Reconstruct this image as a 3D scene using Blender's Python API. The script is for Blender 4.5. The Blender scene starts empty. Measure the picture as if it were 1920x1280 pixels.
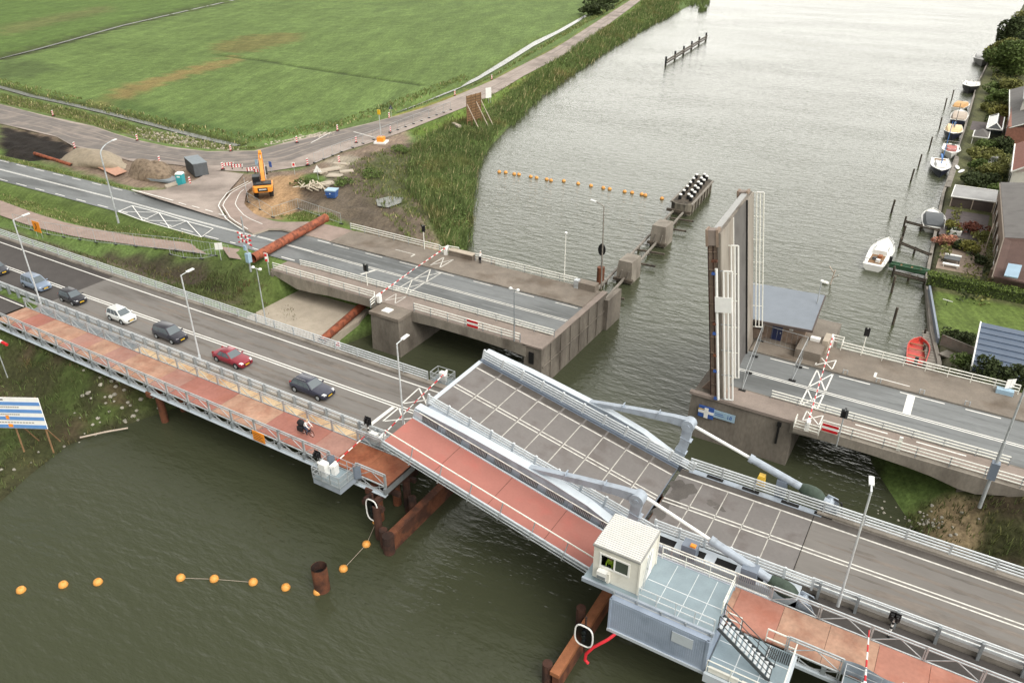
import bpy, bmesh, math, random
import numpy as np
from mathutils import Vector, Matrix
random.seed(7)
R = math.radians
scene = bpy.context.scene
COL = bpy.data.collections.new("bridge_scene"); scene.collection.children.link(COL)
ORG = {}

def lin(c):
    c /= 255.0
    return c/12.92 if c <= .04045 else ((c+.055)/1.055)**2.4
def C(r, g, b): return (lin(r), lin(g), lin(b), 1.0)

# ---------------------------------------------------------------- materials
def mat(name, col, rough=.7, metal=0., var=.12, scale=1.5, stain=None, bump=None, rnd=0., spec=.5, attr=None, stretch=None, coat=0.):
    m = bpy.data.materials.new(name); m.use_nodes = True
    nt = m.node_tree; N = nt.nodes; Lk = nt.links
    b = N["Principled BSDF"]
    b.inputs["Roughness"].default_value = rough; b.inputs["Metallic"].default_value = metal
    b.inputs["Specular IOR Level"].default_value = spec
    if coat: b.inputs["Coat Weight"].default_value = coat; b.inputs["Coat Roughness"].default_value = .08
    geo = N.new("ShaderNodeNewGeometry")
    mp = N.new("ShaderNodeMapping"); Lk.new(geo.outputs["Position"], mp.inputs["Vector"])
    if stretch: mp.inputs["Scale"].default_value = stretch
    def noise(sc, det=4.):
        n = N.new("ShaderNodeTexNoise"); n.inputs["Scale"].default_value = sc; n.inputs["Detail"].default_value = det
        Lk.new(mp.outputs["Vector"], n.inputs["Vector"]); return n
    def mul(a, f):
        mx = N.new("ShaderNodeMix"); mx.data_type = 'RGBA'; mx.blend_type = 'MULTIPLY'; mx.inputs[0].default_value = 1
        Lk.new(a, mx.inputs[6]); Lk.new(f, mx.inputs[7]); return mx.outputs[2]
    def rng(src, lo, hi, a=.3, c=.7):
        r = N.new("ShaderNodeMapRange"); r.inputs[1].default_value = a; r.inputs[2].default_value = c
        r.inputs[3].default_value = lo; r.inputs[4].default_value = hi; Lk.new(src, r.inputs[0]); return r.outputs[0]
    if attr:
        at = N.new("ShaderNodeAttribute"); at.attribute_name = attr; cur = at.outputs["Color"]
    else:
        rg = N.new("ShaderNodeRGB"); rg.outputs[0].default_value = col; cur = rg.outputs[0]
    if stain:
        sc_, ssc, lo, hi, amt = stain
        n = noise(ssc, 6.); f = rng(n.outputs["Fac"], 0, amt, lo, hi)
        mx = N.new("ShaderNodeMix"); mx.data_type = 'RGBA'; Lk.new(f, mx.inputs[0]); Lk.new(cur, mx.inputs[6]); mx.inputs[7].default_value = sc_
        cur = mx.outputs[2]
    if var:
        cur = mul(cur, rng(noise(scale).outputs["Fac"], 1-var, 1+var))
        cur = mul(cur, rng(noise(scale*9).outputs["Fac"], 1-var*.7, 1+var*.7))
    if rnd:
        cur = mul(cur, rng(geo.outputs["Random Per Island"], 1-rnd, 1+rnd, 0, 1))
    Lk.new(cur, b.inputs["Base Color"])
    if bump:
        st_, bs, d = bump
        bn = N.new("ShaderNodeBump"); bn.inputs["Strength"].default_value = st_; bn.inputs["Distance"].default_value = d
        Lk.new(noise(bs, 6.).outputs["Fac"], bn.inputs["Height"]); Lk.new(bn.outputs["Normal"], b.inputs["Normal"])
    return m

M = {}
def dm(k, *a, **kw): M[k] = mat(k, *a, **kw)
dm('asphalt_old', C(120,123,124), .9, var=.12, scale=.5, stain=(C(80,82,82), .25, .5, .62, .7), stretch=(.25,1,1))
dm('asphalt_new', C(119,115,111), .9, var=.1, scale=.35, stain=(C(78,71,64), .3, .56, .68, .6), stretch=(.22,1,1))
dm('asphalt_leaf', C(119,115,113), .9, var=.08, scale=.5, stain=(C(92,85,82), .5, .5, .66, .6))
dm('asphalt_dark', C(74,70,68), .9, var=.12, scale=.6)
dm('asphalt_wet', C(82,77,73), .5, var=.2, scale=.8)
dm('paver', C(150,133,124), .9, var=.14, scale=.8, stain=(C(118,104,94), .4, .5, .7, .7))
dm('path_pink', C(148,130,121), .9, var=.12, scale=.7)
dm('side_road', C(158,146,138), .95, var=.12, scale=.4, stain=(C(112,102,95), .12, .48, .66, .75))
dm('leaf_deck', C(148,141,132), .9, var=.12, scale=.8, stain=(C(120,108,96), .5, .5, .7, .7), stretch=(1,1,.3))
dm('asphalt_stain', C(104,99,94), .9, var=.14, scale=.8, stain=(C(120,112,105), 1.1, .38, .6, 1.), stretch=(.3,1,1))
dm('asphalt_old_stain', C(104,107,108), .9, var=.14, scale=.8, stain=(C(119,122,123), 1.1, .38, .6, 1.), stretch=(.3,1,1))
dm('asphalt_worn', C(112,106,102), .9, var=.14, scale=.5, stain=(C(140,130,122), .2, .5, .68, .8))
dm('track_dark', C(134,124,117), .9, var=.16, scale=.5, stain=(C(142,131,123), .35, .42, .6, .95))
dm('walk_brown', C(126,117,107), .9, var=.14, scale=.7, stain=(C(96,84,72), .3, .52, .7, .8))
dm('walk_pink', C(140,128,120), .9, var=.12, scale=.7)
dm('paint_white', C(232,231,226), .7, var=.06, scale=4, stain=(C(175,172,165), 2.5, .58, .75, .6))
dm('paint_faint', C(188,185,178), .7, var=.1, scale=3, stain=(C(136,130,125), 1.8, .48, .7, .75))
dm('car_glass', C(84,94,100), .05, var=0, spec=1.)  # base colour lightened to stand in for sky reflected in the windows
dm('paint_worn', C(212,210,203), .7, var=.1, scale=4, stain=(C(140,136,130), 2.2, .5, .72, .7))
dm('joint_black', C(18,17,17), .8, var=.1)
dm('concrete', C(138,131,121), .9, var=.16, scale=.6, stain=(C(84,75,66), .5, .5, .7, .6), bump=(.3,5,.03), stretch=(1,1,.45))
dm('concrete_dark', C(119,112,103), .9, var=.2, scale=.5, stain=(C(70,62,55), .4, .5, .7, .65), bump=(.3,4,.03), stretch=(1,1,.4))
dm('concrete_pale', C(176,165,150), .9, var=.1, scale=1)
dm('edge_beam', C(142,135,126), .9, var=.12, scale=.7, stain=(C(84,78,70), .6, .5, .7, .6))
dm('galv', C(186,191,194), .5, .35, var=.12, scale=2.5, stain=(C(118,122,124), 1.2, .55, .7, .6))
dm('galv_dark', C(150,156,160), .55, .35, var=.15, scale=2)
dm('galv_bright', C(208,213,216), .4, .25, var=.1, scale=3)
dm('rail_white', C(232,232,224), .55, var=.08, scale=3, stain=(C(150,145,128), 3, .58, .72, .7))
dm('steel_blue', C(160,170,182), .45, .1, var=.06, scale=1.2, stain=(C(124,130,138), 1.4, .5, .7, .55))
dm('steel_blue_dark', C(118,128,142), .5, .1, var=.08, scale=1.2)
dm('steel_pale', C(192,201,209), .4, .1, var=.05, scale=1.2)
dm('path_red', C(165,108,98), .85, var=.05, scale=.6, stain=(C(176,102,92), .5, .52, .7, .6))
dm('path_east', C(172,120,104), .85, var=.1, scale=.5, stain=(C(160,100,82), .6, .5, .7, .7))
dm('plate_tan', C(176,140,119), .8, var=.16, scale=.5, stain=(C(156,112,92), .7, .45, .65, .8))
dm('plate_pink', C(166,126,114), .8, var=.12, scale=.5, stain=(C(158,110,96), .7, .45, .65, .7))
dm('plate_red', C(162,108,96), .8, var=.12, scale=.5, stain=(C(160,102,86), .7, .48, .65, .7))
dm('plate_rust', C(160,98,68), .75, var=.2, scale=.5, stain=(C(132,70,42), .6, .42, .62, .85))
dm('plywood', C(222,196,160), .8, var=.12, scale=.6, stain=(C(184,140,104), .35, .48, .62, .85))
dm('rust', C(112,68,46), .85, var=.25, scale=1.2, stain=(C(62,40,32), .8, .45, .62, .8), bump=(.3,8,.02))
dm('rust_dark', C(74,48,38), .9, var=.25, scale=1, stain=(C(40,30,26), .7, .45, .6, .8))
dm('rust_pipe', C(148,82,56), .8, var=.2, scale=1.5, stain=(C(98,52,36), 1.4, .48, .6, .85), bump=(.2,8,.02))
dm('rust_bright', C(158,102,68), .8, var=.2, scale=1.5)
dm('red', C(200,32,40), .5, var=.08, scale=3)
dm('white', C(236,236,233), .5, var=.04, scale=2)
dm('offwhite', C(222,220,211), .6, var=.05, scale=1.5, stain=(C(178,172,155), 1.2, .56, .74, .5))
dm('roof_white', C(212,211,207), .6, var=.04, scale=1.5)
dm('black', C(24,24,26), .5, var=.1)
dm('black_gloss', C(14,14,16), .2, var=0)
dm('dark_void', C(12,12,13), .9, var=0)
dm('rubber', C(28,28,28), .8, var=.1)
dm('glass_dark', C(26,31,34), .06, var=0, spec=.8)
dm('glass_room', C(78,86,78), .08, var=0, spec=.8)
dm('orange', C(240,148,44), .55, var=.08, scale=4)
dm('buoy_orange', C(226,160,80), .55, var=.1, scale=5)
dm('yellow', C(232,190,70), .55, var=.06)
dm('blue', C(58,92,164), .5, var=.05)
dm('blue_stripe', C(98,146,206), .5, var=.05)
dm('tarp_green', C(58,72,62), .75, var=.25, scale=2.5, bump=(.5,6,.05))
dm('container_blue', C(160,173,192), .5, .1, var=.06, scale=.8, stain=(C(124,138,158), .6, .5, .7, .6))
dm('floor_grey', C(132,148,156), .6, var=.08, scale=1.2)
dm('wood_dark', C(84,76,66), .9, var=.25, scale=2, stain=(C(38,34,30), 1.2, .5, .65, .8))
dm('wood_grey', C(136,130,122), .9, var=.16, scale=1.5, stain=(C(96,90,80), 1.2, .5, .7, .6), stretch=(1,.3,1))
dm('wood_brown', C(134,104,74), .85, var=.18, scale=2)
dm('dolphin_wood', C(122,116,104), .9, var=.25, scale=1.5, stain=(C(48,45,42), 1, .48, .64, .8), stretch=(1,1,.25))
dm('excavator_orange', C(238,150,48), .45, var=.06, scale=2)
dm('teal', C(52,156,164), .5, var=.05)
dm('dark_box', C(70,74,76), .6, var=.1, scale=1.5)
dm('bin_blue', C(62,98,162), .5, var=.12)
dm('pale_blue', C(158,186,206), .5, var=.08)
dm('gravel', C(132,116,98), .95, var=.2, scale=2, stain=(C(92,78,66), 1.2, .48, .62, .7), bump=(.7,6,.1))
dm('gravel_pale', C(150,138,120), .95, var=.15, scale=1.5, bump=(.6,6,.1))
dm('soil_dark', C(46,39,35), .95, var=.3, scale=1.2, bump=(.7,4,.1))
dm('mat_pink', C(184,142,120), .9, var=.1)
dm('slab_grey', C(130,138,144), .8, var=.1)
dm('rubble', C(170,160,146), .9, var=.2, rnd=.25)
dm('debris', C(188,178,160), .9, var=.15, rnd=.3)
dm('stone', C(158,154,143), .9, var=.15, rnd=.25)
dm('skin', C(214,170,146), .6, var=0)
dm('hair', C(96,72,50), .8, var=.1)
dm('hair_blond', C(216,196,160), .8, var=.1)
dm('cloth_white', C(226,226,224), .8, var=.06)
dm('cloth_black', C(32,32,36), .85, var=.1)
dm('cloth_jeans', C(62,72,92), .85, var=.1)
dm('cloth_hivis', C(188,214,62), .7, var=.05)
dm('roof_slate', C(98,95,93), .8, var=.1, scale=.8, stain=(C(72,68,66), .5, .5, .7, .5))
dm('roof_brown', C(98,78,72), .8, var=.12, scale=.8)
dm('roof_red', C(126,76,62), .8, var=.12)
dm('roof_blue', C(84,98,118), .55, var=.08, scale=1)
dm('roof_grey', C(120,128,138), .6, var=.06, scale=.8)
dm('roof_bitumen', C(150,150,150), .7, var=.12, scale=.6)
dm('brick_red', C(142,98,84), .9, var=.18, scale=2)
dm('brick_brown', C(142,124,110), .9, var=.18, scale=2)
dm('render_white', C(214,212,204), .8, var=.06)
dm('dark_wall', C(84,74,70), .8, var=.12)
dm('door_blue', C(38,48,88), .5, var=.05)
dm('tile_patio', C(142,126,112), .9, var=.14, scale=1.2)
dm('tile_dark', C(92,84,84), .9, var=.14, scale=1.2)
dm('foliage', C(92,108,60), .8, var=.25, scale=.5, rnd=.4, spec=.2)
dm('foliage_dark', C(62,72,44), .8, var=.25, scale=.5, rnd=.4, spec=.2)
dm('foliage_olive', C(118,120,70), .8, var=.25, scale=.5, rnd=.4, spec=.2)
dm('foliage_red', C(116,72,60), .8, var=.2, scale=1, rnd=.4, spec=.2)
dm('foliage_pink', C(180,128,108), .8, var=.2, scale=1, rnd=.35, spec=.2)
dm('foliage_yellow', C(132,130,70), .8, var=.2, scale=1, rnd=.35, spec=.2)
dm('hedge_green', C(96,112,56), .8, var=.25, scale=.6, rnd=.35, spec=.2)
dm('reed', C(104,120,72), .85, var=.25, scale=.12, rnd=.35, spec=.2, stain=(C(142,128,84), .09, .55, .68, .7))
dm('reed_tan', C(188,176,134), .85, var=.2, scale=.2, rnd=.3, spec=.2)
dm('blade', C(92,98,62), .85, var=.25, scale=.15, rnd=.4, spec=.2, stain=(C(112,98,70), .25, .54, .66, .8))
dm('reed_green', C(98,118,66), .85, var=.3, scale=.1, rnd=.45, spec=.2, stain=(C(124,118,70), .08, .52, .66, .7))
dm('verge_blade', C(112,124,72), .85, var=.25, scale=.15, rnd=.4, spec=.2)
dm('bark', C(74,62,50), .9, var=.2, scale=4)
dm('boat_white', C(228,228,224), .35, var=.04)
dm('boat_navy', C(44,48,62), .35, var=.08)
dm('boat_red', C(206,84,74), .5, var=.08)
dm('boat_cream', C(226,196,150), .6, var=.1)
dm('boat_cover', C(88,92,96), .8, var=.1)
dm('boat_tan', C(186,172,158), .8, var=.1)
dm('boat_green', C(74,110,84), .6, var=.12)
dm('boat_blue', C(84,136,204), .7, var=.1)
dm('boat_grey', C(152,152,150), .5, var=.08)
dm('hose_red', C(214,44,56), .5, var=.05)
dm('lamp_white', C(230,232,230), .4, var=.03)
dm('chrome', C(200,200,200), .2, .9, var=0)
dm('light_lens', C(225,228,230), .15, var=0)
dm('tail_red', C(150,20,22), .3, var=0)
dm('plate_yellow', C(236,190,40), .5, var=0)

M['glass_clear'] = mat('glass_clear', C(225,232,228), .02, var=0)
M['glass_clear'].node_tree.nodes["Principled BSDF"].inputs["Transmission Weight"].default_value = 1.0
M['glass_clear'].node_tree.nodes["Principled BSDF"].inputs["IOR"].default_value = 1.12
dm('cover_orange', C(206,164,112), .75, var=.1)
dm('cover_red', C(176,104,98), .75, var=.1)
# ---------------------------------------------------------------- mesh builder
class MB:
    def __init__(s): s.v = []; s.f = []; s.m = []; s.k = 0
    def add(s, vs, fs):
        o = len(s.v); s.v += [tuple(v) for v in vs]
        for f in fs: s.f.append(tuple(i+o for i in f)); s.m.append(s.k)
        return s
    def box(s, x0, x1, y0, y1, z0, z1):
        return s.add([(x0,y0,z0),(x1,y0,z0),(x1,y1,z0),(x0,y1,z0),(x0,y0,z1),(x1,y0,z1),(x1,y1,z1),(x0,y1,z1)],
              [(0,3,2,1),(4,5,6,7),(0,1,5,4),(1,2,6,5),(2,3,7,6),(3,0,4,7)])
    def cbox(s, c, d, rz=0):
        ca, sa = math.cos(rz), math.sin(rz); vs = []
        for z in (-1,1):
            for x, y in ((-1,-1),(1,-1),(1,1),(-1,1)):
                X, Y = x*d[0]/2, y*d[1]/2
                vs.append((c[0]+X*ca-Y*sa, c[1]+X*sa+Y*ca, c[2]+z*d[2]/2))
        return s.add(vs, [(0,3,2,1),(4,5,6,7),(0,1,5,4),(1,2,6,5),(2,3,7,6),(3,0,4,7)])
    def beam(s, p, q, w, h, up=(0,0,1)):
        p, q = Vector(p), Vector(q); d = (q-p)
        if d.length < 1e-6: return s
        d.normalize(); u = Vector(up)
        if abs(d.dot(u)) > .98: u = Vector((0,1,0))
        sd = d.cross(u).normalized(); u2 = sd.cross(d).normalized(); vs = []
        for b in (p, q):
            for a, c in ((-1,-1),(1,-1),(1,1),(-1,1)): vs.append(b+sd*(a*w/2)+u2*(c*h/2))
        return s.add(vs, [(0,1,2,3),(7,6,5,4),(0,4,5,1),(1,5,6,2),(2,6,7,3),(3,7,4,0)])
    def tube(s, pts, r, n=6, closed=False, cap=True):
        P = [Vector(p) for p in pts]; m = len(P); vs = []; fs = []
        rr = r if isinstance(r, (list, tuple)) else [r]*m
        ref = None
        for i in range(m):
            a = P[i-1] if (i > 0 or closed) else P[i]; b = P[(i+1) % m] if (i < m-1 or closed) else P[i]
            d = (b-a).normalized()
            if ref is None:
                ref = Vector((0,0,1)) if abs(d.z) < .9 else Vector((1,0,0))
            x = d.cross(ref).normalized(); y = x.cross(d).normalized(); ref = y
            for k in range(n):
                t = 2*math.pi*k/n; vs.append(P[i]+x*(rr[i]*math.cos(t))+y*(rr[i]*math.sin(t)))
        for i in range(m if closed else m-1):
            j = (i+1) % m
            for k in range(n): fs.append((i*n+k, i*n+(k+1) % n, j*n+(k+1) % n, j*n+k))
        if cap and not closed: fs.append(tuple(range(n-1,-1,-1))); fs.append(tuple(range((m-1)*n, m*n)))
        return s.add(vs, fs)
    def prism(s, poly, ext):
        n = len(poly); e = Vector(ext); a = [Vector(p) for p in poly]
        return s.add(a+[p+e for p in a], [tuple(range(n-1,-1,-1)), tuple(range(n,2*n))]+[(i,(i+1)%n,n+(i+1)%n,n+i) for i in range(n)])
    def quad(s, *p): return s.add(p, [tuple(range(len(p)))])
    def strip(s, A, B):
        n = len(A)
        return s.add(list(A)+list(B), [(i,i+1,n+i+1,n+i) for i in range(n-1)])
    def lathe(s, prof, c=(0,0,0), n=12):
        vs = []; fs = []
        for r, z in prof:
            for k in range(n): t = 2*math.pi*k/n; vs.append((c[0]+r*math.cos(t), c[1]+r*math.sin(t), c[2]+z))
        for i in range(len(prof)-1):
            for k in range(n): fs.append((i*n+k, i*n+(k+1)%n, (i+1)*n+(k+1)%n, (i+1)*n+k))
        fs.append(tuple(range(n-1,-1,-1))); fs.append(tuple(range((len(prof)-1)*n, len(prof)*n)))
        return s.add(vs, fs)
    def loft(s, secs, cap=True, closed=True):
        n = len(secs[0]); vs = [p for q in secs for p in q]; fs = []
        for i in range(len(secs)-1):
            for k in range(n if closed else n-1): fs.append((i*n+k, i*n+(k+1)%n, (i+1)*n+(k+1)%n, (i+1)*n+k))
        if cap: fs.append(tuple(range(n-1,-1,-1))); fs.append(tuple(range((len(secs)-1)*n, len(secs)*n)))
        return s.add(vs, fs)
    def blob(s, c, r, seed=0, n=10, m=6, rough=.2, flat=False):
        rd = random.Random(seed); vs = []; fs = []
        ph = [rd.uniform(0,6.28) for _ in range(6)]
        for i in range(m+1):
            th = math.pi*(i/m)*(.5 if flat else 1)
            for k in range(n):
                a = 2*math.pi*k/n
                q = 1+rough*(math.sin(2*a+ph[0]+3*th)*.5+math.sin(3*a+ph[1]-2*th)*.4+rd.uniform(-.25,.25))
                vs.append((c[0]+r[0]*math.sin(th)*math.cos(a)*q, c[1]+r[1]*math.sin(th)*math.sin(a)*q, c[2]+r[2]*math.cos(th)*(1 if i in (0,m) else .6+.4*q)))
        for i in range(m):
            for k in range(n): fs.append((i*n+k, (i+1)*n+k, (i+1)*n+(k+1)%n, i*n+(k+1)%n))
        return s.add(vs, fs)
    def build(s, name, mats, parent=None, loc=None, smooth=False, bevel=0, normals=True):
        if not isinstance(mats, (list, tuple)): mats = [mats]
        if parent is not None: o_ = ORG[parent.name]
        elif loc is not None: o_ = Vector(loc)
        else:
            A = np.array(s.v); o_ = Vector(((A[:,0].min()+A[:,0].max())/2, (A[:,1].min()+A[:,1].max())/2, A[:,2].min()))
        me = bpy.data.meshes.new(name)
        me.from_pydata([(v[0]-o_[0], v[1]-o_[1], v[2]-o_[2]) for v in s.v], [], s.f)
        for q in mats: me.materials.append(M[q] if isinstance(q, str) else q)
        if len(mats) > 1: me.polygons.foreach_set("material_index", s.m)
        if normals and len(s.f) < 60000:
            bm = bmesh.new(); bm.from_mesh(me); bmesh.ops.recalc_face_normals(bm, faces=bm.faces); bm.to_mesh(me); bm.free()
        if smooth:
            me.polygons.foreach_set("use_smooth", [True]*len(me.polygons))
            if smooth != 'all': me.set_sharp_from_angle(angle=R(38))
        me.update()
        o = bpy.data.objects.new(name, me); COL.objects.link(o)
        if bevel:
            b = o.modifiers.new("edge", 'BEVEL'); b.width = bevel; b.segments = 2; b.limit_method = 'ANGLE'; b.angle_limit = R(40)
        if parent is not None: o.parent = parent; ORG[o.name] = Vector(o_)
        else: o.location = o_; ORG[o.name] = Vector(o_)
        return o

def tag(o, label=None, cat=None, group=None, kind=None):
    if label: o["label"] = label
    if cat: o["category"] = cat
    if group: o["group"] = group
    if kind: o["kind"] = kind
    return o
def thing(name, label, cat, loc=(0,0,0), rz=0, group=None):
    o = bpy.data.objects.new(name, None); COL.objects.link(o); o.empty_display_size = .3
    o.location = loc; o.rotation_euler = (0,0,rz); ORG[o.name] = Vector(loc)
    return tag(o, label, cat, group)
def dup(o, parent=None):
    c = o.copy(); COL.objects.link(c)
    if parent is not None: c.parent = parent
    for ch in list(o.children): dup(ch, c)
    return c
def place(o, loc, rz=0, label=None, group=None, scale=None):
    o.location = loc; o.rotation_euler = (0,0,rz)
    if label: o["label"] = label
    if group: o["group"] = group
    if scale: o.scale = scale if isinstance(scale, (tuple, list)) else (scale,)*3
    return o
def series(first, places, group=None):
    """first is used once, then copied with all of its parts: places = (loc, rz, label[, scale])"""
    out = []
    for i, p in enumerate(places):
        o = first if i == 0 else dup(first)
        out.append(o)
    for o, p in zip(out, places): place(o, p[0], p[1], p[2], group, p[3] if len(p) > 3 else None)
    return out
def struct(name, mb, m, loc=(0,0,0), **kw):
    o = mb.build(name, m, loc=loc, **kw); o["kind"] = "structure"; return o
def subposts(parent, name, m, proto_mb, positions):
    """one small mesh, shared by every copy, each copy its own child of parent (mesh built around 0,0,0)"""
    o_ = ORG[parent.name]
    me = None
    for p in positions:
        if me is None:
            ob = proto_mb.build(name, m, loc=(0,0,0)); me = ob.data; first = ob
        else:
            ob = bpy.data.objects.new(name, me); COL.objects.link(ob)
        ob.parent = parent; ob.location = Vector(p)-o_
def lerp(a, b, t): return tuple(a[i]+(b[i]-a[i])*t for i in range(len(a)))
def along(p, q, step, ends=True):
    d = math.dist(p, q); n = max(1, round(d/step))
    return [lerp(p, q, i/n) for i in range(n+1)]
def railing(name, parent, pts, heights, r, m, post_m=None, step=2., post_w=.07, post_h=None, drop=0., side=6, square=False, wide=None, pname='post', off=0.):
    """rails along a polyline with posts as sub-parts; pts are feet"""
    mb = MB()
    for i, h in enumerate(heights):
        rr = r[i] if isinstance(r, (list, tuple)) else r
        P = [(p[0], p[1]+off, p[2]+h) for p in pts]
        if square:
            for a, b in zip(P[:-1], P[1:]): mb.beam(a, b, rr, (wide or rr))
        else: mb.tube(P, rr, side)
    o = mb.build(name, m, parent)
    post_h = post_h or max(heights)
    pos = []
    for a, b in zip(pts[:-1], pts[1:]): pos += along(a, b, step)
    seen = []; 
    for p in pos:
        if all(math.dist(p, q) > .3 for q in seen): seen.append(p)
    pm = MB().box(-post_w/2, post_w/2, -post_w/2, post_w/2, -drop, post_h)
    subposts(o, pname, post_m or m, pm, seen)
    return o
def text_mesh(name, txt, size, m, parent, loc, rot, depth=.01):
    cu = bpy.data.curves.new(name, 'FONT'); cu.body = txt; cu.size = size; cu.extrude = depth; cu.align_x = 'CENTER'; cu.align_y = 'CENTER'
    tmp = bpy.data.objects.new(name, cu); COL.objects.link(tmp)
    bpy.context.view_layer.update()
    me = bpy.data.meshes.new_from_object(tmp.evaluated_get(bpy.context.evaluated_depsgraph_get()))
    bpy.data.objects.remove(tmp); me.materials.clear(); me.materials.append(M[m])
    o = bpy.data.objects.new(name, me); COL.objects.link(o)
    o.parent = parent; o.location = Vector(loc)-ORG[parent.name]; o.rotation_euler = rot
    return o
def foliage(mb, c, r, n, size, seed, shell=.5):
    rd = random.Random(seed)
    lumps = [((0,0,-.15), .95)]+[((rd.gauss(0,.36), rd.gauss(0,.36), rd.uniform(-.6,.5)), rd.uniform(.35,.62)) for _ in range(10)]
    for i in range(n):
        lc, lr = lumps[rd.randrange(len(lumps))]
        v = Vector((rd.gauss(0,1), rd.gauss(0,1), rd.gauss(0,1))).normalized()*(rd.uniform(shell,1)**.5*lr*.85)
        p = Vector((c[0]+(lc[0]+v.x)*r[0], c[1]+(lc[1]+v.y)*r[1], c[2]+(lc[2]+v.z)*r[2]))
        s_ = size*rd.uniform(.5,1.3)
        a = Vector((rd.gauss(0,1), rd.gauss(0,1), rd.gauss(0,.6))).normalized(); b = a.cross(Vector((rd.gauss(0,1), rd.gauss(0,1), rd.gauss(0,1)))).normalized()
        mb.add([p-a*s_, p+b*s_*.55, p+a*s_, p-b*s_*.55], [(0,1,2,3)])
    return mb

# ================================================================ SETTING: ground, river, ditches, roads
def poly_sd(P, X, Y):
    """signed distance to a closed polygon, negative inside"""
    d2 = np.full(X.shape, 1e18); ins = np.zeros(X.shape, bool); n = len(P)
    for i in range(n):
        ax, ay = P[i][0], P[i][1]; bx, by = P[(i+1) % n][0], P[(i+1) % n][1]
        ex, ey = bx-ax, by-ay; L2 = ex*ex+ey*ey+1e-9
        t = np.clip(((X-ax)*ex+(Y-ay)*ey)/L2, 0, 1)
        d2 = np.minimum(d2, (X-ax-t*ex)**2+(Y-ay-t*ey)**2)
        if abs(by-ay) > 1e-9:
            c = ((ay <= Y) & (by > Y)) | ((by <= Y) & (ay > Y))
            ins ^= c & (X < ax+(Y-ay)/(by-ay)*ex)
    d = np.sqrt(d2); return np.where(ins, -d, d)
def line_d(P, X, Y):
    """distance to an open polyline and the height interpolated along it"""
    d2 = np.full(X.shape, 1e18); zz = np.zeros(X.shape)
    for a, b in zip(P[:-1], P[1:]):
        ex, ey = b[0]-a[0], b[1]-a[1]; L2 = ex*ex+ey*ey+1e-9
        t = np.clip(((X-a[0])*ex+(Y-a[1])*ey)/L2, 0, 1)
        q = (X-a[0]-t*ex)**2+(Y-a[1]-t*ey)**2; z = a[2]+t*(b[2]-a[2])
        zz = np.where(q < d2, z, zz); d2 = np.minimum(d2, q)
    return np.sqrt(d2), zz
_rs = np.random.RandomState(3)
_wv = [(_rs.uniform(0,6.28), _rs.uniform(.6,1.6), _rs.uniform(0,6.28)) for _ in range(14)]
def wob(X, Y, L):
    s = np.zeros(np.shape(X))
    for a, f, p in _wv: s = s+np.sin((X*math.cos(a)+Y*math.sin(a))*f*6.28/L+p)
    return s/5.

WEST = [(-62,-400,0),(-66,-60,0),(-66.5,0,0)]+[(-67.32,22.23,0),(-68.89,26.12,0),(-70.18,30.7,0),(-68.45,35.47,0),(-66.65,39.96,0)]+[(-66,42,0),(-63.5,50,0),(-61,58,0),(-58.5,66,0),(-58,76,0),(-60,84,0)]+[(-63.47,91.51,0),(-70.07,103.22,0),(-80.9,120.25,0),(-89.7,136.03,0),(-99.34,165.33,0),(-108.64,195.4,0),(-117.97,237,0),(-129.23,291.05,0),(-141.47,362.24,0),(-146.07,399.77,0)]+[(-152,440,0),(-190,620,0),(-260,1000,0),(-300,2600,0)]
EAST = [(40,2600,0),(20,900,0),(6,640,0),(0.8,451,0),(-3.4,330,0),(-4.2,275,0),(-3.2,200,0),(-3.0,164,0),(-1.6,128,0),(-0.6,112,0),(1.1,100,0),(2.8,92,0),(1,82,0),(-3,75,0),(-1,69,0),(3.2,62,0),(7,57,0),(9,48,0),(9,36,0),(11,10,0),(14,-60,0),(30,-400,0)]
RIVER = WEST+EAST
OLD_C = [(-161.41,75.19,2.5), (-121.71,75.49,2.8), (-108.74,74.63,3.2), (-94.88,73.61,3.8), (-85.96,72.88,4.4), (-80,71.7,5.0), (-75.5,71.7,5.0)]
OLD_C = [(-330,73.5,2.2),(-220,74.5,2.4)]+OLD_C
SIDE_TOP = [(-221.02,108.14,2.2),(-202.5,106.69,2.2),(-178.12,106.28,2.2),(-163.52,103.78,2.2),(-150.6,103.26,2.2),(-138.68,105.06,2.2),(-130,109.8,2.2),(-130.19,115.52,2.2),(-126.51,132.65,2.2),(-124.3,144.05,2.2),(-123.19,165.47,2.2),(-127.1,199.32,2.2),(-133.39,229.81,2.2),(-138.18,255.76,2.2),(-144.44,281.37,2.2),(-161.36,346.66,2.2),(-183.79,433.92,2.2)]
SIDE_BOT = [(-199.69,96.31,2.2),(-175.66,95.95,2.2),(-164.09,92.68,2.2),(-156.14,93.15,2.2),(-145.2,92.47,2.2),(-135.84,95.49,2.2),(-128.48,96.55,2.2),(-119.42,98.34,2.2),(-112.09,105.57,2.2),(-112.98,114.49,2.2),(-113.81,121.92,2.2),(-112.4,134.5,2.2),(-113.02,141.9,2.2),(-114.33,161.68,2.2),(-115.27,175.39,2.2),(-117.37,187.57,2.2),(-123.19,212.29,2.2),(-128.4,242.31,2.2),(-133.34,268.44,2.2),(-145.56,313.29,2.2),(-170.13,405.06,2.2),(-178.97,436.82,2.2)]
SIDE_TOP = [(SIDE_TOP[0][0]-90, SIDE_TOP[0][1]-2, 2.2)]+SIDE_TOP+[(SIDE_TOP[-1][0]-60, SIDE_TOP[-1][1]+180, 2.2)]
SIDE_BOT = [(SIDE_BOT[0][0]-90, SIDE_BOT[0][1]-2, 2.2)]+SIDE_BOT+[(SIDE_BOT[-1][0]-60, SIDE_BOT[-1][1]+180, 2.2)]
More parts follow.
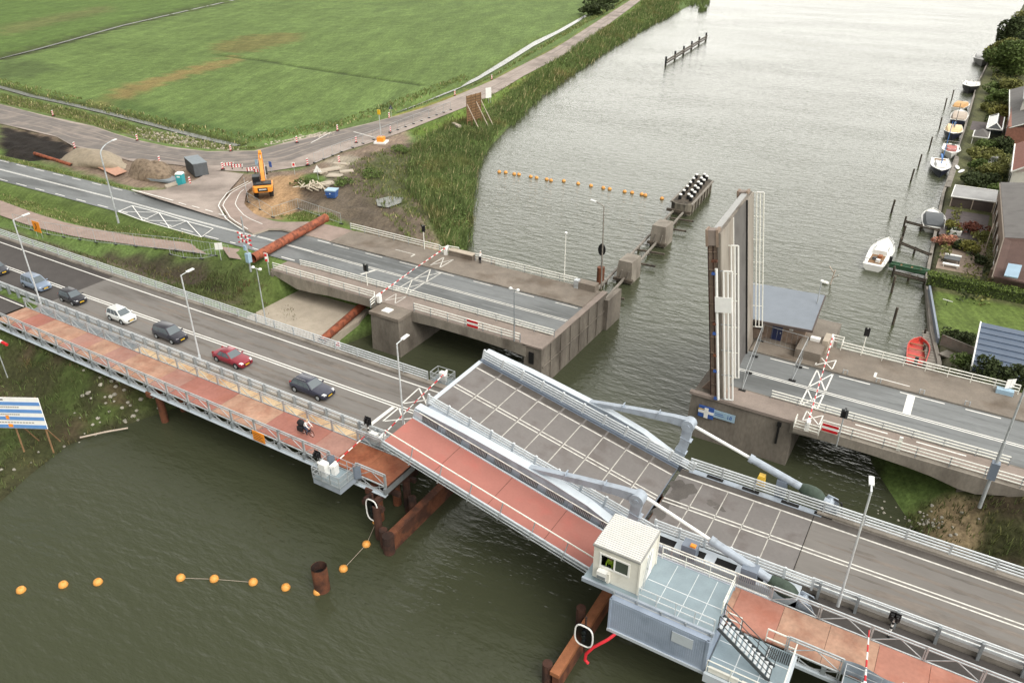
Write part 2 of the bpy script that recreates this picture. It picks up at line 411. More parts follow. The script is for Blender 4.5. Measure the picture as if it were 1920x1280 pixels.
CYC_FAR = [(-140.13,63.68,3.4),(-129.75,63.13,3.4),(-119.42,63.05,3.4),(-106.16,64.92,3.4),(-97.08,67.38,3.4),(-91.15,69.24,3.4)]
CYC_NEAR = [(-132.72,59.58,3.4),(-123.33,59.34,3.4),(-112.5,60.35,3.4),(-98.54,63.85,3.4),(-91.55,65.71,3.4),(-86.38,67.01,3.4)]
DITCH_R = [(-183.4,377.29,0.5),(-167.85,315.1,0.5),(-162.11,286.37,0.5),(-149.02,240.78,0.5),(-140.61,212.7,0.5),(-138.92,205.61,0.5),(-135.72,197.96,0.5),(-134.94,188.54,0.5),(-132.62,175.04,0.5),(-131.66,164.29,0.5),(-131.61,158.64,0.5)]
DITCH_R2 = [(-176.73,363.75,0.5),(-164.68,318.94,0.5),(-153.42,271.1,0.5),(-143.06,234.57,0.5),(-136.06,206.35,0.5),(-134.23,195.19,0.5),(-133.08,185.37,0.5),(-131.94,173.88,0.5),(-130.82,162.99,0.5),(-131.05,157.94,0.5)]
DITCH_F = [(-252.49,125.04,0.5),(-231.96,122.61,0.5),(-213.3,121.93,0.5),(-191.63,120.51,0.5),(-171.19,118.54,0.5),(-153.74,116.77,0.5),(-141.47,116.1,0.5)]
DITCH_F = [(DITCH_F[0][0]-100, DITCH_F[0][1]+4, .5)]+DITCH_F
DITCH_B = [(-302.17,152.57,0.5),(-309.58,168.47,0.5),(-321.35,190.69,0.5),(-343.02,229.99,0.5),(-361.28,273.02,0.5),(-386.26,332.92,0.5)]
DITCH_B = [(DITCH_B[0][0]-60, DITCH_B[0][1]-60, .5)]+DITCH_B+[(DITCH_B[-1][0]-60, DITCH_B[-1][1]+150, .5)]
FURROW = [(-239.02,185.12,0.9),(-239.43,195.2,0.9),(-221.25,195.79,0.9),(-188.12,192.22,0.9),(-145.42,189.73,0.9)]

def axis(lo, hi, step, far0, far1, grow=1.035):
    a = list(np.arange(lo, hi+.01, step)); s = step
    while a[-1] < far1: s *= grow; a.append(a[-1]+s)
    s = step
    while a[0] > far0: s *= grow; a.insert(0, a[0]-s)
    return np.array(a)
ax = axis(-172, 24, .9, -1500, 900); ay = axis(4, 176, .9, -400, 2500)
X, Y = np.meshgrid(ax, ay)
h = np.full(X.shape, 1.0)
west = X < -40
h = h+.12*wob(X, Y, 40)*west
rd = poly_sd(RIVER, X, Y)
# fields are level; the site plateau, road embankments and gardens rise from them
def raise_to(h, P, hw, slope): d, z = line_d(P, X, Y); return np.maximum(h, z-.07-np.maximum(0, d-hw)*slope)
site = [(-199.69,96.31,2.2),(-180.26,97.55,2.2),(-154.1,92.98,2.2),(-136.9,96.58,2.2),(-119.42,98.74,2.2),(-112.34,105.83,2.2),(-113.68,119.61,2.2),(-113.16,140.68,2.2),(-88.38,115.4,2.2),(-76.02,98.69,2.2),(-63.6,87.26,2.2),(-81.7,83.96,2.2),(-93.51,86.68,2.2),(-99.72,78.6,2.2),(-122.35,87.44,2.2),(-130.21,81.99,2.2),(-153.78,83.44,2.2),(-180.6,85.73,2.2)]
sd = poly_sd(site, X, Y); h = np.maximum(h, np.clip(2.1-np.maximum(0, sd)*.3, 0, 3))
h = raise_to(h, OLD_C, 5.6, .35)
h = raise_to(h, [(a[0]*.5+b[0]*.5, a[1]*.5+b[1]*.5, 2.2) for a, b in zip(SIDE_TOP, SIDE_TOP[1:]+SIDE_TOP[-1:])], 1.5, .4)
ps = poly_sd(SIDE_TOP+SIDE_BOT[::-1], X, Y); h = np.maximum(h, 2.12-np.maximum(0, ps)*.35)
pc = poly_sd(CYC_FAR+CYC_NEAR[::-1], X, Y); h = np.where(pc < 6, np.maximum(h, 3.32-np.maximum(0, pc)*.35), h)
h = raise_to(h, [(-330,47.4,4.95),(-74,47.4,4.95)], 6.2, .5)
h = raise_to(h, [(8.5,72,4.95),(200,72,4.95)], 9, .42)
h = raise_to(h, [(11,46,4.95),(200,46,4.95)], 8, .6)
shore = np.where((X > -20) & (Y > 86), -.35+4*rd, -.12+.62*rd)
shore = np.where((X < -40) & (Y > 86), -.1+.3*rd, shore)
h = np.minimum(h, shore); h = np.maximum(h, -2.6)
h = np.where((X > -20) & (Y > 90) & (rd > .6), np.maximum(h, .95), h)
def dig(h, d, hw, zb): return np.where(d < hw+2.2, np.minimum(h, zb+np.maximum(0, d-hw)*.45), h)
h = dig(h, np.maximum(poly_sd(DITCH_R+DITCH_R2[::-1], X, Y), 0), .2, .25)
h = dig(h, line_d(DITCH_F, X, Y)[0], .9, .25)
h = dig(h, line_d(DITCH_B, X, Y)[0], 3.2, .2)
h = dig(h, line_d(FURROW, X, Y)[0], .3, .55)
h = np.where((X > -74) & (X < -60.5) & (Y > 54.5) & (Y < 67.5), np.minimum(h, 1.2), h)
# churned earth on the building site
mudpoly = [(-106.06,99.42,2.1),(-109.91,115.4,2.1),(-108.16,123.34,2.1),(-106.45,135.87,2.1),(-88.14,115.92,2.1),(-76.95,98.45,2.1),(-70.37,91.06,2.1),(-67.86,84.98,2.1),(-83.45,85.9,2.1),(-92.49,90.65,2.1),(-95.42,87.36,2.1)]
md = poly_sd(mudpoly, X, Y)
h = h+np.where(md < 0, .22*wob(X, Y, 5)+.12*wob(X+30, Y, 2.3), 0)
soilp = [(-198.49,95.59,2),(-186.18,96.03,2),(-167.52,94.46,2),(-158.25,86.76,2),(-164.31,83.11,2),(-173.86,81.93,2)]
h = h+np.where(poly_sd(soilp, X, Y) < 0, .3*wob(X, Y, 4)-.25, 0)
# colours of the ground itself
def cc(r, g, b): return np.array([lin(r), lin(g), lin(b)])
colr = np.empty(X.shape+(3,)); colr[:] = cc(95,115,62)
def blend(f, c):
    global colr
    colr = colr*(1-f[...,None])+f[...,None]*c
def sstep(x, a, b): t = np.clip((x-a)/(b-a), 0, 1); return t*t*(3-2*t)
def patch(P, c, soft=1.2, wig=1., amt=1., L=6.):
    d = poly_sd(P, X, Y)+wig*wob(X, Y, L); blend(amt*(1-sstep(d, -soft, soft)), c)
blend(sstep(wob(X, Y, 60)+.5*wob(X*3, Y, 25), -.6, 1.)*.5*west, cc(107,129,72))
patch([(-1500,60,0)]+DITCH_B+[(-1500,900,0)], cc(88,110,55), 2, .5)
patch([(-400.21,232.74,0.9),(-420.57,275.31,0.9),(-395.83,261.36,0.9),(-362.93,200.11,0.9),(-350.93,179.73,0.9),(-383.5,197.78,0.9)], cc(116,98,72), 3, 2, .35)
patch([(-205.93,124.2,0.9),(-220.1,144.85,0.9),(-225.79,166.32,0.9),(-233.65,197.36,0.9),(-222.74,191.17,0.9),(-214.71,157.58,0.9),(-205.62,136.18,0.9),(-199.97,124.06,0.9)], cc(134,112,72), 2.5, 2.2, .75)
patch([(-259.75,210.12,0.9),(-269.34,237.56,0.9),(-255.64,251.27,0.9),(-242.85,241.25,0.9),(-233.34,207.02,0.9),(-243.13,198.38,0.9)], cc(112,102,60), 2.5, 2.5, .7)
patch([(-299.57,151.26,0.9),(-284.74,153.91,0.9),(-259.57,151.49,0.9),(-256.68,137.34,0.9),(-260.91,129.83,0.9)], cc(72,86,50), 2.5, 2.5, .7)
patch([(-208.32,126.59,0.9),(-170.65,121.29,0.9),(-140.48,119.15,0.9),(-134,142.06,0.9),(-137.72,146.21,0.9),(-145.92,124.15,0.9),(-176.58,127.52,0.9),(-212.03,132.33,0.9)], cc(74,96,48), 2, 1., .7)
blend((1-sstep(line_d(FURROW, X, Y)[0], .4, 1.6))*.85, cc(58,70,38))
for k_ in range(-9,12):
    o_ = -128-k_*13.; blend((1-sstep(line_d([(o_,116,0),(o_-150,434,0)], X, Y)[0], .3, 1.5))*.22*west*(poly_sd(SIDE_TOP+SIDE_BOT[::-1], X, Y) > 10), cc(70,88,46))
blend((1-sstep(line_d(DITCH_F, X, Y)[0], 1.2, 3.4))*.8, cc(66,66,42))
blend((1-sstep(line_d(DITCH_B, X, Y)[0], 3., 6.5))*.85, cc(62,66,42))
patch(DITCH_R+DITCH_R2[::-1], cc(82,90,48), 2.5, 1, .8)
# strip of rough ground between ditch and road, verges, site
patch([(-240.29,118.59,1.5),(-200.49,116.99,1.5),(-164.06,113.35,1.5),(-133.29,114.18,1.5),(-130.12,111.23,1.5),(-141.18,106.98,1.5),(-166.49,105.7,1.5),(-206.24,108.69,1.5),(-225.77,110.55,1.5)], cc(92,92,58), 1.5, 1.2)
patch([(-171.6,111.74,1.5),(-156.79,112.08,1.5),(-142.24,110.3,1.5),(-140.84,107.68,1.5),(-154.83,106.31,1.5),(-166.18,106.44,1.5)], cc(112,110,96), 1.5, 1.6, .6)
patch([(-178.97,436.82,2.2),(-170.13,405.06,2.2),(-133.34,268.44,2.2),(-123.19,212.29,2.2),(-114.33,161.68,2.2),(-113.02,141.9,2.2),(-104.73,137.51,2.2),(-108.01,179.76,2.2),(-125.26,259.49,2.2),(-154.14,420.51,2.2)], cc(96,116,52), 2, 1)
patch([(-183.79,433.92,2.2),(-144.44,281.37,2.2),(-133.39,229.81,2.2),(-126.8,193.1,2.2),(-125.36,151.05,2.2),(-123.27,148.44,2.2),(-121.95,185.65,2.2),(-130.84,231.34,2.2),(-148.92,307.59,2.2),(-182.01,434.99,2.2)], cc(138,132,66), 1.5, 1, .8)
patch([(-117.98,196.36,1.8),(-124.31,226.76,1.8),(-122.21,245.22,1.8),(-113.08,213.06,1.8),(-108.2,185.68,1.8)], cc(150,132,80), 2, 1.5, .6)
patch(site, cc(132,116,102), 1.2, .8)
patch([(-114.69,95.74,2.2),(-111.33,104.8,2.2),(-103.01,99.06,2.2),(-94.44,87.62,2.2),(-94.69,83.04,2.2),(-101.34,83.47,2.2),(-108.87,88.54,2.2)], cc(168,138,104), .8, .8)
patch(mudpoly, cc(98,88,76), 1.5, 1.5)
patch([(-105.26,118.2,2.1),(-103.66,128.45,2.1),(-86.6,112.99,2.1),(-77.72,97.99,2.1),(-85.78,99.43,2.1),(-95.19,107.83,2.1)], cc(80,88,54), 2, 2.5, .8)
patch([(-111.78,114.28,2.1),(-110.66,119.49,2.1),(-106.19,117.64,2.1),(-103.75,108.53,2.1),(-102.66,101.47,2.1)], cc(170,162,146), 1, 1., .7)
patch([(-105.82,99.2,2.2),(-102.43,101.24,2.2),(-96.91,100.92,2.2),(-95.1,96.13,2.2),(-98.74,93.95,2.2)], cc(90,78,66), 1, 1)
patch(soilp, cc(40,36,33), .8, .6)
patch([(-96.55,84.85,2.2),(-93.83,89.51,2.2),(-86.22,89,2.2),(-78.83,85.68,2.2),(-83.76,83.78,2.2),(-90.82,83.95,2.2)], cc(96,116,56), 1, .6)
patch([(-108.92,103.06,2.2),(-107.78,106.94,2.2),(-103.4,104.43,2.2),(-104.12,100.22,2.2)], cc(90,112,54), .8, .6)
patch([(-173.94,82.14,2.5),(-150.73,81.6,2.5),(-128,80.47,2.5),(-119.35,87.44,2.5),(-120.15,83.45,2.5),(-126.72,78.47,2.5),(-148.57,78.11,2.5),(-168.03,78.86,2.5)], cc(88,104,54), .7, .4)
blend((1-sstep(line_d([(p[0],p[1]-6.9,0) for p in OLD_C[:6]], X, Y)[0], 2.6, 4.))*.95, cc(86,102,52))
# slopes between the two bridges, banks beside them
patch([(-127.04,56.62,4),(-111.2,57.16,4),(-95.67,61.81,4),(-84.31,65.3,4),(-70.47,59.87,4),(-56.09,55.69,4),(-66.18,55.7,4),(-84.04,55.36,4),(-104.54,55.35,4),(-124.73,55.34,4)], cc(92,82,68), 1.5, 1)
patch([(-106.81,59.06,3),(-95.06,63.79,3),(-85.44,65.13,3),(-78.06,59.53,3),(-82.97,58.47,3),(-97.82,58.78,3)], cc(62,56,46), 1.2, 1.2, .8)
patch([(-88.87,65.25,3),(-82.23,67.06,3),(-72.66,65.63,3),(-68.78,58.02,3),(-72.74,55.64,3),(-80.85,59.75,3)], cc(82,96,50), 1., 1.2, .9)
lowbank = [(-200,-60,0),(-66,-60,0),(-66,30,0),(-68,42,0),(-80,41,0),(-200,41,0)]
patch(lowbank, cc(64,66,42), 1.5, 1)
f = sstep(wob(X, Y, 9)+.6*wob(Y, X, 4), -.2, .8)*(1-sstep(poly_sd(lowbank, X, Y), -1, 1)); blend(f*.8, cc(74,88,46))
f = sstep(wob(X+40, Y, 7)-.4*wob(Y, X, 3), .3, .9)*(1-sstep(poly_sd(lowbank, X, Y), -1, 1)); blend(f*.75, cc(88,76,60))
eastbank = [(-6,57,0),(9,66,0),(60,64,0),(60,54,0),(4,50,0)]
patch(eastbank, cc(70,72,46), 1.5, 1); f = sstep(wob(X, Y, 6), -.1, .7)*(1-sstep(poly_sd(eastbank, X, Y), -1, 1)); blend(f*.8, cc(66,54,46))
patch([(5.06,63.86,2),(6.6,65.61,2),(7.97,63.62,2),(7.85,59.11,2),(5.94,58.67,2),(4.83,59.83,2)], cc(150,132,104), .6, .5, .9)
patch([(-8,82,0),(14,82,0),(40,82,0),(40,97,0),(0,97,0)], cc(84,82,66), 1, .6)
patch([(-2,97,0),(60,97,0),(60,700,0),(6,640,0),(0,451,0),(-5,275,0),(-5,160,0),(-3,120,0)], cc(92,94,64), .6, .3)
patch([(-0.02,112.64,1),(12.15,112.94,1),(13.35,102.12,1),(5.94,100.45,1),(2.21,96.03,1)], cc(92,109,54), .4, .1)
blend((1-sstep(rd, .3, 1.4))*(X < 0)*.7, cc(56,54,40))
colr = colr*(1+.10*wob(X, Y, 3.2)[...,None]*np.array([1,1,.8]))
ny, nx = X.shape
me = bpy.data.meshes.new("ground")
vv = np.stack([X, Y, h], -1).reshape(-1, 3)
ii = np.arange(nx*ny).reshape(ny, nx)
ff = np.stack([ii[:-1,:-1], ii[:-1,1:], ii[1:,1:], ii[1:,:-1]], -1).reshape(-1, 4)
me.from_pydata(vv.tolist(), [], ff.tolist())
at = me.color_attributes.new("tint", 'FLOAT_COLOR', 'POINT')
at.data.foreach_set("color", np.concatenate([np.clip(colr, .005, 1), np.ones(X.shape+(1,))], -1).reshape(-1).astype(np.float32))
me.polygons.foreach_set("use_smooth", [True]*len(me.polygons))
dm('ground', (0,0,0,1), .95, var=.13, scale=.35, attr="tint", bump=(.8, 2.4, .2), spec=.2)
def field_streaks():
    # mowing streaks and tufts: long fine variation in the turf's own colour
    nt = M['ground'].node_tree; N = nt.nodes; Lk = nt.links; b = N["Principled BSDF"]
    src = b.inputs["Base Color"].links[0].from_socket; geo = N.new("ShaderNodeNewGeometry")
    for sc, st_, lo, hi in ((.9,(2.2,.22,1),.80,1.16),(2.6,(1,1,1),.78,1.2),(.12,(1.6,.3,1),.84,1.14)):
        rt = N.new("ShaderNodeVectorRotate"); rt.inputs["Angle"].default_value = R(-25); Lk.new(geo.outputs["Position"], rt.inputs["Vector"])
        mp = N.new("ShaderNodeMapping"); mp.inputs["Scale"].default_value = st_; Lk.new(rt.outputs[0], mp.inputs["Vector"])
        n = N.new("ShaderNodeTexNoise"); n.inputs["Scale"].default_value = sc; n.inputs["Detail"].default_value = 5; Lk.new(mp.outputs[0], n.inputs["Vector"])
        r = N.new("ShaderNodeMapRange"); r.inputs[1].default_value = .32; r.inputs[2].default_value = .68; r.inputs[3].default_value = lo; r.inputs[4].default_value = hi; Lk.new(n.outputs["Fac"], r.inputs[0])
        mx = N.new("ShaderNodeMix"); mx.data_type = 'RGBA'; mx.blend_type = 'MULTIPLY'; mx.inputs[0].default_value = 1
        Lk.new(src, mx.inputs[6]); Lk.new(r.outputs[0], mx.inputs[7]); src = mx.outputs[2]
    Lk.new(src, b.inputs["Base Color"])
field_streaks()
me.materials.append(M['ground'])
ground = bpy.data.objects.new("ground", me); COL.objects.link(ground); ground["kind"] = "structure"
def ground_z(x, y):
    i = min(max(int(np.searchsorted(ax, x))-1, 0), nx-2); j = min(max(int(np.searchsorted(ay, y))-1, 0), ny-2)
    u = (x-ax[i])/(ax[i+1]-ax[i]); v = (y-ay[j])/(ay[j+1]-ay[j])
    return float((h[j,i]*(1-u)+h[j,i+1]*u)*(1-v)+(h[j+1,i]*(1-u)+h[j+1,i+1]*u)*v)

# ---- water
def water_mat(name, body, rough, b1, b2):
    m = bpy.data.materials.new(name); m.use_nodes = True; nt = m.node_tree; N = nt.nodes; Lk = nt.links
    b = N["Principled BSDF"]; b.inputs["Roughness"].default_value = rough; b.inputs["IOR"].default_value = 1.333
    geo = N.new("ShaderNodeNewGeometry")
    def nz(sc, stretch, rot, det):
        mp = N.new("ShaderNodeMapping"); mp.inputs["Scale"].default_value = stretch; mp.inputs["Rotation"].default_value = (0,0,rot)
        Lk.new(geo.outputs["Position"], mp.inputs["Vector"])
        n = N.new("ShaderNodeTexNoise"); n.inputs["Scale"].default_value = sc; n.inputs["Detail"].default_value = det; n.inputs["Roughness"].default_value = .55
        Lk.new(mp.outputs["Vector"], n.inputs["Vector"]); return n.outputs["Fac"]
    big = nz(.02, (1,1,1), 0, 3); mx = N.new("ShaderNodeMix"); mx.data_type = 'RGBA'
    Lk.new(big, mx.inputs[0]); mx.inputs[6].default_value = body; mx.inputs[7].default_value = (body[0]*.8, body[1]*.85, body[2]*.8, 1)
    Lk.new(mx.outputs[2], b.inputs["Base Color"])
    w1 = nz(.62, (.55,1.5,1), R(-24), 3); w2 = nz(1.9, (.6,1.3,1), R(-8), 3); w3 = nz(.03, (.6,1.6,1), R(-20), 4)
    b_1 = N.new("ShaderNodeBump"); b_1.inputs["Strength"].default_value = b1; b_1.inputs["Distance"].default_value = .5; Lk.new(w1, b_1.inputs["Height"])
    b_2 = N.new("ShaderNodeBump"); b_2.inputs["Strength"].default_value = b2; b_2.inputs["Distance"].default_value = .2; Lk.new(w2, b_2.inputs["Height"])
    mr = N.new("ShaderNodeMapRange"); mr.inputs[1].default_value = .35; mr.inputs[2].default_value = .65; mr.inputs[3].default_value = b1*.5; mr.inputs[4].default_value = b1*1.25
    Lk.new(w3, mr.inputs[0]); Lk.new(mr.outputs[0], b_1.inputs["Strength"])
    Lk.new(b_1.outputs["Normal"], b_2.inputs["Normal"]); Lk.new(b_2.outputs["Normal"], b.inputs["Normal"])
    M[name] = m
water_mat('river_water', C(70,73,56), .15, .42, .34)
water_mat('ditch_water', C(90,92,84), .22, .3, .2)
struct("river", MB().quad((-1500,-400,0),(900,-400,0),(900,2500,0),(-1500,2500,0)), 'river_water')
for P, Q in ((DITCH_R, DITCH_R2), ):
    n_ = min(len(P), len(Q)); struct("ditch_water", MB().strip([lerp(a, b, .22) for a, b in zip(P[:n_], Q[:n_])], [lerp(a, b, .86) for a, b in zip(P[:n_], Q[:n_])]), 'ditch_water')
def ribbon(P, w, dz=0.):
    """left and right edges of a strip of width w along a polyline"""
    A, B = [], []
    for i, p in enumerate(P):
        a = P[max(i-1,0)]; b = P[min(i+1,len(P)-1)]; dx, dy = b[0]-a[0], b[1]-a[1]; l = math.hypot(dx, dy)
        nx_, ny_ = -dy/l*w/2, dx/l*w/2; A.append((p[0]+nx_, p[1]+ny_, p[2]+dz)); B.append((p[0]-nx_, p[1]-ny_, p[2]+dz))
    return A, B
struct("ditch_water", MB().strip(*ribbon(DITCH_F, 1.9)), 'ditch_water')
struct("ditch_water", MB().strip(*ribbon(DITCH_B, 1.5)), 'ditch_water')
struct("puddle", MB().quad(*[(-87.64,99.54,2.32),(-86.73,102.1,2.32),(-84.26,102.91,2.32),(-82.82,100.47,2.32),(-83.17,97.4,2.32),(-85.25,97.09,2.32)]), 'ditch_water')

# ---- roads and paths
def resample(P, n):
    L = [0]
    for a, b in zip(P[:-1], P[1:]): L.append(L[-1]+math.dist(a, b))
    out = []
    for k in range(n):
        t = L[-1]*k/(n-1); i = max(j for j in range(len(L)) if L[j] <= t+1e-9); i = min(i, len(P)-2)
        out.append(lerp(P[i], P[i+1], (t-L[i])/(L[i+1]-L[i]+1e-9)))
    return out
def dense(P, step=3.):
    out = [P[0]]
    for a, b in zip(P[:-1], P[1:]):
        n = max(1, int(math.dist(a, b)/step))
        out += [lerp(a, b, k/n) for k in range(1, n+1)]
    return out
def off(P, d, dz=0.):
    A, B = ribbon(P, 2*abs(d)); return [(p[0], p[1], p[2]+dz) for p in (A if d > 0 else B)]
oc = dense(OLD_C, 4)
struct("old_road", MB().strip(off(oc, 4.1, .03), off(oc, -4.1, .03)), 'asphalt_old')
st_ = resample(SIDE_TOP, 70); sb_ = resample(SIDE_BOT, 70)
struct("side_road", MB().strip([(p[0],p[1],2.24) for p in st_], [(p[0],p[1],2.24) for p in sb_]), 'side_road')
# darker worn asphalt on the far left of the side road, and wheel tracks along it
wl_ = MB(); wn_ = 24
wa = [lerp(st_[i], sb_[i], .06+.03*math.sin(i*1.7)) for i in range(wn_)]; wb2 = [lerp(st_[i], sb_[i], (.95-.5*max(0,(i-13)/10.)) +.03*math.sin(i*2.3)) for i in range(wn_)]
wl_.strip([(p[0],p[1],2.246) for p in wa], [(p[0],p[1],2.246) for p in wb2]); struct("worn_asphalt", wl_, 'asphalt_worn')
for a0, b0, f0, w0 in ((6,50,.25,.05),(4,48,.5,.06),(10,44,.36,.03),(8,40,.68,.05),(14,60,.58,.03),(30,66,.3,.06),(34,66,.62,.06)):
    tk = MB(); tk.strip([(lambda p: (p[0],p[1],2.251))(lerp(st_[i], sb_[i], f0+.02*math.sin(i*.9))) for i in range(a0,b0)], [(lambda p: (p[0],p[1],2.251))(lerp(st_[i], sb_[i], f0+w0*(.7+.5*math.sin(i*1.3+f0*9))+.02*math.sin(i*.9))) for i in range(a0,b0)]); struct("wheel_track", tk, 'track_dark')
# junction mouth sloping from the old road down to the side road
mA = [(-126.23,79.06,3.2), (-122.62,82.11,2.95), (-122.75,89.06,2.6), (-124.58,93.1,2.45), (-128.04,96.58,2.26)]
mB_ = [(-92.27,75.52,3.95), (-99.82,77.88,3.5), (-106.33,82.15,3.1), (-111.89,87.71,2.7), (-119.26,98.21,2.26)]
mm = MB(); A_, B_ = resample(mA, 9), resample(mB_, 9)
mm.strip(A_, B_); edge = [(-125.44,78.45,3.02), (-91.58,74.9,4.03)]
struct("junction", mm, 'side_road')
struct("cycle_path", MB().strip([(p[0],p[1],3.44) for p in resample(CYC_FAR,14)], [(p[0],p[1],3.44) for p in resample(CYC_NEAR,14)]), 'path_pink')
struct("pavement", MB().strip(*([(-89.39,67.46,4.4),(-84.55,68.51,4.4),(-79.84,67.56,4.4)], [(-85.18,65.22,4.4),(-81.31,66.02,4.4),(-78.37,65.67,4.4)])), 'path_pink')
# rounded brick traffic island beside the junction, with its painted edge lines
isl = resample([(-112.8,94.12,2.75), (-110.44,87.36,3.05), (-105.91,81.4,3.4), (-98.25,76.59,3.85), (-89.15,73.24,4.3), (-88,76.3,4.62), (-82,75.85,4.95), (-76,75.75,5.0)], 20)
isl2 = resample([(-111.23,93.95,2.75), (-108.02,88.81,3.05), (-102.54,83.43,3.4), (-95.93,79.97,3.85), (-89.73,78.65,4.3), (-84,80.5,4.9), (-79,80.6,5.0), (-76,80.6,5.0)], 20)
struct("island_paving", MB().strip([(p[0],p[1],p[2]+.12) for p in isl], [(p[0],p[1],p[2]+.14) for p in isl2]), 'paver')
k = MB(); k.strip([(p[0],p[1],p[2]+.14) for p in isl], [(p[0],p[1],p[2]-.15) for p in isl]); struct("kerb", k, 'concrete_pale')
# new road on its embankment west of the bridge, and its continuation behind the fence
struct("new_road", MB().quad((-330,42.9,5.0),(-92,42.9,5.0),(-92,52.2,5.0),(-330,52.2,5.0)), 'asphalt_dark')
struct("path_approach", MB().quad((-330,37.5,4.98),(-93.5,37.5,4.98),(-93.5,41.6,4.98),(-330,41.6,4.98)), 'asphalt_dark')
struct("apron", MB().prism([(-74,56.2,-1),(-72.5,54.8,-1),(-66,55.5,-1),(-61.2,57.2,-1),(-61,64,-1),(-62,67.5,-1),(-74,67.5,-1)],(0,0,2.5)), 'concrete_pale')
# painted lines on the roads
def line(mb, P, d, w, dz=.008): mb.strip(off(P, d+w/2, dz), off(P, d-w/2, dz)); return mb
pm = MB(); oz = [(p[0],p[1],p[2]+.03) for p in oc]
for d in (.13, -.13): line(pm, oz, d, .13)
def dashes(mb, P, d, w, on, gap, s0=0, s1=1e9):
    Q = dense(P, .5); acc = 0; seg = []
    for a, b in zip(Q[:-1], Q[1:]):
        if s0 <= acc <= s1 and acc % (on+gap) < on: seg += ([a] if not seg else [])+[b]
        else:
            if len(seg) > 2: line(mb, seg, d, w)
            seg = []
        acc += math.dist(a, b)
    if len(seg) > 2: line(mb, seg, d, w)
dashes(pm, oz, 3.55, .16, 3, 3); dashes(pm, oz, -3.55, .16, 3, 3)
# hatched area beside the hard strip
def pl(a, b, w=.13, z=None): 
    a, b = Vector(a), Vector(b); n = Vector((-(b-a).y, (b-a).x, 0)).normalized()*w/2
    pm.quad(a+n, b+n, b-n, a-n)
tp = [(-118.11,70.75,3.3), (-118.68,73.75,3.3), (-111.44,73.51,3.5), (-103.81,72.88,3.7), (-97.13,72.49,3.9)]
bt = [(-118.11,70.75,3.3), (-110.71,69.95,3.4), (-103.8,69.66,3.6), (-95.8,69.17,3.9)]
for a, b in list(zip(tp[:-1], tp[1:]))+list(zip(bt[:-1], bt[1:])): pl((a[0],a[1],a[2]+.05), (b[0],b[1],b[2]+.05), .18)
for a, b in ((tp[1],bt[1]),(bt[1],tp[2]),(tp[2],bt[2]),(bt[2],tp[3]),(tp[3],bt[3]),(bt[3],tp[4]),(bt[0],tp[2]),(bt[1],tp[3])): pl((a[0],a[1],a[2]+.06), (b[0],b[1],b[2]+.06), .14)
line(pm, [(p[0],p[1],p[2]+.15) for p in isl[:13]], .25, .14); line(pm, [(p[0],p[1],p[2]+.16) for p in isl[:13]], -.45, .16); 
line(pm, [(p[0],p[1],p[2]+.16) for p in resample([lerp(a,b,.6) for a,b in zip(isl,isl2)][2:13],14)], 0, .12)
q = [(-126.08,78.97,3.25), (-114.56,78.73,3.4)]; pl((q[0][0],q[0][1],3.42),(q[1][0],q[1][1],3.5), .22)
for a, b in (((-112.84,78.47,3.5),(-110.74,78.31,3.55)),((-109.33,78.37,3.6),(-107.28,78.21,3.65)),((-105.58,78.01,3.75),(-103.59,77.85,3.8)),((-101.61,77.38,3.95),(-99.68,77.23,4))): pl(a, b, .18)
a, b = (-124.04,121.44,2.27), (-126.68,130.54,2.27); pl(a, b, .2); a, b = (-122.52,133.6,2.27), (-114.99,132.09,2.27); pl(a, b, .22)
pl((-330,43.5,5.01),(-92,43.5,5.01),.16); pl((-330,51.4,5.01),(-92,51.2,5.01),.16); pl((-330,41.2,4.99),(-93.5,41.2,4.99),.14)
pl((-330,45.6,5.01),(-92,46.6,5.01),.14); pl((-330,45.95,5.01),(-92,46.95,5.01),.14)
struct("road_marking", pm, 'paint_white')

# ================================================================ NEW BRIDGE (temporary road bridge with a bascule leaf and a steel footbridge)
Z = 5.0
def truss(parent, s0, s1, t, name='truss', ztop=6.25, zbot=4.3, step=1.525, flip=0, m='galv', skip=()):
    mb = MB(); d = MB(); posts = []
    for z_, hh in ((ztop,.09),(ztop-.22,.06),(Z-.02,.1),(zbot,.16)): mb.beam((s0,t,z_),(s1,t,z_),.1,hh)
    n = max(1, round((s1-s0)/step)); q = (s1-s0)/n
    for i in range(n):
        a, b = s0+i*q, s0+(i+1)*q
        u = (a, b) if (i+flip) % 2 == 0 else (b, a)
        d.beam((u[0],t,Z),(u[1],t,ztop-.22),.05,.05); d.beam((u[1],t,zbot),(u[0],t,Z),.06,.06)
        d.beam(((a+b)/2,t,zbot),((a+b)/2,t,Z),.05,.05)
    o = mb.build(name, m, parent)
    d.build('lattice', m, o)
    pm_ = MB().box(-.05,.05,-.06,.06,zbot-Z,ztop-Z); pm_.box(-.16,-.1,-.05,.05,zbot-Z,ztop-Z)
    subposts(o, 'post', m, pm_, [(s0+i*q, t, Z) for i in range(0, n+1, 2)])
    return o
def plates(parent, s0, s1, t0, t1, seq, z0=4.86, z1=5.0, mats=('plate_tan','plate_pink','plate_red','plate_rust'), name='deck_plate', step=3.05):
    n = max(1, round((s1-s0)/step)); q = (s1-s0)/n
    for i in range(n):
        MB().box(s0+i*q+.012, s0+(i+1)*q-.012, t0, t1, z0, z1).build(name, mats[seq[i % len(seq)]], parent)

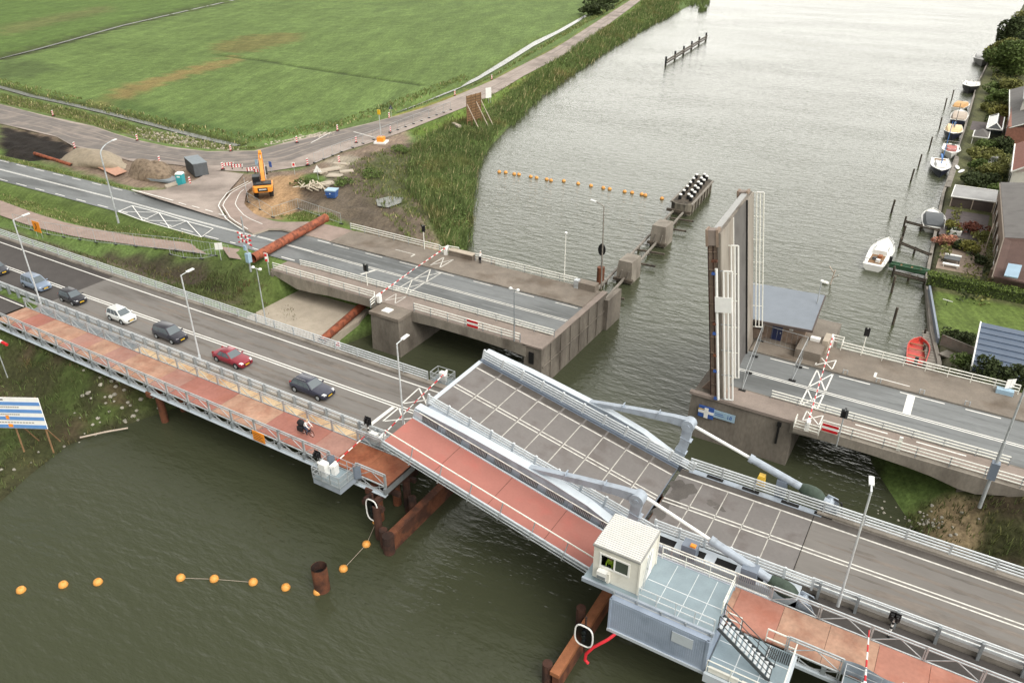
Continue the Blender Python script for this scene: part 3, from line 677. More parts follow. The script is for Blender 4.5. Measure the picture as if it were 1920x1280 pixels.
wb = thing("road_bridge", "long grey fixed road span carrying the queue of cars beside the rusty footbridge", "bridge", (-64,47.5,0))
MB().box(-92,-35.7,43.0,52.0,4.1,4.985).build('deck', 'edge_beam', wb)
MB().quad((-92,42.95,5.0),(-35.7,42.95,5.0),(-35.7,52.1,5.0),(-92,52.1,5.0)).build('road_surface', 'asphalt_new', wb)
mk = MB()
def ln(mb, s0, s1, t0, t1=None, w=.14, z=5.006):
    t1 = t0 if t1 is None else t1
    return mb.quad((s0,t0-w/2,z),(s1,t1-w/2,z),(s1,t1+w/2,z),(s0,t0+w/2,z))
ln(mk,-92,-60,51.2,51.3,.17); ln(mk,-60,-36,51.3,51.55,.17); ln(mk,-92,-70,43.5,43.4,.15)
for o_ in (-.18,.18): ln(mk,-92,-60,46.75+o_,47.35+o_,.14); ln(mk,-60,-36,47.35+o_,47.55+o_,.14)
mk.quad((-41.9,43.3,5.007),(-41.5,43.3,5.007),(-41.5,47.2,5.007),(-41.9,47.2,5.007))
def streaks(parent, rows, seed, z=5.003, m='asphalt_stain'):
    rq = random.Random(seed); sk_ = MB()
    for s0, s1, t, w_ in rows:
        n_ = max(6, int(abs(s1-s0)/.5)); up_, dn_ = [], []
        for i in range(n_+1):
            f = i/n_; e = math.sin(math.pi*f)**.5*w_*rq.uniform(.55,1.1); x = s0+(s1-s0)*f; c_ = t+.06*math.sin(x*.7)+rq.uniform(-.04,.04)
            up_.append((x,c_+e/2,z)); dn_.append((x,c_-e/2,z))
        sk_.strip(up_, dn_); z += .0003
    return sk_.build('stain', m, parent)
def bow(mb, s, t0, t1, w=2.0, z=5.008, lw=.14, side=(1,1)):
    def seg(a, b):
        a, b = Vector((a[0],a[1],z)), Vector((b[0],b[1],z)); n = Vector((-(b-a).y,(b-a).x,0)).normalized()*lw/2
        mb.quad(a+n,b+n,b-n,a-n)
    if side[0]: seg((s-w/2,t0),(s-w/2,t1))
    if side[1]: seg((s+w/2,t0),(s+w/2,t1))
    seg((s-w/2,t0),(s+w/2,t1)); seg((s-w/2,t1),(s+w/2,t0))
def seg5(mb, a, b, w=.15, z=5.009):
    A, B = Vector((a[0],a[1],z)), Vector((b[0],b[1],z)); n = Vector((-(B-A).y,(B-A).x,0)).normalized()*w/2; mb.quad(A+n,B+n,B-n,A-n)
for a, b in (((-41.37,48.13,5),(-41.63,51.21,5)),((-41.63,51.21,5),(-38.6,48.72,5)),((-41.24,48.21,5),(-39.11,50.47,5)),((-41.08,44.86,5),(-41.18,47.39,5)),((-41.18,47.39,5),(-38.95,45.44,5)),((-40.95,44.94,5),(-39.03,46.6,5))): seg5(mk, a, b)
mk.build('road_marking', 'paint_white', wb)
MB().box(-125,-36.6,52.1,52.75,4.5,5.22).build('edge_beam', 'edge_beam', wb)
MB().box(-92,-36.6,42.55,43.0,4.4,5.08).build('edge_beam', 'edge_beam', wb)
railing('guardrail', wb, [(-125,52.45,5.2),(-60,52.45,5.2),(-41.5,52.5,5.2)], (.22,.5,.78,1.06), .065, 'galv_bright', 'galv', 3., .12, 1.1)
gr = MB()
for z_, hh in ((5.45,.24),(5.82,.24)): 
    gr.beam((-125,42.62,z_),(-38.4,42.62,z_),.09,hh); gr.beam((-125,42.68,z_),(-38.4,42.68,z_),.07,.1)
gr.tube([(-125,42.5,6.18),(-38.4,42.5,6.18)], .06)
gl_ = gr.build('guardrail', 'galv_bright', wb)
subposts(gl_, 'post', 'galv_dark', MB().box(-.09,.09,-.16,.12,-.4,1.15), [(-125+2.03*i, 42.4, 5.0) for i in range(43)])
MB().box(-73,-41,41.42,42.5,4.8,4.93).build('plank_strip', 'plywood', wb)
MB().box(-92,-73,41.42,42.5,4.8,4.93).build('grating', 'galv_dark', wb)
for s_ in (-64,-49.5,-38): MB().tube([(s_,45,-2),(s_,45,4.1)],.5,10).tube([(s_,50,-2),(s_,50,4.1)],.5,10).box(s_-.7,s_+.7,43.2,51.8,3.4,4.1).build('pier', 'rust_dark', wb)

streaks(wb, [(-90,-42,44.4,.5),(-88,-40,46.1,.45),(-91,-38,48.9,.5),(-85,-39,50.4,.45),(-60,-48,45.3,.9),(-80,-72,49.6,.8),(-56,-50,50.0,.7)], 4)
fb = thing("footbridge", "steel footbridge of rusty deck plates between lattice railings, with a cyclist on it", "bridge", (-64,39.5,0))
plates(fb, -93.1, -34.8, 37.75, 41.2, [0,2,0,0,1,0,1,0,0,1,2,2,0,0,2,2,1,3,3])
truss(fb, -93.1, -40.9, 37.6); truss(fb, -37.85, -34.8, 37.6)
truss(fb, -93.1, -34.8, 41.3, flip=1, ztop=6.2)
MB().box(-93.1,-34.8,37.5,37.75,4.0,4.22).box(-93.1,-34.8,37.35,37.5,4.0,4.06).build('side_beam', 'steel_pale', fb)
for i in range(20): MB().box(-93+3.06*i-.12,-93+3.06*i+.12,37.4,41.4,4.25,4.85).build('cross_beam', 'galv_dark', fb)
MB().box(-34.95,-34.75,37.6,41.3,4.5,4.99).build('end_plate', 'rust_dark', fb)
for (s_, t_, l_) in ((-65.5,38.4,"a"),(-36.6,38.4,"b")):
    p = MB().tube([(s_,t_,-2.5),(s_,t_,3.9)],.38,12).tube([(s_,t_+2.4,-2.5),(s_,t_+2.4,3.9)],.38,12)
    p.box(s_-.35,s_+.35,37.3,41.4,3.6,4.15); p.box(s_-1,s_+1,t_-.25,t_+.25,3.2,3.4); p.build('pile', 'rust', fb)

# ---- rusty fender walls standing in the water either side of the passage
def fender_wall(s, t0, t1, label, head=True):
    f = thing("fender_wall", label, "fender wall", (s,(t0+t1)/2,0), 0, "rusty fender walls")
    MB().beam((s,t0,1.6),(s,t1,1.6),.7,.35).build('top_beam', 'rust_bright' if not head else 'rust', f)
    MB().beam((s+.05,t0+.1,.4),(s+.05,t1,.4),.5,1.9).build('wale', 'rust', f)
    for i, tt in enumerate(np.linspace(t0+.4, t1, 5)): MB().tube([(s-.75,tt,-2.5),(s-.75,tt,1.9+(i % 2)*.5)],.36,10).build('pile', 'rust_dark', f)
    if head:
        MB().tube([(s,t0+.1,-2.5),(s,t0+.1,1.85)],.5,12).build('pile', 'rust_dark', f)
    return f
fender_wall(-33.4, 35.6, 52, "rusty sheet steel fender wall under the end of the rusty footbridge")
fw = fender_wall(-15.4, 31.2, 52, "rusty fender beam in the water below the white cabin", False)
cr = MB()
for s_ in (-36.3,-35.4): 
    cr.beam((s_,36.5,3.7),(s_,42,3.7),.35,.4)
for t_ in (36.8,39,41.2): cr.beam((-36.8,t_,3.2),(-34.6,t_,3.2),.35,.4)
cr.tube([(-35.2,36.6,-2.5),(-35.2,36.6,3.5)],.34,10)
cr.tube([(-35.2,40.6,-2.5),(-35.2,40.6,3.5)],.34,10)
tag(cr.build("support_trestle", 'rust_dark'), "dark rusty trestle of beams holding the end of the footbridge", "trestle")

# ---- the bascule leaf, drawn closed and swung up about its hinge
LEAF = R(12.8); HS = -14.9; TIP = HS-20.6
lf = thing("bascule_leaf", "grey steel bascule leaf tilted open with a red cycle lane along its side", "bridge leaf", (HS,48,5.0))
MB().box(TIP,HS,44.2,52.4,4.55,4.985).build('deck', 'steel_blue_dark', lf)
MB().quad((TIP+.25,44.35,5.0),(HS-.05,44.35,5.0),(HS-.05,52.3,5.0),(TIP+.25,52.3,5.0)).build('road_surface', 'asphalt_leaf', lf)
MB().box(TIP-.12,TIP+.25,44.1,52.4,4.5,5.02).build('nose_plate', 'steel_pale', lf)
mk = MB(); mf = MB(); me_ = MB(); mn_ = MB()
for i in range(9):
    a_ = TIP+.3+i*2.26; b_ = min(a_+2.1, HS-.1)
    for o_ in (-.2,.2): ln(mk,a_,b_,47.75+o_+.01*i*2.2,47.77+o_+.01*i*2.2,.12)
    ln(me_,a_,b_,51.3,51.3,.13); ln(mn_,a_,b_,44.75,44.75,.08)
for i in range(1,9):
    s_ = TIP+.3+i*2.26; mf.quad((s_-.04,44.4,5.007),(s_+.04,44.4,5.007),(s_+.04,51.3,5.007),(s_-.04,51.3,5.007))
mk.build('centre_line', 'paint_worn', lf); me_.build('edge_line', 'paint_worn', lf); mn_.build('edge_line', 'paint_worn', lf); mf.build('joint_strip', 'paint_faint', lf)
jb = MB(); 
for i in range(0,9):
    s_ = TIP+.3+i*2.26; jb.add([(s_+.1,51.6,5.006),(s_+.5,51.5,5.006),(s_+1.3,51.52,5.006),(s_+1.9,51.48,5.006),(s_+2.2,51.62,5.006),(s_+2.2,52.3,5.006),(s_+.1,52.3,5.006)],[tuple(range(7))])
jb.build('gutter', 'asphalt_wet', lf)
def girder(parent, t0, t1, grille=None):
    # side profile (s,z) of the tapering girder with its lifting bracket
    prof = [(TIP,4.3),(TIP,5.7),(TIP+5,6.05),(HS-7.5,6.25),(HS-4,6.05),(HS-.6,5.35),(HS+.6,5.2),(HS+.6,4.2)]
    g_ = MB().prism([(s,t0,z) for s,z in prof],(0,t1-t0,0)).build('girder', 'steel_blue', parent)
    fl = MB(); top = prof[1:6]
    for a, b in zip(top[:-1], top[1:]): fl.beam((a[0],(t0+t1)/2,a[1]+.03),(b[0],(t0+t1)/2,b[1]+.03),t1-t0+.16,.07)
    fl.build('top_flange', 'steel_pale', g_)
    for i in range(10): MB().box(TIP+.8+i*2.05,TIP+.86+i*2.05,t0-.1,t0,4.35,5.5).build('stiffener', 'steel_blue', g_)
    # bracket: inclined upper arm, pivot head and upright leg
    a0, a1 = (HS-9.6,6.0), (HS-1.2,9.25)
    c_ = (t0+t1)/2; arm = MB()
    arm.loft([[(s,c_+y*w_,z+k*h_) for y,k in ((-1,-1),(1,-1),(1,1),(-1,1))] for s,z,w_,h_ in ((a0[0],a0[1]+.1,.24,.12),(HS-5.5,7.62,.25,.27),(HS-2.2,8.78,.25,.36),(HS-.9,9.12,.27,.42))])
    for s,z in ((HS-6.5,7.4),(HS-3.4,8.5)): arm.box(s-.04,s+.04,c_-.3,c_+.3,z-.3,z+.34)
    arm.build('bracket_arm', 'steel_blue', parent)
    lg = MB().loft([[(s+k*h_,c_+y*w_,z) for y,k in ((-1,-1),(1,-1),(1,1),(-1,1))] for s,z,w_,h_ in ((HS-.45,4.9,.27,.5),(HS-.45,7.2,.25,.38),(HS-.7,8.9,.26,.42))])
    for z in (6.2,7.6): lg.box(HS-.95,HS+.08,c_-.3,c_+.3,z-.04,z+.04)
    lg.build('bracket_leg', 'steel_blue', parent)
    hd = MB().tube([(HS-.7,c_-.45,9.05),(HS-.7,c_+.45,9.05)],.56,18).tube([(HS-.7,c_-.5,9.05),(HS-.7,c_+.5,9.05)],.2,12)
    hd.build('pivot_head', 'steel_blue', parent, smooth=True)
    return g_
girder(lf, 42.15, 42.8); girder(lf, 53.1, 53.62)
MB().box(TIP+.4,HS,42.72,44.2,4.6,5.1).build('side_strip', 'steel_blue', lf)
for s_ in (TIP+2.4,TIP+5.0): MB().box(s_,s_+1.2,43.1,43.5,5.1,5.12).build('hand_hole', 'dark_void', lf)
MB().box(TIP,HS,52.4,53.1,4.6,5.2).build('side_strip', 'steel_blue_dark', lf)
for t_ in (43.85,52.65): railing('guardrail', lf, [(TIP+.1,t_,5.1),(HS+1.2,t_,5.1)], (.2,.47,.74,1.0), .075, 'galv_bright', 'galv_bright', 2.28, .17, 1.15)
hg = MB()
for t_ in (42.0,43.4): hg.box(TIP+1.9,TIP+2.3,t_+.35,t_+.55,5.75,5.95)
for t_ in (42.4,53.3): MB().box(TIP+2.3,TIP+2.75,t_-.15,t_+.25,5.72,5.9).build('warning_lamp', 'orange', lf)
# cycle lane carried on the leaf
MB().box(TIP+.1,HS-.6,38.0,41.75,4.6,4.88).build('cycle_lane', 'path_red', lf)
MB().box(TIP+.1,HS-.6,37.85,38.0,4.5,4.93).box(TIP+.1,HS-.6,41.75,41.9,4.5,4.94).build('lane_edge', 'steel_pale', lf)
for i in range(1,4): MB().box(TIP+5.1*i,TIP+5.1*i+.03,38.0,41.75,4.878,4.886).build('seam', 'rust_dark', lf)
railing('railing', lf, [(TIP+.1,37.9,5.0),(HS-.6,37.9,5.0)], (1.15,), .055, 'rail_white', 'galv', 2.9, .07, 1.15)
railing('side_rail', lf, [(TIP+.1,37.7,4.5),(HS-.6,37.7,4.5)], (0,.3,.6), .05, 'galv', 'galv', 2.9, .08, .7, drop=.2)
MB().tube([(TIP+.6,41.95,5.66),(HS-.8,41.95,5.66)],.045).build('hand_rail', 'rail_white', lf)
for i in range(8):
    s_ = TIP+.9+i*2.45; v = MB().box(s_,s_+1.6,42.03,42.14,4.95,5.5); v.k = 0
    gq = v.build('vent_grille', 'dark_box', lf)
    b_ = MB()
    for k in range(11): b_.box(s_+.04+k*.145,s_+.12+k*.145,41.99,42.03,4.97,5.48)
    b_.build('bar', 'galv_dark', gq)
MB().box(TIP,TIP+.9,41.98,42.13,4.7,5.6).build('end_panel', 'steel_pale', lf)
lf.rotation_euler = (0, LEAF, 0)

# ---- hydraulic cylinders that lift the leaf
ca, sa = math.cos(LEAF), math.sin(LEAF)
def leafpt(s, z): x, y = s-HS, z-5.0; return (HS+x*ca+y*sa, 5.0-x*sa+y*ca)
def cylinder(t, label, foot):
    hd = leafpt(HS-.7, 9.05); p0 = Vector((hd[0],t,hd[1])); p1 = Vector((foot[0],t,foot[1]))
    c = thing("lifting_cylinder", label, "hydraulic cylinder", (foot[0],t,5.0), 0, "hydraulic cylinders of the bascule leaf")
    P = lambda f: tuple(p0+(p1-p0)*f)
    MB().tube([P(0),P(.47)],.14,12).build('piston_rod', 'lamp_white', c, smooth=True)
    MB().tube([P(.45),P(.46),P(.84)],[.2,.31,.31],16).tube([P(.44),P(.47)],.36,16).build('barrel', 'steel_blue', c, smooth=True)
    MB().tube([P(.8),P(.83),P(.88),P(.92),P(.955)],[.34,.5,.62,.58,.36],12).build('tarp_cover', 'tarp_green', c, smooth=True)
    m_ = MB().tube([P(.94),P(1.)],.28,12)
    m_.tube([(foot[0],t-.55,foot[1]),(foot[0],t+.55,foot[1])],.3,12)
    for y in (-.5,.42): m_.prism([(foot[0]-.9,t+y,4.6),(foot[0]+.9,t+y,4.6),(foot[0]+.5,t+y,foot[1]+.3),(foot[0]-.3,t+y,foot[1]+.45)],(0,.09,0))
    m_.build('foot_mount', 'steel_blue', c)
    hs_ = MB().tube([(foot[0]+.2,t+.3,foot[1]+.35),(foot[0]+.8,t+.35,foot[1]+.1),(foot[0]+1.0,t+.4,4.9)],.07); hs_.build('hose', 'rubber', c)
cylinder(53.5, "pale blue lifting cylinder beyond the far guardrail, out over the water", (-2.7,5.75))
cylinder(43.0, "pale blue lifting cylinder beside the white cabin platform", (-2.2,5.0))

# ---- fixed span east of the hinge
eb = thing("road_bridge", "short empty fixed road span with hinge gap, right of the tilted leaf", "bridge", (0,48,0))
MB().box(HS+.35,60,44.5,52.6,4.1,4.985).build('deck', 'edge_beam', eb)
MB().quad((HS+.35,44.45,5.0),(-3.5,44.45,5.0),(-3.5,52.5,5.0),(HS+.35,52.5,5.0)).build('road_surface', 'asphalt_leaf', eb)
MB().quad((-3.46,44.45,5.0),(60,44.45,5.0),(60,52.6,5.0),(-3.46,52.6,5.0)).build('road_surface', 'asphalt_new', eb)
wet = MB()
for cx_, cy_, rx_, ry_, ph in ((-13.6,49.9,1.0,1.3,0),(-13.9,48.2,.7,.8,2),(-14.1,46.6,.5,1.1,4),(-10.9,49.6,.5,.35,1),(-10.2,49.3,.45,.3,3)):
    wet.add([(cx_+rx_*math.cos(a)*(1+.22*math.sin(3*a+ph)+.12*math.sin(7*a+ph)), cy_+ry_*math.sin(a)*(1+.22*math.sin(3*a+ph)+.12*math.sin(7*a)), 5.0025+.0004*ph) for a in np.linspace(0,6.2832,33)[:-1]], [tuple(range(32))])
wet.build('wet_patch', 'asphalt_wet', eb)
mk = MB()
for o_ in (-.2,.2): ln(mk,HS+.4,60,48.05+o_,48.9+o_,.14)
ln(mk,HS+.4,60,51.62,51.68,.16); ln(mk,-4,60,45.1,45.3,.16)
mf = MB()
for i in range(4): s_ = -12.35+i*2.13; mf.quad((s_-.04,44.5,5.006),(s_+.04,44.5,5.006),(s_+.04,51.6,5.006),(s_-.04,51.6,5.006))
mf.build('joint_strip', 'paint_faint', eb)
mk.build('road_marking', 'paint_worn', eb)
MB().quad((HS+.35,51.75,5.006),(60,51.8,5.006),(60,52.55,5.006),(HS+.35,52.5,5.006)).build('gutter', 'asphalt_wet', eb)
MB().quad((-3.56,44.5,5.007),(-3.5,44.5,5.007),(-3.5,52.5,5.007),(-3.56,52.5,5.007)).build('joint', 'joint_black', eb)
MB().box(-3.4,60,52.6,53.3,4.5,5.2).build('edge_beam', 'edge_beam', eb)
railing('guardrail', eb, [(HS+1,52.85,5.05),(-3,52.9,5.05),(60,53.1,5.1)], (.3,.57,.84,1.1), .07, 'galv_bright', 'galv', 3., .13, 1.15)
railing('guardrail', eb, [(HS+1.2,44.2,5.05),(-2,44.3,5.05)], (.25,.52,.79,1.05), .075, 'galv_bright', 'galv_bright', 2.1, .16, 1.15)
gr = MB()
for z_ in (5.45,5.82): gr.beam((-2,44.4,z_),(60,45,z_),.09,.24)
gr.tube([(-2,44.3,6.18),(60,44.9,6.18)],.06)
g_ = gr.build('guardrail', 'galv_bright', eb)
subposts(g_, 'post', 'galv_dark', MB().box(-.09,.09,-.16,.12,-.4,1.15), [(-1.5+2.5*i, 44.22+i*.024, 5.0) for i in range(14)])
gx = MB().box(HS+1,-3,52.4,53.0,4.2,5.05).build('girder', 'steel_blue', eb)
bx = MB().box(HS+1.3,-2.6,42.5,44.0,4.0,5.35).build('girder', 'steel_pale', eb)
for i, s_ in enumerate((-13.2,-10.9,-8.6,-6.6,-4.6)): MB().box(s_,s_+1.5,42.9,43.6,5.35,5.362).build('hand_hole', 'dark_void', bx)
for s_ in (-12.4,-9.4,-6.2,-3.6): MB().box(s_,s_+1.4,52.5,52.9,5.05,5.06).build('hand_hole', 'dark_void', gx)
for s_ in (-11,-6.6): MB().box(s_,s_+1.1,42.3,43.2,5.36,6.5).build('bearing_block', 'steel_blue_dark', eb)
MB().box(-6.9,-6.1,53.1,54.0,4.8,6.6).build('bearing_block', 'steel_blue_dark', eb)
MB().box(-10.4,-10,42.4,42.7,6.5,6.65).build('warning_lamp', 'orange', eb)
MB().prism([(-8.6,53.3,5.2),(-7.8,53.3,5.2),(-7.9,53.3,6.3),(-8.4,53.3,6.3)],(0,.5,0)).build('cover', 'yellow', eb)
for s_ in (-12,-2): MB().tube([(s_,46,-2.5),(s_,46,4.1)],.55,10).tube([(s_,51,-2.5),(s_,51,4.1)],.55,10).box(s_-.8,s_+.8,44.5,52.5,3.3,4.1).build('pier', 'rust_dark', eb)
MB().box(-2.6,60,42.0,44.4,4.3,4.6).build('drain_deck', 'asphalt_dark', eb)

streaks(eb, [(-3,30,46.2,.5),(-2,30,47.3,.4),(-3,30,49.6,.5),(-1,30,50.9,.4),(1.5,9,46.5,.9),(5,14,46.1,.8),(-.5,1.5,50.0,.5),(10,20,50.2,.7)], 8)
ef = thing("footbridge", "salmon pink footbridge deck passing the white cabin and stairs", "bridge", (0,40,0))
for i in range(24):
    a = -15.4+3.05*i
    MB().box(a+.012,a+3.038,38.35+.012*i,41.85+.012*i,4.86,5.0).build('deck_plate', ['path_east','path_east','plate_tan','path_east'][(i+(1 if i > 3 else 0)) % 4] if i != 4 else 'plate_tan', ef)
truss(ef, -4.2, 12, 42.0, step=1.6); truss(ef, 12, 55, 42.2, step=1.6)
truss(ef, -2.2, 1.1, 38.3, step=1.6); truss(ef, 4.6, 40, 38.4, step=1.6)
MB().box(-15.4,60,38.1,38.35,4.0,4.25).build('side_beam', 'steel_pale', ef)
MB().box(-15.4,-4.2,41.9,42.1,4.3,5.1).build('side_beam', 'steel_pale', ef)
railing('railing', ef, [(-14,42.0,5.0),(-4.2,42.05,5.0)], (.1,1.15), .05, 'rail_white', 'galv', 2.6, .07, 1.15)
ms = MB()
for k in range(70): ms.box(-13.8+k*.135,-13.76+k*.135,42.0,42.02,5.15,6.1)
ms.build('mesh_panel', 'galv', ef)
for i in range(8): MB().box(-15+5*i,-14.7+5*i,38.2,42,4.3,4.85).build('cross_beam', 'galv_dark', ef)
for s_ in (-3,8): MB().tube([(s_,38.8,-2.5),(s_,38.8,4.3)],.4,10).tube([(s_,41.3,-2.5),(s_,41.3,4.3)],.4,10).build('pile', 'rust_dark', ef)

# ---- equipment container with the operator's cabin, platforms and stairs
ct = thing("equipment_container", "long pale blue corrugated shipping container below the white cabin", "container", (-9.8,36.6,5))
MB().box(-13.05,-6.35,34.3,38.1,4.62,7.35).build('body', 'container_blue', ct)
cg = MB()
for k in range(44): cg.box(-12.8+k*.145,-12.72+k*.145,34.28,34.3,4.95,7.2)
cg.build('corrugation', 'container_blue', ct)
MB().box(-13.1,-6.3,34.2,38.2,4.4,4.64).build('base_frame', 'steel_pale', ct)
MB().box(-13.08,-12.95,34.24,34.4,4.64,7.35).box(-6.5,-6.32,34.24,34.4,4.64,7.35).build('corner_post', 'container_blue', ct)
MB().box(-8.7,-7.3,34.22,34.26,6.1,6.95).build('door_panel', 'steel_pale', ct)
pf = thing("upper_platform", "grey floored platform with railings on top of the pale blue container", "platform", (-10.6,37,7.4))
MB().box(-15.35,-6.3,34.9,39.2,7.38,7.6).build('floor', 'floor_grey', pf)
fs = MB()
for s_ in (-10.2,-8.7,-7.4): fs.box(s_-.02,s_+.02,34.95,39.1,7.6,7.61)
fs.box(-11.5,-6.4,36.9,36.96,7.6,7.61); fs.build('floor_seam', 'galv_bright', pf)
MB().box(-15.4,-6.25,34.75,34.92,7.3,7.62).box(-15.4,-6.25,39.2,39.3,7.3,7.62).build('edge_beam', 'steel_blue', pf)
railing('railing', pf, [(-11.4,34.95,7.6),(-6.35,34.95,7.6)], (.5,1.05), .04, 'galv_bright', 'galv_bright', 1.4, .05, 1.05)
railing('railing', pf, [(-11.4,39.2,7.6),(-6.35,39.2,7.6),(-6.35,36.6,7.6)], (.5,1.05), .045, 'rail_white', 'rail_white', 1.7, .05, 1.05)
railing('side_rail', pf, [(-13,34.72,7.1),(-6.4,34.72,7.1)], (.0,.28), .04, 'galv', 'galv_dark', 1.6, .12, .5, drop=.1)
cb = thing("control_cabin", "white control cabin with ribbed roof on the platform above the container", "cabin", (-13.2,37,7.6))
cw_ = MB().box(-14.85,-11.62,35.25,35.33,7.62,8.8).box(-14.85,-11.62,35.25,35.33,10.0,10.36).box(-14.85,-14.4,35.25,35.33,8.8,10.0).box(-12.25,-11.62,35.25,35.33,8.8,10.0)
cw_.box(-14.85,-11.62,38.47,38.55,7.62,10.36).box(-14.85,-14.77,35.33,38.47,7.62,10.36).box(-11.7,-11.62,35.33,38.47,7.62,10.36); cw_.build('wall', 'offwhite', cb)
MB().box(-14.77,-11.7,35.33,38.47,7.6,7.66).build('floor', 'dark_box', cb)
MB().box(-14.92,-11.55,35.18,38.62,10.36,10.5).build('roof', 'boat_grey', cb)
rb = MB()
for k in range(18): rb.box(-14.85,-11.62,35.22+k*.188,35.36+k*.188,10.5,10.6)
rb.build('roof_rib', 'roof_white', cb)
wf = MB()
for x0,x1,z0,z1 in ((-14.4,-12.25,8.8,8.92),(-14.4,-12.25,9.88,10.0),(-14.4,-14.28,8.92,9.88),(-12.37,-12.25,8.92,9.88),(-13.38,-13.27,8.92,9.88)): wf.box(x0,x1,35.2,35.3,z0,z1)
wn = wf.build('window', 'white', cb)
MB().box(-14.28,-13.38,35.24,35.255,8.92,9.88).build('pane', 'glass_clear', wn); MB().box(-13.27,-12.37,35.24,35.255,8.92,9.88).build('pane', 'glass_room', wn)
ac = MB().box(-14.4,-13.7,34.85,35.24,8.05,8.65).build('air_conditioner', 'white', cb)
MB().box(-14.35,-13.75,34.82,34.86,8.1,8.35).build('louvre', 'galv_dark', ac)
MB().box(-13.68,-13.52,34.9,35.2,7.9,8.7).build('junction_box', 'offwhite', cb)
dr = MB().box(-11.62,-11.57,36.6,37.6,7.65,9.75).build('door', 'white', cb)
MB().box(-11.57,-11.5,36.7,36.76,8.6,8.8).build('handle', 'black', dr)
for t_ in (35.25,38.47): MB().box(-11.66,-11.54,t_-.04,t_+.08,7.62,10.4).build('corner_post', 'offwhite', cb)
MB().tube([(-11.45,35.6,7.7),(-11.45,36.5,10.2)],.03).tube([(-11.45,36.0,7.7),(-11.45,36.9,10.2)],.03).build('ladder_rail', 'galv', cb)
lp = thing("lower_platform", "grey grating platform at the foot of the steel stairs", "platform", (-4.3,36,4.6))
MB().box(-6.25,-1.7,34.1,38.25,4.7,4.9).build('floor', 'floor_grey', lp)
sm = MB()
for s_ in (-4.7,-3.2): sm.box(s_-.03,s_+.03,34.2,38.2,4.9,4.91)
sm.box(-6.2,-1.8,35.4,35.46,4.9,4.912).box(-6.2,-1.8,36.9,36.96,4.9,4.911); sm.build('floor_seam', 'galv_bright', lp)
MB().box(-6.3,-1.6,33.9,34.1,4.2,4.92).box(-1.7,-1.5,33.9,38.3,4.2,4.92).build('edge_beam', 'steel_pale', lp)
railing('railing', lp, [(-6.2,34.1,4.9),(-1.7,34.1,4.9),(-1.7,38.2,4.9)], (.55,1.1), .045, 'rail_white', 'rail_white', 1.5, .05, 1.1)
railing('railing', lp, [(-5.3,38.35,5.0),(-6.3,38.35,5.0)], (.55,1.1), .045, 'rail_white', 'rail_white', 1.5, .05, 1.1)
railing('gate', lp, [(-3.6,38.35,5.0),(-1.7,38.35,5.0)], (.3,1.1), .06, 'rail_white', 'rail_white', 1.9, .06, 1.1)
MB().box(-6.1,-4.2,34.15,34.35,4.92,5.3).box(-4.0,-2.7,34.15,34.35,4.92,5.3).build('kick_panel', 'offwhite', lp)
gb = MB()
for k in range(12): gb.box(-3.3+k*.13,-3.25+k*.13,37.2,38.1,4.4,4.95)
gb.build('grille', 'joint_black', lp)
stt = thing("stairs", "steep steel stairs with dark handrails down to the grating platform", "stairs", (-4,36,5))
a, b = (-6.2,7.55), (-2.6,4.95)
trd = MB()
for k in range(12):
    f = (k+.5)/12; s_ = a[0]+(b[0]-a[0])*f; z_ = a[1]+(b[1]-a[1])*f; trd.box(s_-.1,s_+.1,35.55,36.55,z_-.02,z_+.02)
trd.build('tread', 'galv_bright', stt)
for t_ in (35.45,36.65):
    MB().beam((a[0],t_,a[1]-.05),(b[0],t_,b[1]-.05),.06,.24).build('stringer', 'dark_box', stt)
    hr = MB().tube([(a[0],t_,a[1]+1.05),(b[0],t_,b[1]+1.05),(b[0],t_,b[1])],.035).tube([(a[0],t_,a[1]+.55),(b[0],t_,b[1]+.55)],.03)
    for k in range(4): f = k/3; s_ = a[0]+(b[0]-a[0])*f; z_ = a[1]+(b[1]-a[1])*f; hr.tube([(s_,t_,z_),(s_,t_,z_+1.05)],.03)
    hr.build('handrail', 'dark_box', stt)
tag(MB().tube([(-12.34,34.5,4.44),(-12.78,33.8,4.1),(-13.56,33.2,3.45),(-13.95,33,2.77),(-14,33,2.14),(-13.74,33,1.93)],.11,8).build("hose", 'hose_red', smooth=True), "bright red hose hanging in a curve below the blue container", "hose")

# ================================================================ OLD BRIDGE (concrete, its leaf standing upright)
def fascia(parent, s, zt, zb, t0, t1, m='concrete', name='girder'):
    P = [(a, t0, zt) for a in (s[0], s[-1])]
    poly = [(s[0],t0,zt)]+[(s[-1],t0,zt)]+[(a,t0,b) for a, b in zip(s[::-1], zb[::-1])]
    return MB().prism(poly, (0,t1-t0,0)).build(name, m, parent)
ob = thing("old_bridge", "brown concrete bridge approach with rusty pipe lying across it, ending at a blunt pier", "bridge", (-56,72,0))
MB().box(-76,-34.9,64.3,80.7,4.3,4.94).build('deck', 'concrete', ob)
for t0, t1 in ((64.15,64.9),(80.2,80.85)):
    fascia(ob, [-75.6,-73.5,-71.5,-69,-66,-61,-56.6], 5.06, [4.5,3.9,3.35,3.45,3.75,3.95,3.95], t0, t1)
    fascia(ob, [-52.7,-49,-43,-39,-36.8], 5.06, [3.7,3.9,3.9,3.75,3.55], t0, t1)
for t_ in (68,72,76.5): fascia(ob, [-75.6,-71.5,-66,-56.6], 4.5, [4.2,3.4,3.8,3.9], t_-.4, t_+.4, 'concrete_dark'); fascia(ob, [-52.7,-43,-36.8], 4.5, [3.7,3.9,3.6], t_-.4, t_+.4, 'concrete_dark')
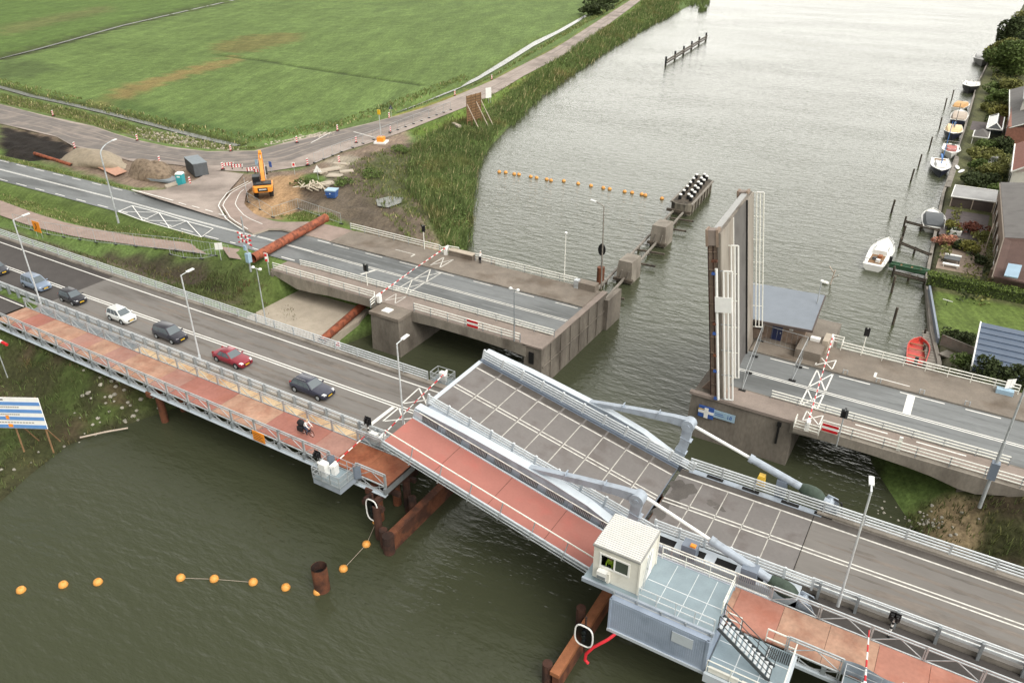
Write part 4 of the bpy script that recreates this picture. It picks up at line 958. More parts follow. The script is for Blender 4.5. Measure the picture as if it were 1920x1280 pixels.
pr_ = MB().loft([[(-56.9,61.5,-2.5),(-52.5,61.5,-2.5),(-52.5,68,-2.5),(-56.9,68,-2.5)],[(-56.75,61.7,4.75),(-52.6,61.7,4.75),(-52.6,68,4.75),(-56.75,68,4.75)]]).build('pier', 'concrete_dark', ob)
MB().box(-56.9,-52.45,61.55,64.6,4.72,5.1).build('cap', 'walk_brown', pr_)
MB().box(-55.6,-54.5,62.3,63.3,5.1,5.2).build('hatch', 'white', pr_)
MB().box(-56.6,-52.6,68,83,-2.5,4.6).build('pier', 'concrete_dark', ob)
MB().box(-58.4,-54.6,80.3,81.1,4.6,5.85).build('parapet_block', 'walk_brown', ob)
MB().box(-58.5,-54.5,80.2,81.2,5.85,5.95).build('parapet_cap', 'concrete_pale', ob)
ep = MB().loft([[(-37.1,64.25,-2.5),(-34.7,64.25,-2.5),(-34.7,81,-2.5),(-37.1,81,-2.5)],[(-37.1,64.3,4.95),(-34.9,64.3,4.95),(-34.9,81,4.95),(-37.1,81,4.95)]]).build('pier', 'concrete_dark', ob)
MB().box(-37.2,-34.75,64.15,67.2,4.95,5.16).box(-35.5,-34.75,67.2,81.1,4.95,5.05).build('cap', 'walk_pink', ep)
pb = MB()
for k in range(6): pb.box(-34.78,-34.7,66.2+k*2.4,66.28+k*2.4,.2,4.9)
pb.box(-34.79,-34.7,64.4,81,2.6,2.72); pb.build('board_mark', 'concrete_dark', ep)
MB().box(-36.4,-35.8,64.12,64.25,2.9,4.3).build('ladder_recess', 'joint_black', ep)
MB().box(-38.6,-36,79.9,81.1,4.95,6.0).build('parapet_block', 'walk_brown', ob)
MB().box(-34.9,-34.3,80.4,84.5,-2,4.2).build('parapet_block', 'concrete_dark', ob)
ws = MB(); ws.box(-76,-36.9,64.25,67.35,4.9,5.13); ws.build('pavement', 'walk_pink', ob)
ws = MB(); ws.box(-76,-35.5,75.75,80.6,4.9,5.13); ws.build('pavement', 'walk_brown', ob)
MB().quad((-76,67.35,5.0),(-35.5,67.35,5.0),(-35.5,75.75,5.0),(-76,75.75,5.0)).build('road_surface', 'asphalt_old', ob)
MB().box(-76,-35.5,67.35,67.5,4.9,5.15).box(-76,-35.5,75.6,75.75,4.9,5.15).build('kerb', 'concrete_dark', ob)  # dark kerb colour paints in the shadow line between road and pavement
mk = MB()
for o_ in (-.16,.16): ln(mk,-76,-35.6,71.65+o_,71.65+o_,.13)
for k in range(7): ln(mk,-75+6*k,-72+6*k,75.2,75.2,.16)
mk.quad((-65,69.3,5.007),(-64.6,69.3,5.007),(-63.9,71.4,5.007),(-64.3,71.4,5.007))
for t0, t1 in ((67.6,71.4),(71.9,75.4)): bow(mk, -57.0, t0, t1, 1.9)
bow(mk, -57.8, 76.2, 79.4, 1.6, 5.14); bow(mk, -56.2, 64.7, 66.9, 1.6, 5.14, .11)
ln(mk,-66,-62.6,78.1,78.1,.12,5.137); mk.quad((-62.7,77.2,5.137),(-62.5,77.2,5.137),(-62.5,78.1,5.137),(-62.7,78.1,5.137))
mk.build('road_marking', 'paint_worn', ob)
hh = (.38,.72,1.05)
def oldrail(parent, pts, step=2.6, hs=hh, r=.06, pm_='galv_dark'): return railing('railing', parent, pts, hs, r, 'rail_white', pm_, step, .08, max(hs))
oldrail(ob, [(-75.5,64.3,5.1),(-58.2,64.3,5.1)]); oldrail(ob, [(-52.2,64.3,5.1),(-37.6,64.3,5.1)])
oldrail(ob, [(-58.2,64.3,5.1),(-57.4,63.3,5.1),(-57.2,62.3,5.1)], 1.2)
oldrail(ob, [(-73.5,67.2,5.0),(-70.5,67.2,5.13),(-34.9,67.2,5.13)], 2.6, (.3,.6,.9), .062)
oldrail(ob, [(-76.5,80.7,5.1),(-60.2,80.6,5.1),(-59.4,80.1,5.1),(-58.9,81.0,5.1),(-57.3,81.2,5.1)]); oldrail(ob, [(-54.3,80.7,5.1),(-38.8,80.75,5.1)])
MB().box(-75.9,-75.5,64,81,1,4.9).build('abutment', 'concrete_dark', ob)
MB().box(-38.9,-38.3,79.8,80.5,5.1,6.2).build('control_box', 'galv', ob)

oe = thing("old_bridge", "brown concrete bridge approach with a white painted crossing, right of the upright leaf", "bridge", (0,72,0))
MB().box(-8,60,64.4,80.6,4.3,4.94).build('deck', 'concrete', oe)
fascia(oe, [-8.2,-5,-1,2,4,6.2,7.5,9.5,60], 5.06, [3.9,4.1,4.1,3.95,3.75,3.3,3.3,4.0,4.0], 64.3, 65)
for t_ in (68,72,76.5): fascia(oe, [-8,0,6.5,9], 4.5, [3.9,4.1,3.3,3.3], t_-.4, t_+.4, 'concrete_dark')
MB().box(6.2,8.2,65,80,-1,4.3).build('abutment', 'concrete_dark', oe)
ep = MB().loft([[(-18.2,64.35,-2.5),(-7.9,64.35,-2.5),(-7.9,82,-2.5),(-18.2,82,-2.5)],[(-17.9,64.5,4.9),(-8,64.5,4.9),(-8,82,4.9),(-17.9,82,4.9)]]).build('pier', 'concrete_dark', oe)
MB().box(-18.1,-8,64.35,64.85,4.88,5.2).build('coping', 'walk_pink', ep)
MB().box(-18,-8,81.5,87.5,-2.5,4.95).build('pier', 'concrete_dark', oe)
MB().box(-9.3,-9.1,64.3,64.36,2.2,4.6).box(-9.4,-9,64.25,64.35,4.2,4.7).build('ladder_recess', 'joint_black', ep)
MB().box(-15.4,60,64.85,67.4,4.9,5.13).build('pavement', 'walk_pink', oe)
MB().box(-15.4,60,75.75,81,4.9,5.13).build('pavement', 'walk_brown', oe)
MB().quad((-15.6,67.4,5.0),(60,67.4,5.0),(60,75.75,5.0),(-15.6,75.75,5.0)).build('road_surface', 'asphalt_old', oe)
MB().box(-15.4,60,75.6,75.75,4.9,5.15).box(-15.4,60,67.4,67.52,4.9,5.15).build('kerb', 'concrete_dark', oe)  # same dark kerb colour, standing in for the shadow along the pavement
MB().box(-10.9,-8.3,76.6,80.9,5.1,6.15).build('parapet_block', 'walk_brown', oe)
MB().box(-10,-9,79.2,79.8,6.15,6.5).build('cabinet', 'white', oe)
MB().box(-8.7,-8.1,79,81,5.1,6.6).build('parapet_block', 'concrete_pale', oe)
mk = MB()
for o_ in (-.16,.16): ln(mk,-15.5,60,71.3+o_,71.0+o_,.13)
for a, b in ((-13,-9),(-6,-3),(-.2,3.8),(5.6,8.6),(10.5,13.5)): ln(mk,a,b,75.2,75.2,.16)
mk.quad((.5,71.4,5.007),(1.2,71.4,5.007),(1.2,75.1,5.007),(.5,75.1,5.007))
for t0, t1 in ((67.6,71.0),(71.5,75.4)): bow(mk, -7.4, t0, t1, 1.6)
bow(mk, -7.7, 76, 78.2, 1.7, 5.14, .12, ); bow(mk, -6.6, 65, 66.9, 1.5, 5.14, .12)
ln(mk,-2.9,.5,76.7,76.6,.12,5.137); mk.quad((-2.95,76.7,5.137),(-2.7,76.7,5.137),(-2.7,77.7,5.137),(-2.95,77.7,5.137))
for a, b in ((-3,-.2),(2.2,6.2)): ln(mk,a,b,66.9,66.9,.2,5.137)
mk.build('road_marking', 'paint_white', oe)
oldrail(oe, [(-5.6,64.45,5.1),(13,64.45,5.1),(14,63.8,5.1)]); oldrail(oe, [(-10.9,67.3,5.1),(9.4,67.3,5.1)], 2.6, (.3,.6,.9), .062)
oldrail(oe, [(-8.2,81.8,5.1),(-6.9,81.8,5.1),(-6.9,80.6,5.1),(9.8,80.5,5.1)], 2.2, hh, .065, 'rail_white')
oldrail(oe, [(-7.8,64.4,5.1),(-7.8,63.5,5.0),(-5.6,63.5,5.0),(-5.6,64.4,5.1)], 1.2, (.3,.62,.95), .05, 'rail_white')
MB().box(-7.8,-5.6,63.4,64.4,4.7,5.12).build('balcony', 'concrete', oe)
MB().box(.8,1.1,64.5,64.7,5.2,6.6).build('marker_plate', 'rail_white', oe)
for s_ in (-5.6,-2.4,1.6,5.6): 
    st_m = MB().tube([(s_-.15,75.75,5.1),(s_-.15,75.75,5.6),(s_+.25,75.75,5.6),(s_+.25,75.75,5.1)],.06,6); st_m.build('kerb_hoop', 'galv', oe)
MB().box(7.9,9.4,79.7,80.4,5.13,5.6).build('salt_bin', 'pale_blue', oe)

streaks(oe, [(-8,30,68.5,.6),(-8,30,70.1,.5),(-9,30,72.6,.6),(-7,30,74.2,.5)], 5, 5.003, 'asphalt_old_stain')
streaks(ob, [(-76,-36,68.6,.6),(-75,-37,70.2,.5),(-76,-36,72.9,.6),(-74,-36,74.4,.5)], 6, 5.003, 'asphalt_old_stain')
# ---- upright leaf of the old bridge
RL = R(81.8); HX = -15.3; LL = 17.1; TF = 77.7
rl = thing("bascule_leaf", "old brown bridge leaf standing upright like a tower, white railings running up it", "bridge leaf", (HX,71.2,5.0))
MB().box(HX-LL,HX,64.6,TF,4.75,4.98).build('deck', 'concrete_dark', rl)
MB().quad((HX-LL+.1,69.4,5.0),(HX,69.4,5.0),(HX,74.8,5.0),(HX-LL+.1,74.8,5.0)).build('road_surface', 'roof_slate', rl)
MB().box(HX-LL+.1,HX,64.7,69.4,4.98,5.06).build('pavement', 'leaf_deck', rl)
MB().box(HX-LL+.1,HX,69.32,69.5,5.06,5.07).build('road_marking', 'paint_white', rl)
MB().box(HX-LL+.1,HX,74.95,TF,4.98,5.14).build('pavement', 'leaf_deck', rl)
MB().box(HX-LL+.1,HX,74.8,74.95,4.98,5.16).build('kerb', 'joint_black', rl)
for t_ in (65.05,77.0):
    g_ = MB().box(HX-LL,HX,t_-.15,t_+.15,3.85,4.75).build('girder', 'brick_brown', rl)
    for z_ in (3.85,4.3,4.72): MB().box(HX-LL,HX,t_-.32,t_-.15,z_-.03,z_+.03).build('flange', 'rust_dark', g_)
    MB().box(HX-LL-.3,HX-LL+1.3,t_-.5,t_+.45,4.62,4.85).box(HX-LL-.3,HX-LL+1.3,t_-.5,t_+.45,3.7,3.9).build('end_plate', 'brick_brown', g_)
    MB().box(HX-LL-.22,HX-LL+1.2,t_-.42,t_+.38,3.9,4.62).build('end_block', 'walk_pink', g_)
    for k in range(9): MB().box(HX-LL+1.8+1.7*k,HX-LL+1.9+1.7*k,t_-.3,t_-.15,3.9,4.7).build('stiffener', 'brick_brown', g_)
MB().box(HX-LL-.1,HX-LL+.5,65.3,76.8,4.15,4.75).build('end_beam', 'boat_grey', rl)
for k in range(5): MB().box(HX-LL+3*k+1,HX-LL+3*k+1.3,65.2,76.9,4.1,4.75).build('cross_beam', 'brick_brown', rl)
railing('railing', rl, [(HX-LL+3.5,64.45,5.0),(HX-.3,64.45,5.0)], (.3,.68,1.05), .085, 'white', 'galv_dark', 2.6, .07, 1.0)
railing('railing', rl, [(HX-LL+2.1,67.3,5.06),(HX-1.2,67.3,5.06)], (.25,.58,.9), .085, 'white', 'rail_white', 2.6, .07, .9)
railing('railing', rl, [(HX-LL+.1,TF-.1,5.1),(HX-2.0,TF-.1,5.1)], (.35,.7,1.05), .065, 'rail_white', 'rail_white', 2.6, .05, 1.05)
for x_, y_, z0_, z1_ in ((HX-LL+3.5,64.45,5.3,6.05),(HX-.3,64.45,5.3,6.05),(HX-LL+2.1,67.3,5.31,5.96),(HX-LL+.1,TF-.1,5.45,6.15),(HX-2,TF-.1,5.45,6.15)): MB().tube([(x_,y_,z0_),(x_,y_,z1_)],.075).build('rail_end', 'white', rl)
MB().tube([(HX-LL+3.2,64.2,4.72),(HX-.3,64.2,4.72)],.13,8).build('cable_duct', 'white', rl)
for k, q in ((3.6,'blue'),(9.6,'blue'),(13.6,'blue'),(16.6,'blue'),(2.4,'rust'),(8.6,'rust'),(11.9,'rust')): MB().box(HX-LL+k,HX-LL+k+.2,64.1,64.4,4.3,4.8).build('clamp', q, rl)
MB().box(HX-LL+5.9,HX-LL+7.4,64.0,64.1,4.6,6.1).build('white_panel', 'white', rl)
rl.rotation_euler = (0, RL, R(3.7))
for t_ in (66,79):
    MB().prism([(-17.4,t_,4.9),(-14.8,t_,4.9),(-15.2,t_,6.1),(-16.6,t_,6.1)],(0,.3,0)).build('hinge_bracket', 'brick_brown', oe)

# ---- bridge keeper's house
kh = thing("keeper_house", "small flat roofed bridge keeper house with a blue door behind the upright leaf", "house", (-14,82,5))
wl = MB().box(-17.2,-10.6,79.4,85.4,4.9,7.6).build('wall', 'brick_brown', kh)
MB().loft([[(-17.9,77.6,7.5),(-9.9,78.5,7.5),(-10.3,86.3,8.3),(-18.3,85.5,8.3)],[(-17.9,77.6,7.72),(-9.9,78.5,7.72),(-10.3,86.3,8.52),(-18.3,85.5,8.52)]]).build('roof', 'roof_grey', kh)
MB().beam((-17.9,77.55,7.6),(-9.9,78.45,7.6),.12,.28).beam((-9.85,78.45,7.6),(-10.25,86.3,8.4),.12,.28).build('roof_edge', 'dark_wall', kh)
dr = MB().box(-14.1,-13.0,79.33,79.4,5.0,7.1).build('door', 'door_blue', kh); MB().box(-13.2,-13.1,79.28,79.33,6,6.2).build('handle', 'galv', dr)
wn = MB().box(-16.9,-15.0,79.32,79.4,5.7,7.1).build('window', 'white', kh); MB().box(-16.75,-16.0,79.29,79.33,5.85,6.95).box(-15.9,-15.15,79.29,79.33,5.85,6.95).build('pane', 'glass_dark', wn)
MB().box(-12.3,-11.9,79.3,79.4,6.7,6.95).build('wall_lamp', 'lamp_white', kh)

# ---- fenders and dolphins in the river
def bridge_block(s0, s1, t0, t1, h, label):
    b = thing("fender_block", label, "concrete block", ((s0+s1)/2,(t0+t1)/2,0), 0, "concrete blocks of the fender row")
    MB().loft([[(s0,t0,-2),(s1,t0,-2),(s1,t1,-2),(s0,t1,-2)],[(s0,t0,h*.55),(s1,t0,h*.55),(s1,t1,h*.55),(s0,t1,h*.55)],[(s0+.15,t0+.1,h),(s1-.1,t0+.1,h),(s1-.1,t1-.1,h),(s0+.15,t1-.1,h)]]).build('body', 'concrete', b)
    for f in (.25,.7): MB().beam((s0+(s1-s0)*f,t0-.1,.6),(s0+(s1-s0)*f+.3,t0-.08,h*.6),.18,.12).build('timber', 'wood_grey', b)
    MB().box(s0-.3,s1+.3,t0-.5,t0+.1,.4,.8).build('waling', 'wood_dark', b)
bridge_block(-39.4,-37.1,94.7,98.0,3.3,"nearer of two square concrete blocks in the river, beside the black signal post")
bridge_block(-40.5,-38.0,110,113.4,3.4,"farther of two square concrete blocks in the river, next to the timber dolphin")
for (s0,t0,s1,t1,lab) in ((-37.2,81.5,-40.6,126,"long timber fender beam joining the bridge pier to the dolphin, channel side"),(-39.6,84,-42.4,126,"long timber fender beam joining the blocks to the dolphin, far side")):
    fb_ = thing("fender_beam", lab, "fender beam", ((s0+s1)/2,(t0+t1)/2,0), 0, "timber fender beams")
    MB().beam((s0,t0,.7),(s1,t1,.7),.28,.28).build('beam', 'wood_grey', fb_)
    for k in range(6): 
        f = (k+.3)/6; MB().tube([(s0+(s1-s0)*f,t0+(t1-t0)*f,-2),(s0+(s1-s0)*f,t0+(t1-t0)*f,.8)],.18,8).build('pile', 'wood_dark', fb_)
for k, tt in enumerate((88.5,101,106,117,122)):
    tag(MB().beam((-40.9-k*.2,tt,.55),(-35.6-k*.5,tt+.4,.55),.3,.25).build("strut", 'wood_dark'), "dark timber strut across the fender row, %s from the old bridge" % ("first","second","third","fourth","fifth")[k], "timber strut", "timber struts across the fender row")
dl = thing("dolphin", "big timber dolphin clad in boards, its black piles topped with white caps", "dolphin", (-42,134,0))
fp_ = [(-43.2,126.4),(-42.2,125.6),(-40.4,125.6),(-39.6,126.4),(-40.75,141.4),(-44.4,143.6)]
MB().loft([[(x,y,-2) for x,y in fp_],[(x,y,2.0) for x,y in fp_]]).build('cladding', 'dolphin_wood', dl)
MB().loft([[(-41.8+(x+41.8)*.9,134+(y-134)*.95,2.02) for x,y in fp_],[(-41.8+(x+41.8)*.9,134+(y-134)*.95,2.05) for x,y in fp_]]).build('infill', 'wood_dark', dl)
for i in range(6):
    for j in range(3):
        s_ = -42.35+j*1.0-i*.3+(.2 if j == 1 else 0); t_ = 128+i*2.55+(.9 if j == 1 else 0)
        pl_ = MB().tube([(s_,t_,1.9),(s_+.08,t_,2.85)],.3,9).build('pile', 'black', dl)
        MB().lathe([(.31,2.8),(.31,2.96),(.2,3.04)],(s_+.08,t_,0),9).build('pile_cap', 'white', pl_)
for k in range(7): MB().box(-39.62-k*.155-.02,-39.5-k*.155,127+k*2.1,127.22+k*2.1,0,1.9).build('batten', 'wood_dark', dl)
MB().beam((-39.55,126.4,1.9),(-40.65,141.4,1.9),.3,.25).build('waling', 'wood_grey', dl); MB().beam((-43.3,126.4,1.9),(-44.4,143.5,1.9),.3,.25).build('waling', 'wood_grey', dl)
MB().box(-43.6,-39.3,125.2,125.7,.5,.95).build('waling', 'wood_dark', dl)
ff_ = thing("river_fender", "thin dark timber fender with upright posts, alone far out on the river", "fender", (-100.5,295,0))
p, q = (-97.2,264.4), (-104.2,327)
MB().beam((*p,1.5),(*q,1.5),.4,.4).beam((*p,.7),(*q,.7),.4,.35).build('beam', 'wood_dark', ff_)
for k in range(6): f = k/5; MB().tube([(p[0]+(q[0]-p[0])*f-.4,p[1]+(q[1]-p[1])*f,-2),(p[0]+(q[0]-p[0])*f-.4,p[1]+(q[1]-p[1])*f,2.7)],.36,8).build('pile', 'black', ff_)
sp = thing("river_signal", "black boat signal on a thick rusty post between the pier and the concrete blocks", "signal", (-40.9,94.7,0))
MB().tube([(-40.9,92.5,-2),(-40.9,92.5,2.7)],.55,14).build('pile', 'rust', sp)
MB().tube([(-40.9,92.5,2.7),(-40.9,92.5,6.2)],.07,8).build('post', 'galv_dark', sp)
sg = MB().loft([[(-40.9+.55*math.cos(a),92.3+y,5.4+.9*math.sin(a)) for a in np.linspace(0,6.28,17)[:-1]] for y in (0,.18)]).build('signal_board', 'black', sp)

# ================================================================ barriers, lamps, signals
def arm_mesh(p, q, r=.07, seg=.62, taper=.6):
    mb = MB(); p, q = Vector(p), Vector(q); L = (q-p).length; n = max(2, round(L/seg))
    for i in range(n):
        mb.k = i % 2; a, b = p+(q-p)*(i/n), p+(q-p)*((i+1)/n)
        mb.tube([a, b], [r*(1-(1-taper)*i/n), r*(1-(1-taper)*(i+1)/n)], 8, cap=(i in (0, n-1)))
    return mb
def barrier(base, tip, z, label, zb=5.0, hinge=1.05, hw='white'):
    b = thing("boom_barrier", label, "barrier", (base[0],base[1],zb), 0, "red and white barrier arms")
    d = Vector((tip[0]-base[0], tip[1]-base[1], 0)).normalized(); r = math.atan2(d.y, d.x)
    MB().cbox((base[0]-d.x*.15,base[1]-d.y*.15,zb+.5),(.55,.42,1.0),r).build('housing', hw, b, bevel=.02)
    MB().beam((base[0]-d.x*.75,base[1]-d.y*.75,zb+hinge),(base[0]+d.x*.1,base[1]+d.y*.1,zb+hinge),.18,.24).build('counterweight', hw, b)
    arm_mesh((base[0],base[1],zb+hinge),(tip[0],tip[1],zb+hinge+.05)).build('arm', ['red','white'], b)
    return b
barrier((-40.0,53.2),(-39.35,47.5),5,"closed red and white barrier arm reaching in from the far railing, at the tilted leaf")
barrier((-38.7,42.2),(-39.3,47.3),5,"closed red and white barrier arm based beside the striped signal pole, at the tilted leaf")
barrier((-39.6,36.9),(-39.9,41.0),5,"short closed red and white barrier arm across the rusty footbridge")
barrier((-57.3,64.2),(-58.2,72.3),5,"near half of the closed barrier across the old bridge beside the brown pier",5.1)
barrier((-58.9,80.2),(-58.2,72.5),5,"far half of the closed barrier across the old bridge, by the parapet block",5.1)
barrier((-6.7,63.9),(-7.3,71.9),5,"near half of the closed barrier right of the upright leaf, above the balcony",5.1)
barrier((-8.0,81),(-7.3,72.1),5,"far half of the closed barrier right of the upright leaf, by the keeper house wall",5.1)
barrier((2.5,37.3),(2.05,41.6),5,"closed red and white barrier arm across the salmon footbridge")

def platform(s0, s1, t0, t1, label, z=5.0, round_=False):
    p = thing("barrier_platform", label, "platform", ((s0+s1)/2,(t0+t1)/2,z-.2), 0, "galvanised barrier platforms")
    MB().box(s0,s1,t0,t1,z-.12,z).build('floor', 'floor_grey', p)
    railing('railing', p, [(s0,t0,z),(s1,t0,z),(s1,t1,z),(s0,t1,z),(s0,t0,z)], (.1,.55,1.1), .035, 'galv', 'galv', 1.0, .05, 1.1)
    ms = MB()
    n = int((s1-s0)/.12)
    for k in range(n): ms.box(s0+k*.12,s0+k*.12+.03,t0-.02,t0,z-.1,z+1.05)
    for k in range(int((t1-t0)/.12)): ms.box(s1,s1+.02,t0+k*.12,t0+k*.12+.03,z-.1,z+1.05)
    ms.build('mesh_panel', 'galv', p); return p
platform(-41.4,-39.3,52.85,54.2,"small railed steel platform outside the far railing holding a barrier")
p_ = platform(-40.9,-37.6,41.55,42.5,"railed steel platform holding barrier and striped signal, between road and footbridge")
p_ = platform(-40.9,-37.9,35.4,37.5,"mesh sided platform hanging outside the rusty footbridge, with white boxes")
MB().box(-40.9,-37.9,35.4,37.5,4.4,4.9).build('side_beam', 'steel_blue', p_)
for s0, s1 in ((-41.1,-40.3),(-38.2,-37.4)):
    MB().strip([(s0+(s1-s0)*f,37.55-.45*math.sin(f*3.14),4.9) for f in np.linspace(0,1,7)],[(s0+(s1-s0)*f,37.55-.45*math.sin(f*3.14),6.2) for f in np.linspace(0,1,7)]).build('curved_shield', 'steel_blue_dark', p_)
p_ = platform(1.3,4.4,36.2,38.2,"railed platform with a curved pale shield outside the salmon footbridge")
MB().strip([(1.1+3.4*f,38.3+.5*math.sin(f*3.14*2)*.3,4.9) for f in np.linspace(0,1,9)],[(1.1+3.4*f,38.3+.5*math.sin(f*3.14*2)*.3,6.2) for f in np.linspace(0,1,9)]).build('curved_shield', 'steel_blue', p_)
def cabinet(s, t, z, d, label, m='white'):
    c = MB().cbox((s,t,z+d[2]/2),d).build("control_cabinet", m, bevel=.02); tag(c, label, "cabinet", "white control cabinets"); 
cabinet(-40.4,53.6,5,(.6,.5,1.0),"white cabinet in the small platform outside the far railing")
cabinet(-39.7,42.0,5,(.8,.45,.95),"white cabinet on the platform behind the striped signal pole by the road")
cabinet(-40.3,36.2,5,(.75,.6,1.25),"white cabinet left of the footbridge barrier housing")
cabinet(3.2,37.1,5,(.8,.6,.9),"pale cabinet behind the barrier of the salmon footbridge")

def striped(s, t, z, h, label, head=1.0, rz=0, ms='black'):
    g = thing("traffic_light", label, "traffic light", (s,t,z), 0, "black and white striped signal poles")
    p = MB(); n = 8
    for i in range(n): p.k = (i+1) % 2; p.tube([(s,t,z+h*i/n),(s,t,z+h*(i+1)/n)],.085,10)
    p.build('pole', ['white','black'], g)
    for dx in (-.16,.16):
        hd = MB().box(s+dx-.11,s+dx+.11,t-.1,t+.1,z+h-.1,z+h+head-.1); hd.box(s+dx-.19,s+dx+.19,t+.09,t+.12,z+h-.2,z+h+head); hd = hd.build('signal_head', 'black', g)
        for k in range(3): MB().tube([(s+dx,t-.12,z+h+.02+k*head*.3),(s+dx,t-.24,z+h+.0+k*head*.3)],[.07,.09],8).build('visor', 'black', hd)
    return g
striped(-40.5,42.2,5,1.6,"striped signal pole with two dark heads beside the road barrier",.62)
striped(-40.7,36.0,5,1.9,"striped signal pole on the mesh platform outside the rusty footbridge",.5)
striped(3.3,43.2,4.6,1.7,"thin striped signal pole between guardrail and salmon footbridge",.5)

def street_lamp(s, t, z, h, label, reach=1.2, dir_=90, r=.09, kind='flat', m='galv_bright'):
    g = thing("street_lamp", label, "street lamp", (s,t,z), 0, "street lamps")
    dx, dy = math.cos(R(dir_)), math.sin(R(dir_))
    if kind == 'curve':
        P = [(s,t,z),(s,t,z+h*.88)]+[(s+dx*reach*(1-math.cos(a)),t+dy*reach*(1-math.cos(a)),z+h*.88+h*.12*math.sin(a)) for a in np.linspace(.3,1.45,6)]
    else: P = [(s,t,z),(s,t,z+h),(s+dx*reach,t+dy*reach,z+h+.12*reach)] if reach else [(s,t,z),(s,t,z+h)]
    n = len(P); MB().tube(P,[r*(1-.45*i/(n-1)) for i in range(n)],10).build('pole', m, g, smooth=True)
    MB().tube([(s,t,z),(s,t,z+1.2)],r*1.35,10).build('base', m, g)
    e = P[-1]
    hd = MB().beam((e[0]-dx*.1,e[1]-dy*.1,e[2]),(e[0]+dx*.75,e[1]+dy*.75,e[2]+.05),.34,.12).build('lamp_head', 'lamp_white', g, bevel=.03)
    MB().beam((e[0]+dx*.1,e[1]+dy*.1,e[2]-.06),(e[0]+dx*.68,e[1]+dy*.68,e[2]-.01),.26,.03).build('lens', 'light_lens', hd)
    return g
street_lamp(-91.6,42.3,5,11.0,"tall street lamp by the guardrail beside the silver blue car")
street_lamp(-64.0,43.0,5,10.3,"tall street lamp between the dark people carrier and the red car", .8)
street_lamp(-37.0,43.0,5,10.4,"street lamp standing behind the tip of the tilted leaf", .8)
street_lamp(-.1,43.8,5,10.2,"street lamp by the road right of the lifting cylinders", .6, 100)
MB().tube([(-.1,43.8,6.5),(-.1,43.8,6.65)],.2,10)
street_lamp(-113.1,67.3,3.4,12.4,"curved arm street lamp on the verge of the hatched old road",3.2,100,.12,'curve','galv')
def small_lamp(s, t, z, h, label, m='galv', twin=False, wide=.5):
    g = thing("path_lamp", label, "street lamp", (s,t,z), 0, "short path lamps")
    MB().tube([(s,t,z),(s,t,z+h)],[.075,.05],8).build('pole', m, g)
    for dx in ((-wide,wide) if twin else (0,)):
        MB().beam((s,t,z+h),(s+dx,t,z+h),.05,.05).lathe([(.12,-.08),(.2,0),(.2,.1),(.1,.18)],(s+dx,t,z+h),10).build('lamp_head', 'lamp_white', g)
    return g
small_lamp(-64.6,52.7,5,7.2,"thin grey lamp post on the parapet above the concrete apron",'galv',True,.55)
small_lamp(-38.3,64.2,5.1,6.3,"twin headed lamp on the old bridge's near railing before the blunt pier",'galv_dark',True,.45)
small_lamp(-40.8,80.9,5.1,6.6,"single lamp post on the far railing of the old bridge",'rail_white')
small_lamp(-10.7,84.2,5,6,"thin lamp post behind the keeper house wall",'galv')
g = thing("street_lamp", "brown lamp post with bent arm at the old bridge end, before the river fenders", "street lamp", (-36.5,83,4.2), 0, "street lamps")
MB().tube([(-36.5,83,4.2),(-36.9,83.2,15.2),(-38.2,83.3,15.6)],[.11,.07,.06],8).build('pole', 'wood_grey', g); MB().beam((-38.0,83.3,15.55),(-38.8,83.3,15.65),.25,.12).build('lamp_head', 'lamp_white', g)

def signal_back(s, t, z, h, label, m='black', w_=.55, hh_=1.0, pole='rail_white', cat="traffic light"):
    g = thing("traffic_light", label, cat, (s,t,z), 0)
    MB().tube([(s,t,z),(s,t,z+h)],.06,8).build('pole', pole, g)
    b_ = MB().box(s-w_/2,s+w_/2,t-.04,t+.02,z+h-hh_,z+h).build('backboard', m, g)
    hd = MB().box(s-.14,s+.14,t-.2,t+.2,z+h-hh_+.1,z+h-.1).build('signal_head', 'black', g)
    for k in range(3): MB().tube([(s,t+.2,z+h-hh_+.25+k*.27),(s,t+.4,z+h-hh_+.22+k*.27)],[.09,.11],8).build('visor', 'black', hd)
    return g
signal_back(-62.6,80.3,5.1,3.6,"dark traffic light on a white pole at the far railing, before the reeds")
signal_back(-61.6,66.9,5.1,3.0,"traffic light with a slate backboard on the inner railing of the old bridge",'dark_box',.8)
signal_back(-4.8,81.2,4.6,3.6,"dark headed traffic light beyond the far railing, right of the barrier")
signal_back(-3.9,63.6,4.4,4.0,"dark headed traffic light on a grey pole just right of the red board",'dark_box',.6,.9,'galv')
# level crossing style mast beside the rusty pipe
g = thing("signal_mast", "tall grey mast with red and white cross boards beside the rusty pipe", "signal mast", (-79.3,63.7,4.6))
MB().tube([(-79.3,63.7,4.2),(-79.3,63.7,12)],[.13,.09],10).build('pole', 'galv', g)
for dz in (8.6,9.3):
    for sg_ in (-1,1): arm_mesh((-80.5,63.6,dz-.35*sg_),(-78.1,63.6,dz+.35*sg_),.1,.35,1).build('cross_board', ['red','white'], g)
MB().box(-79.6,-79.0,63.4,64,5.6,6.9).box(-79.5,-79.1,63.3,63.5,7.4,8.1).build('equipment_box', 'pale_blue', g)
g = thing("sign_post", "small striped sign on a post at the left end of the old bridge's near railing", "sign", (-76.3,64.2,4.9))
MB().tube([(-76.3,64.2,3),(-76.3,64.2,7.3)],.06,8).build('pole', 'galv', g); MB().box(-76.65,-75.95,64.1,64.15,6.2,7.4).build('board', 'white', g); arm_mesh((-76.3,64.05,6.3),(-76.3,64.05,7.3),.16,.3,1).build('stripe', ['red','white'], g)
g = thing("sign_mast", "tall slanting lattice mast of grey tubes at the right end of the old bridge", "mast", (7.9,62.3,4.6))
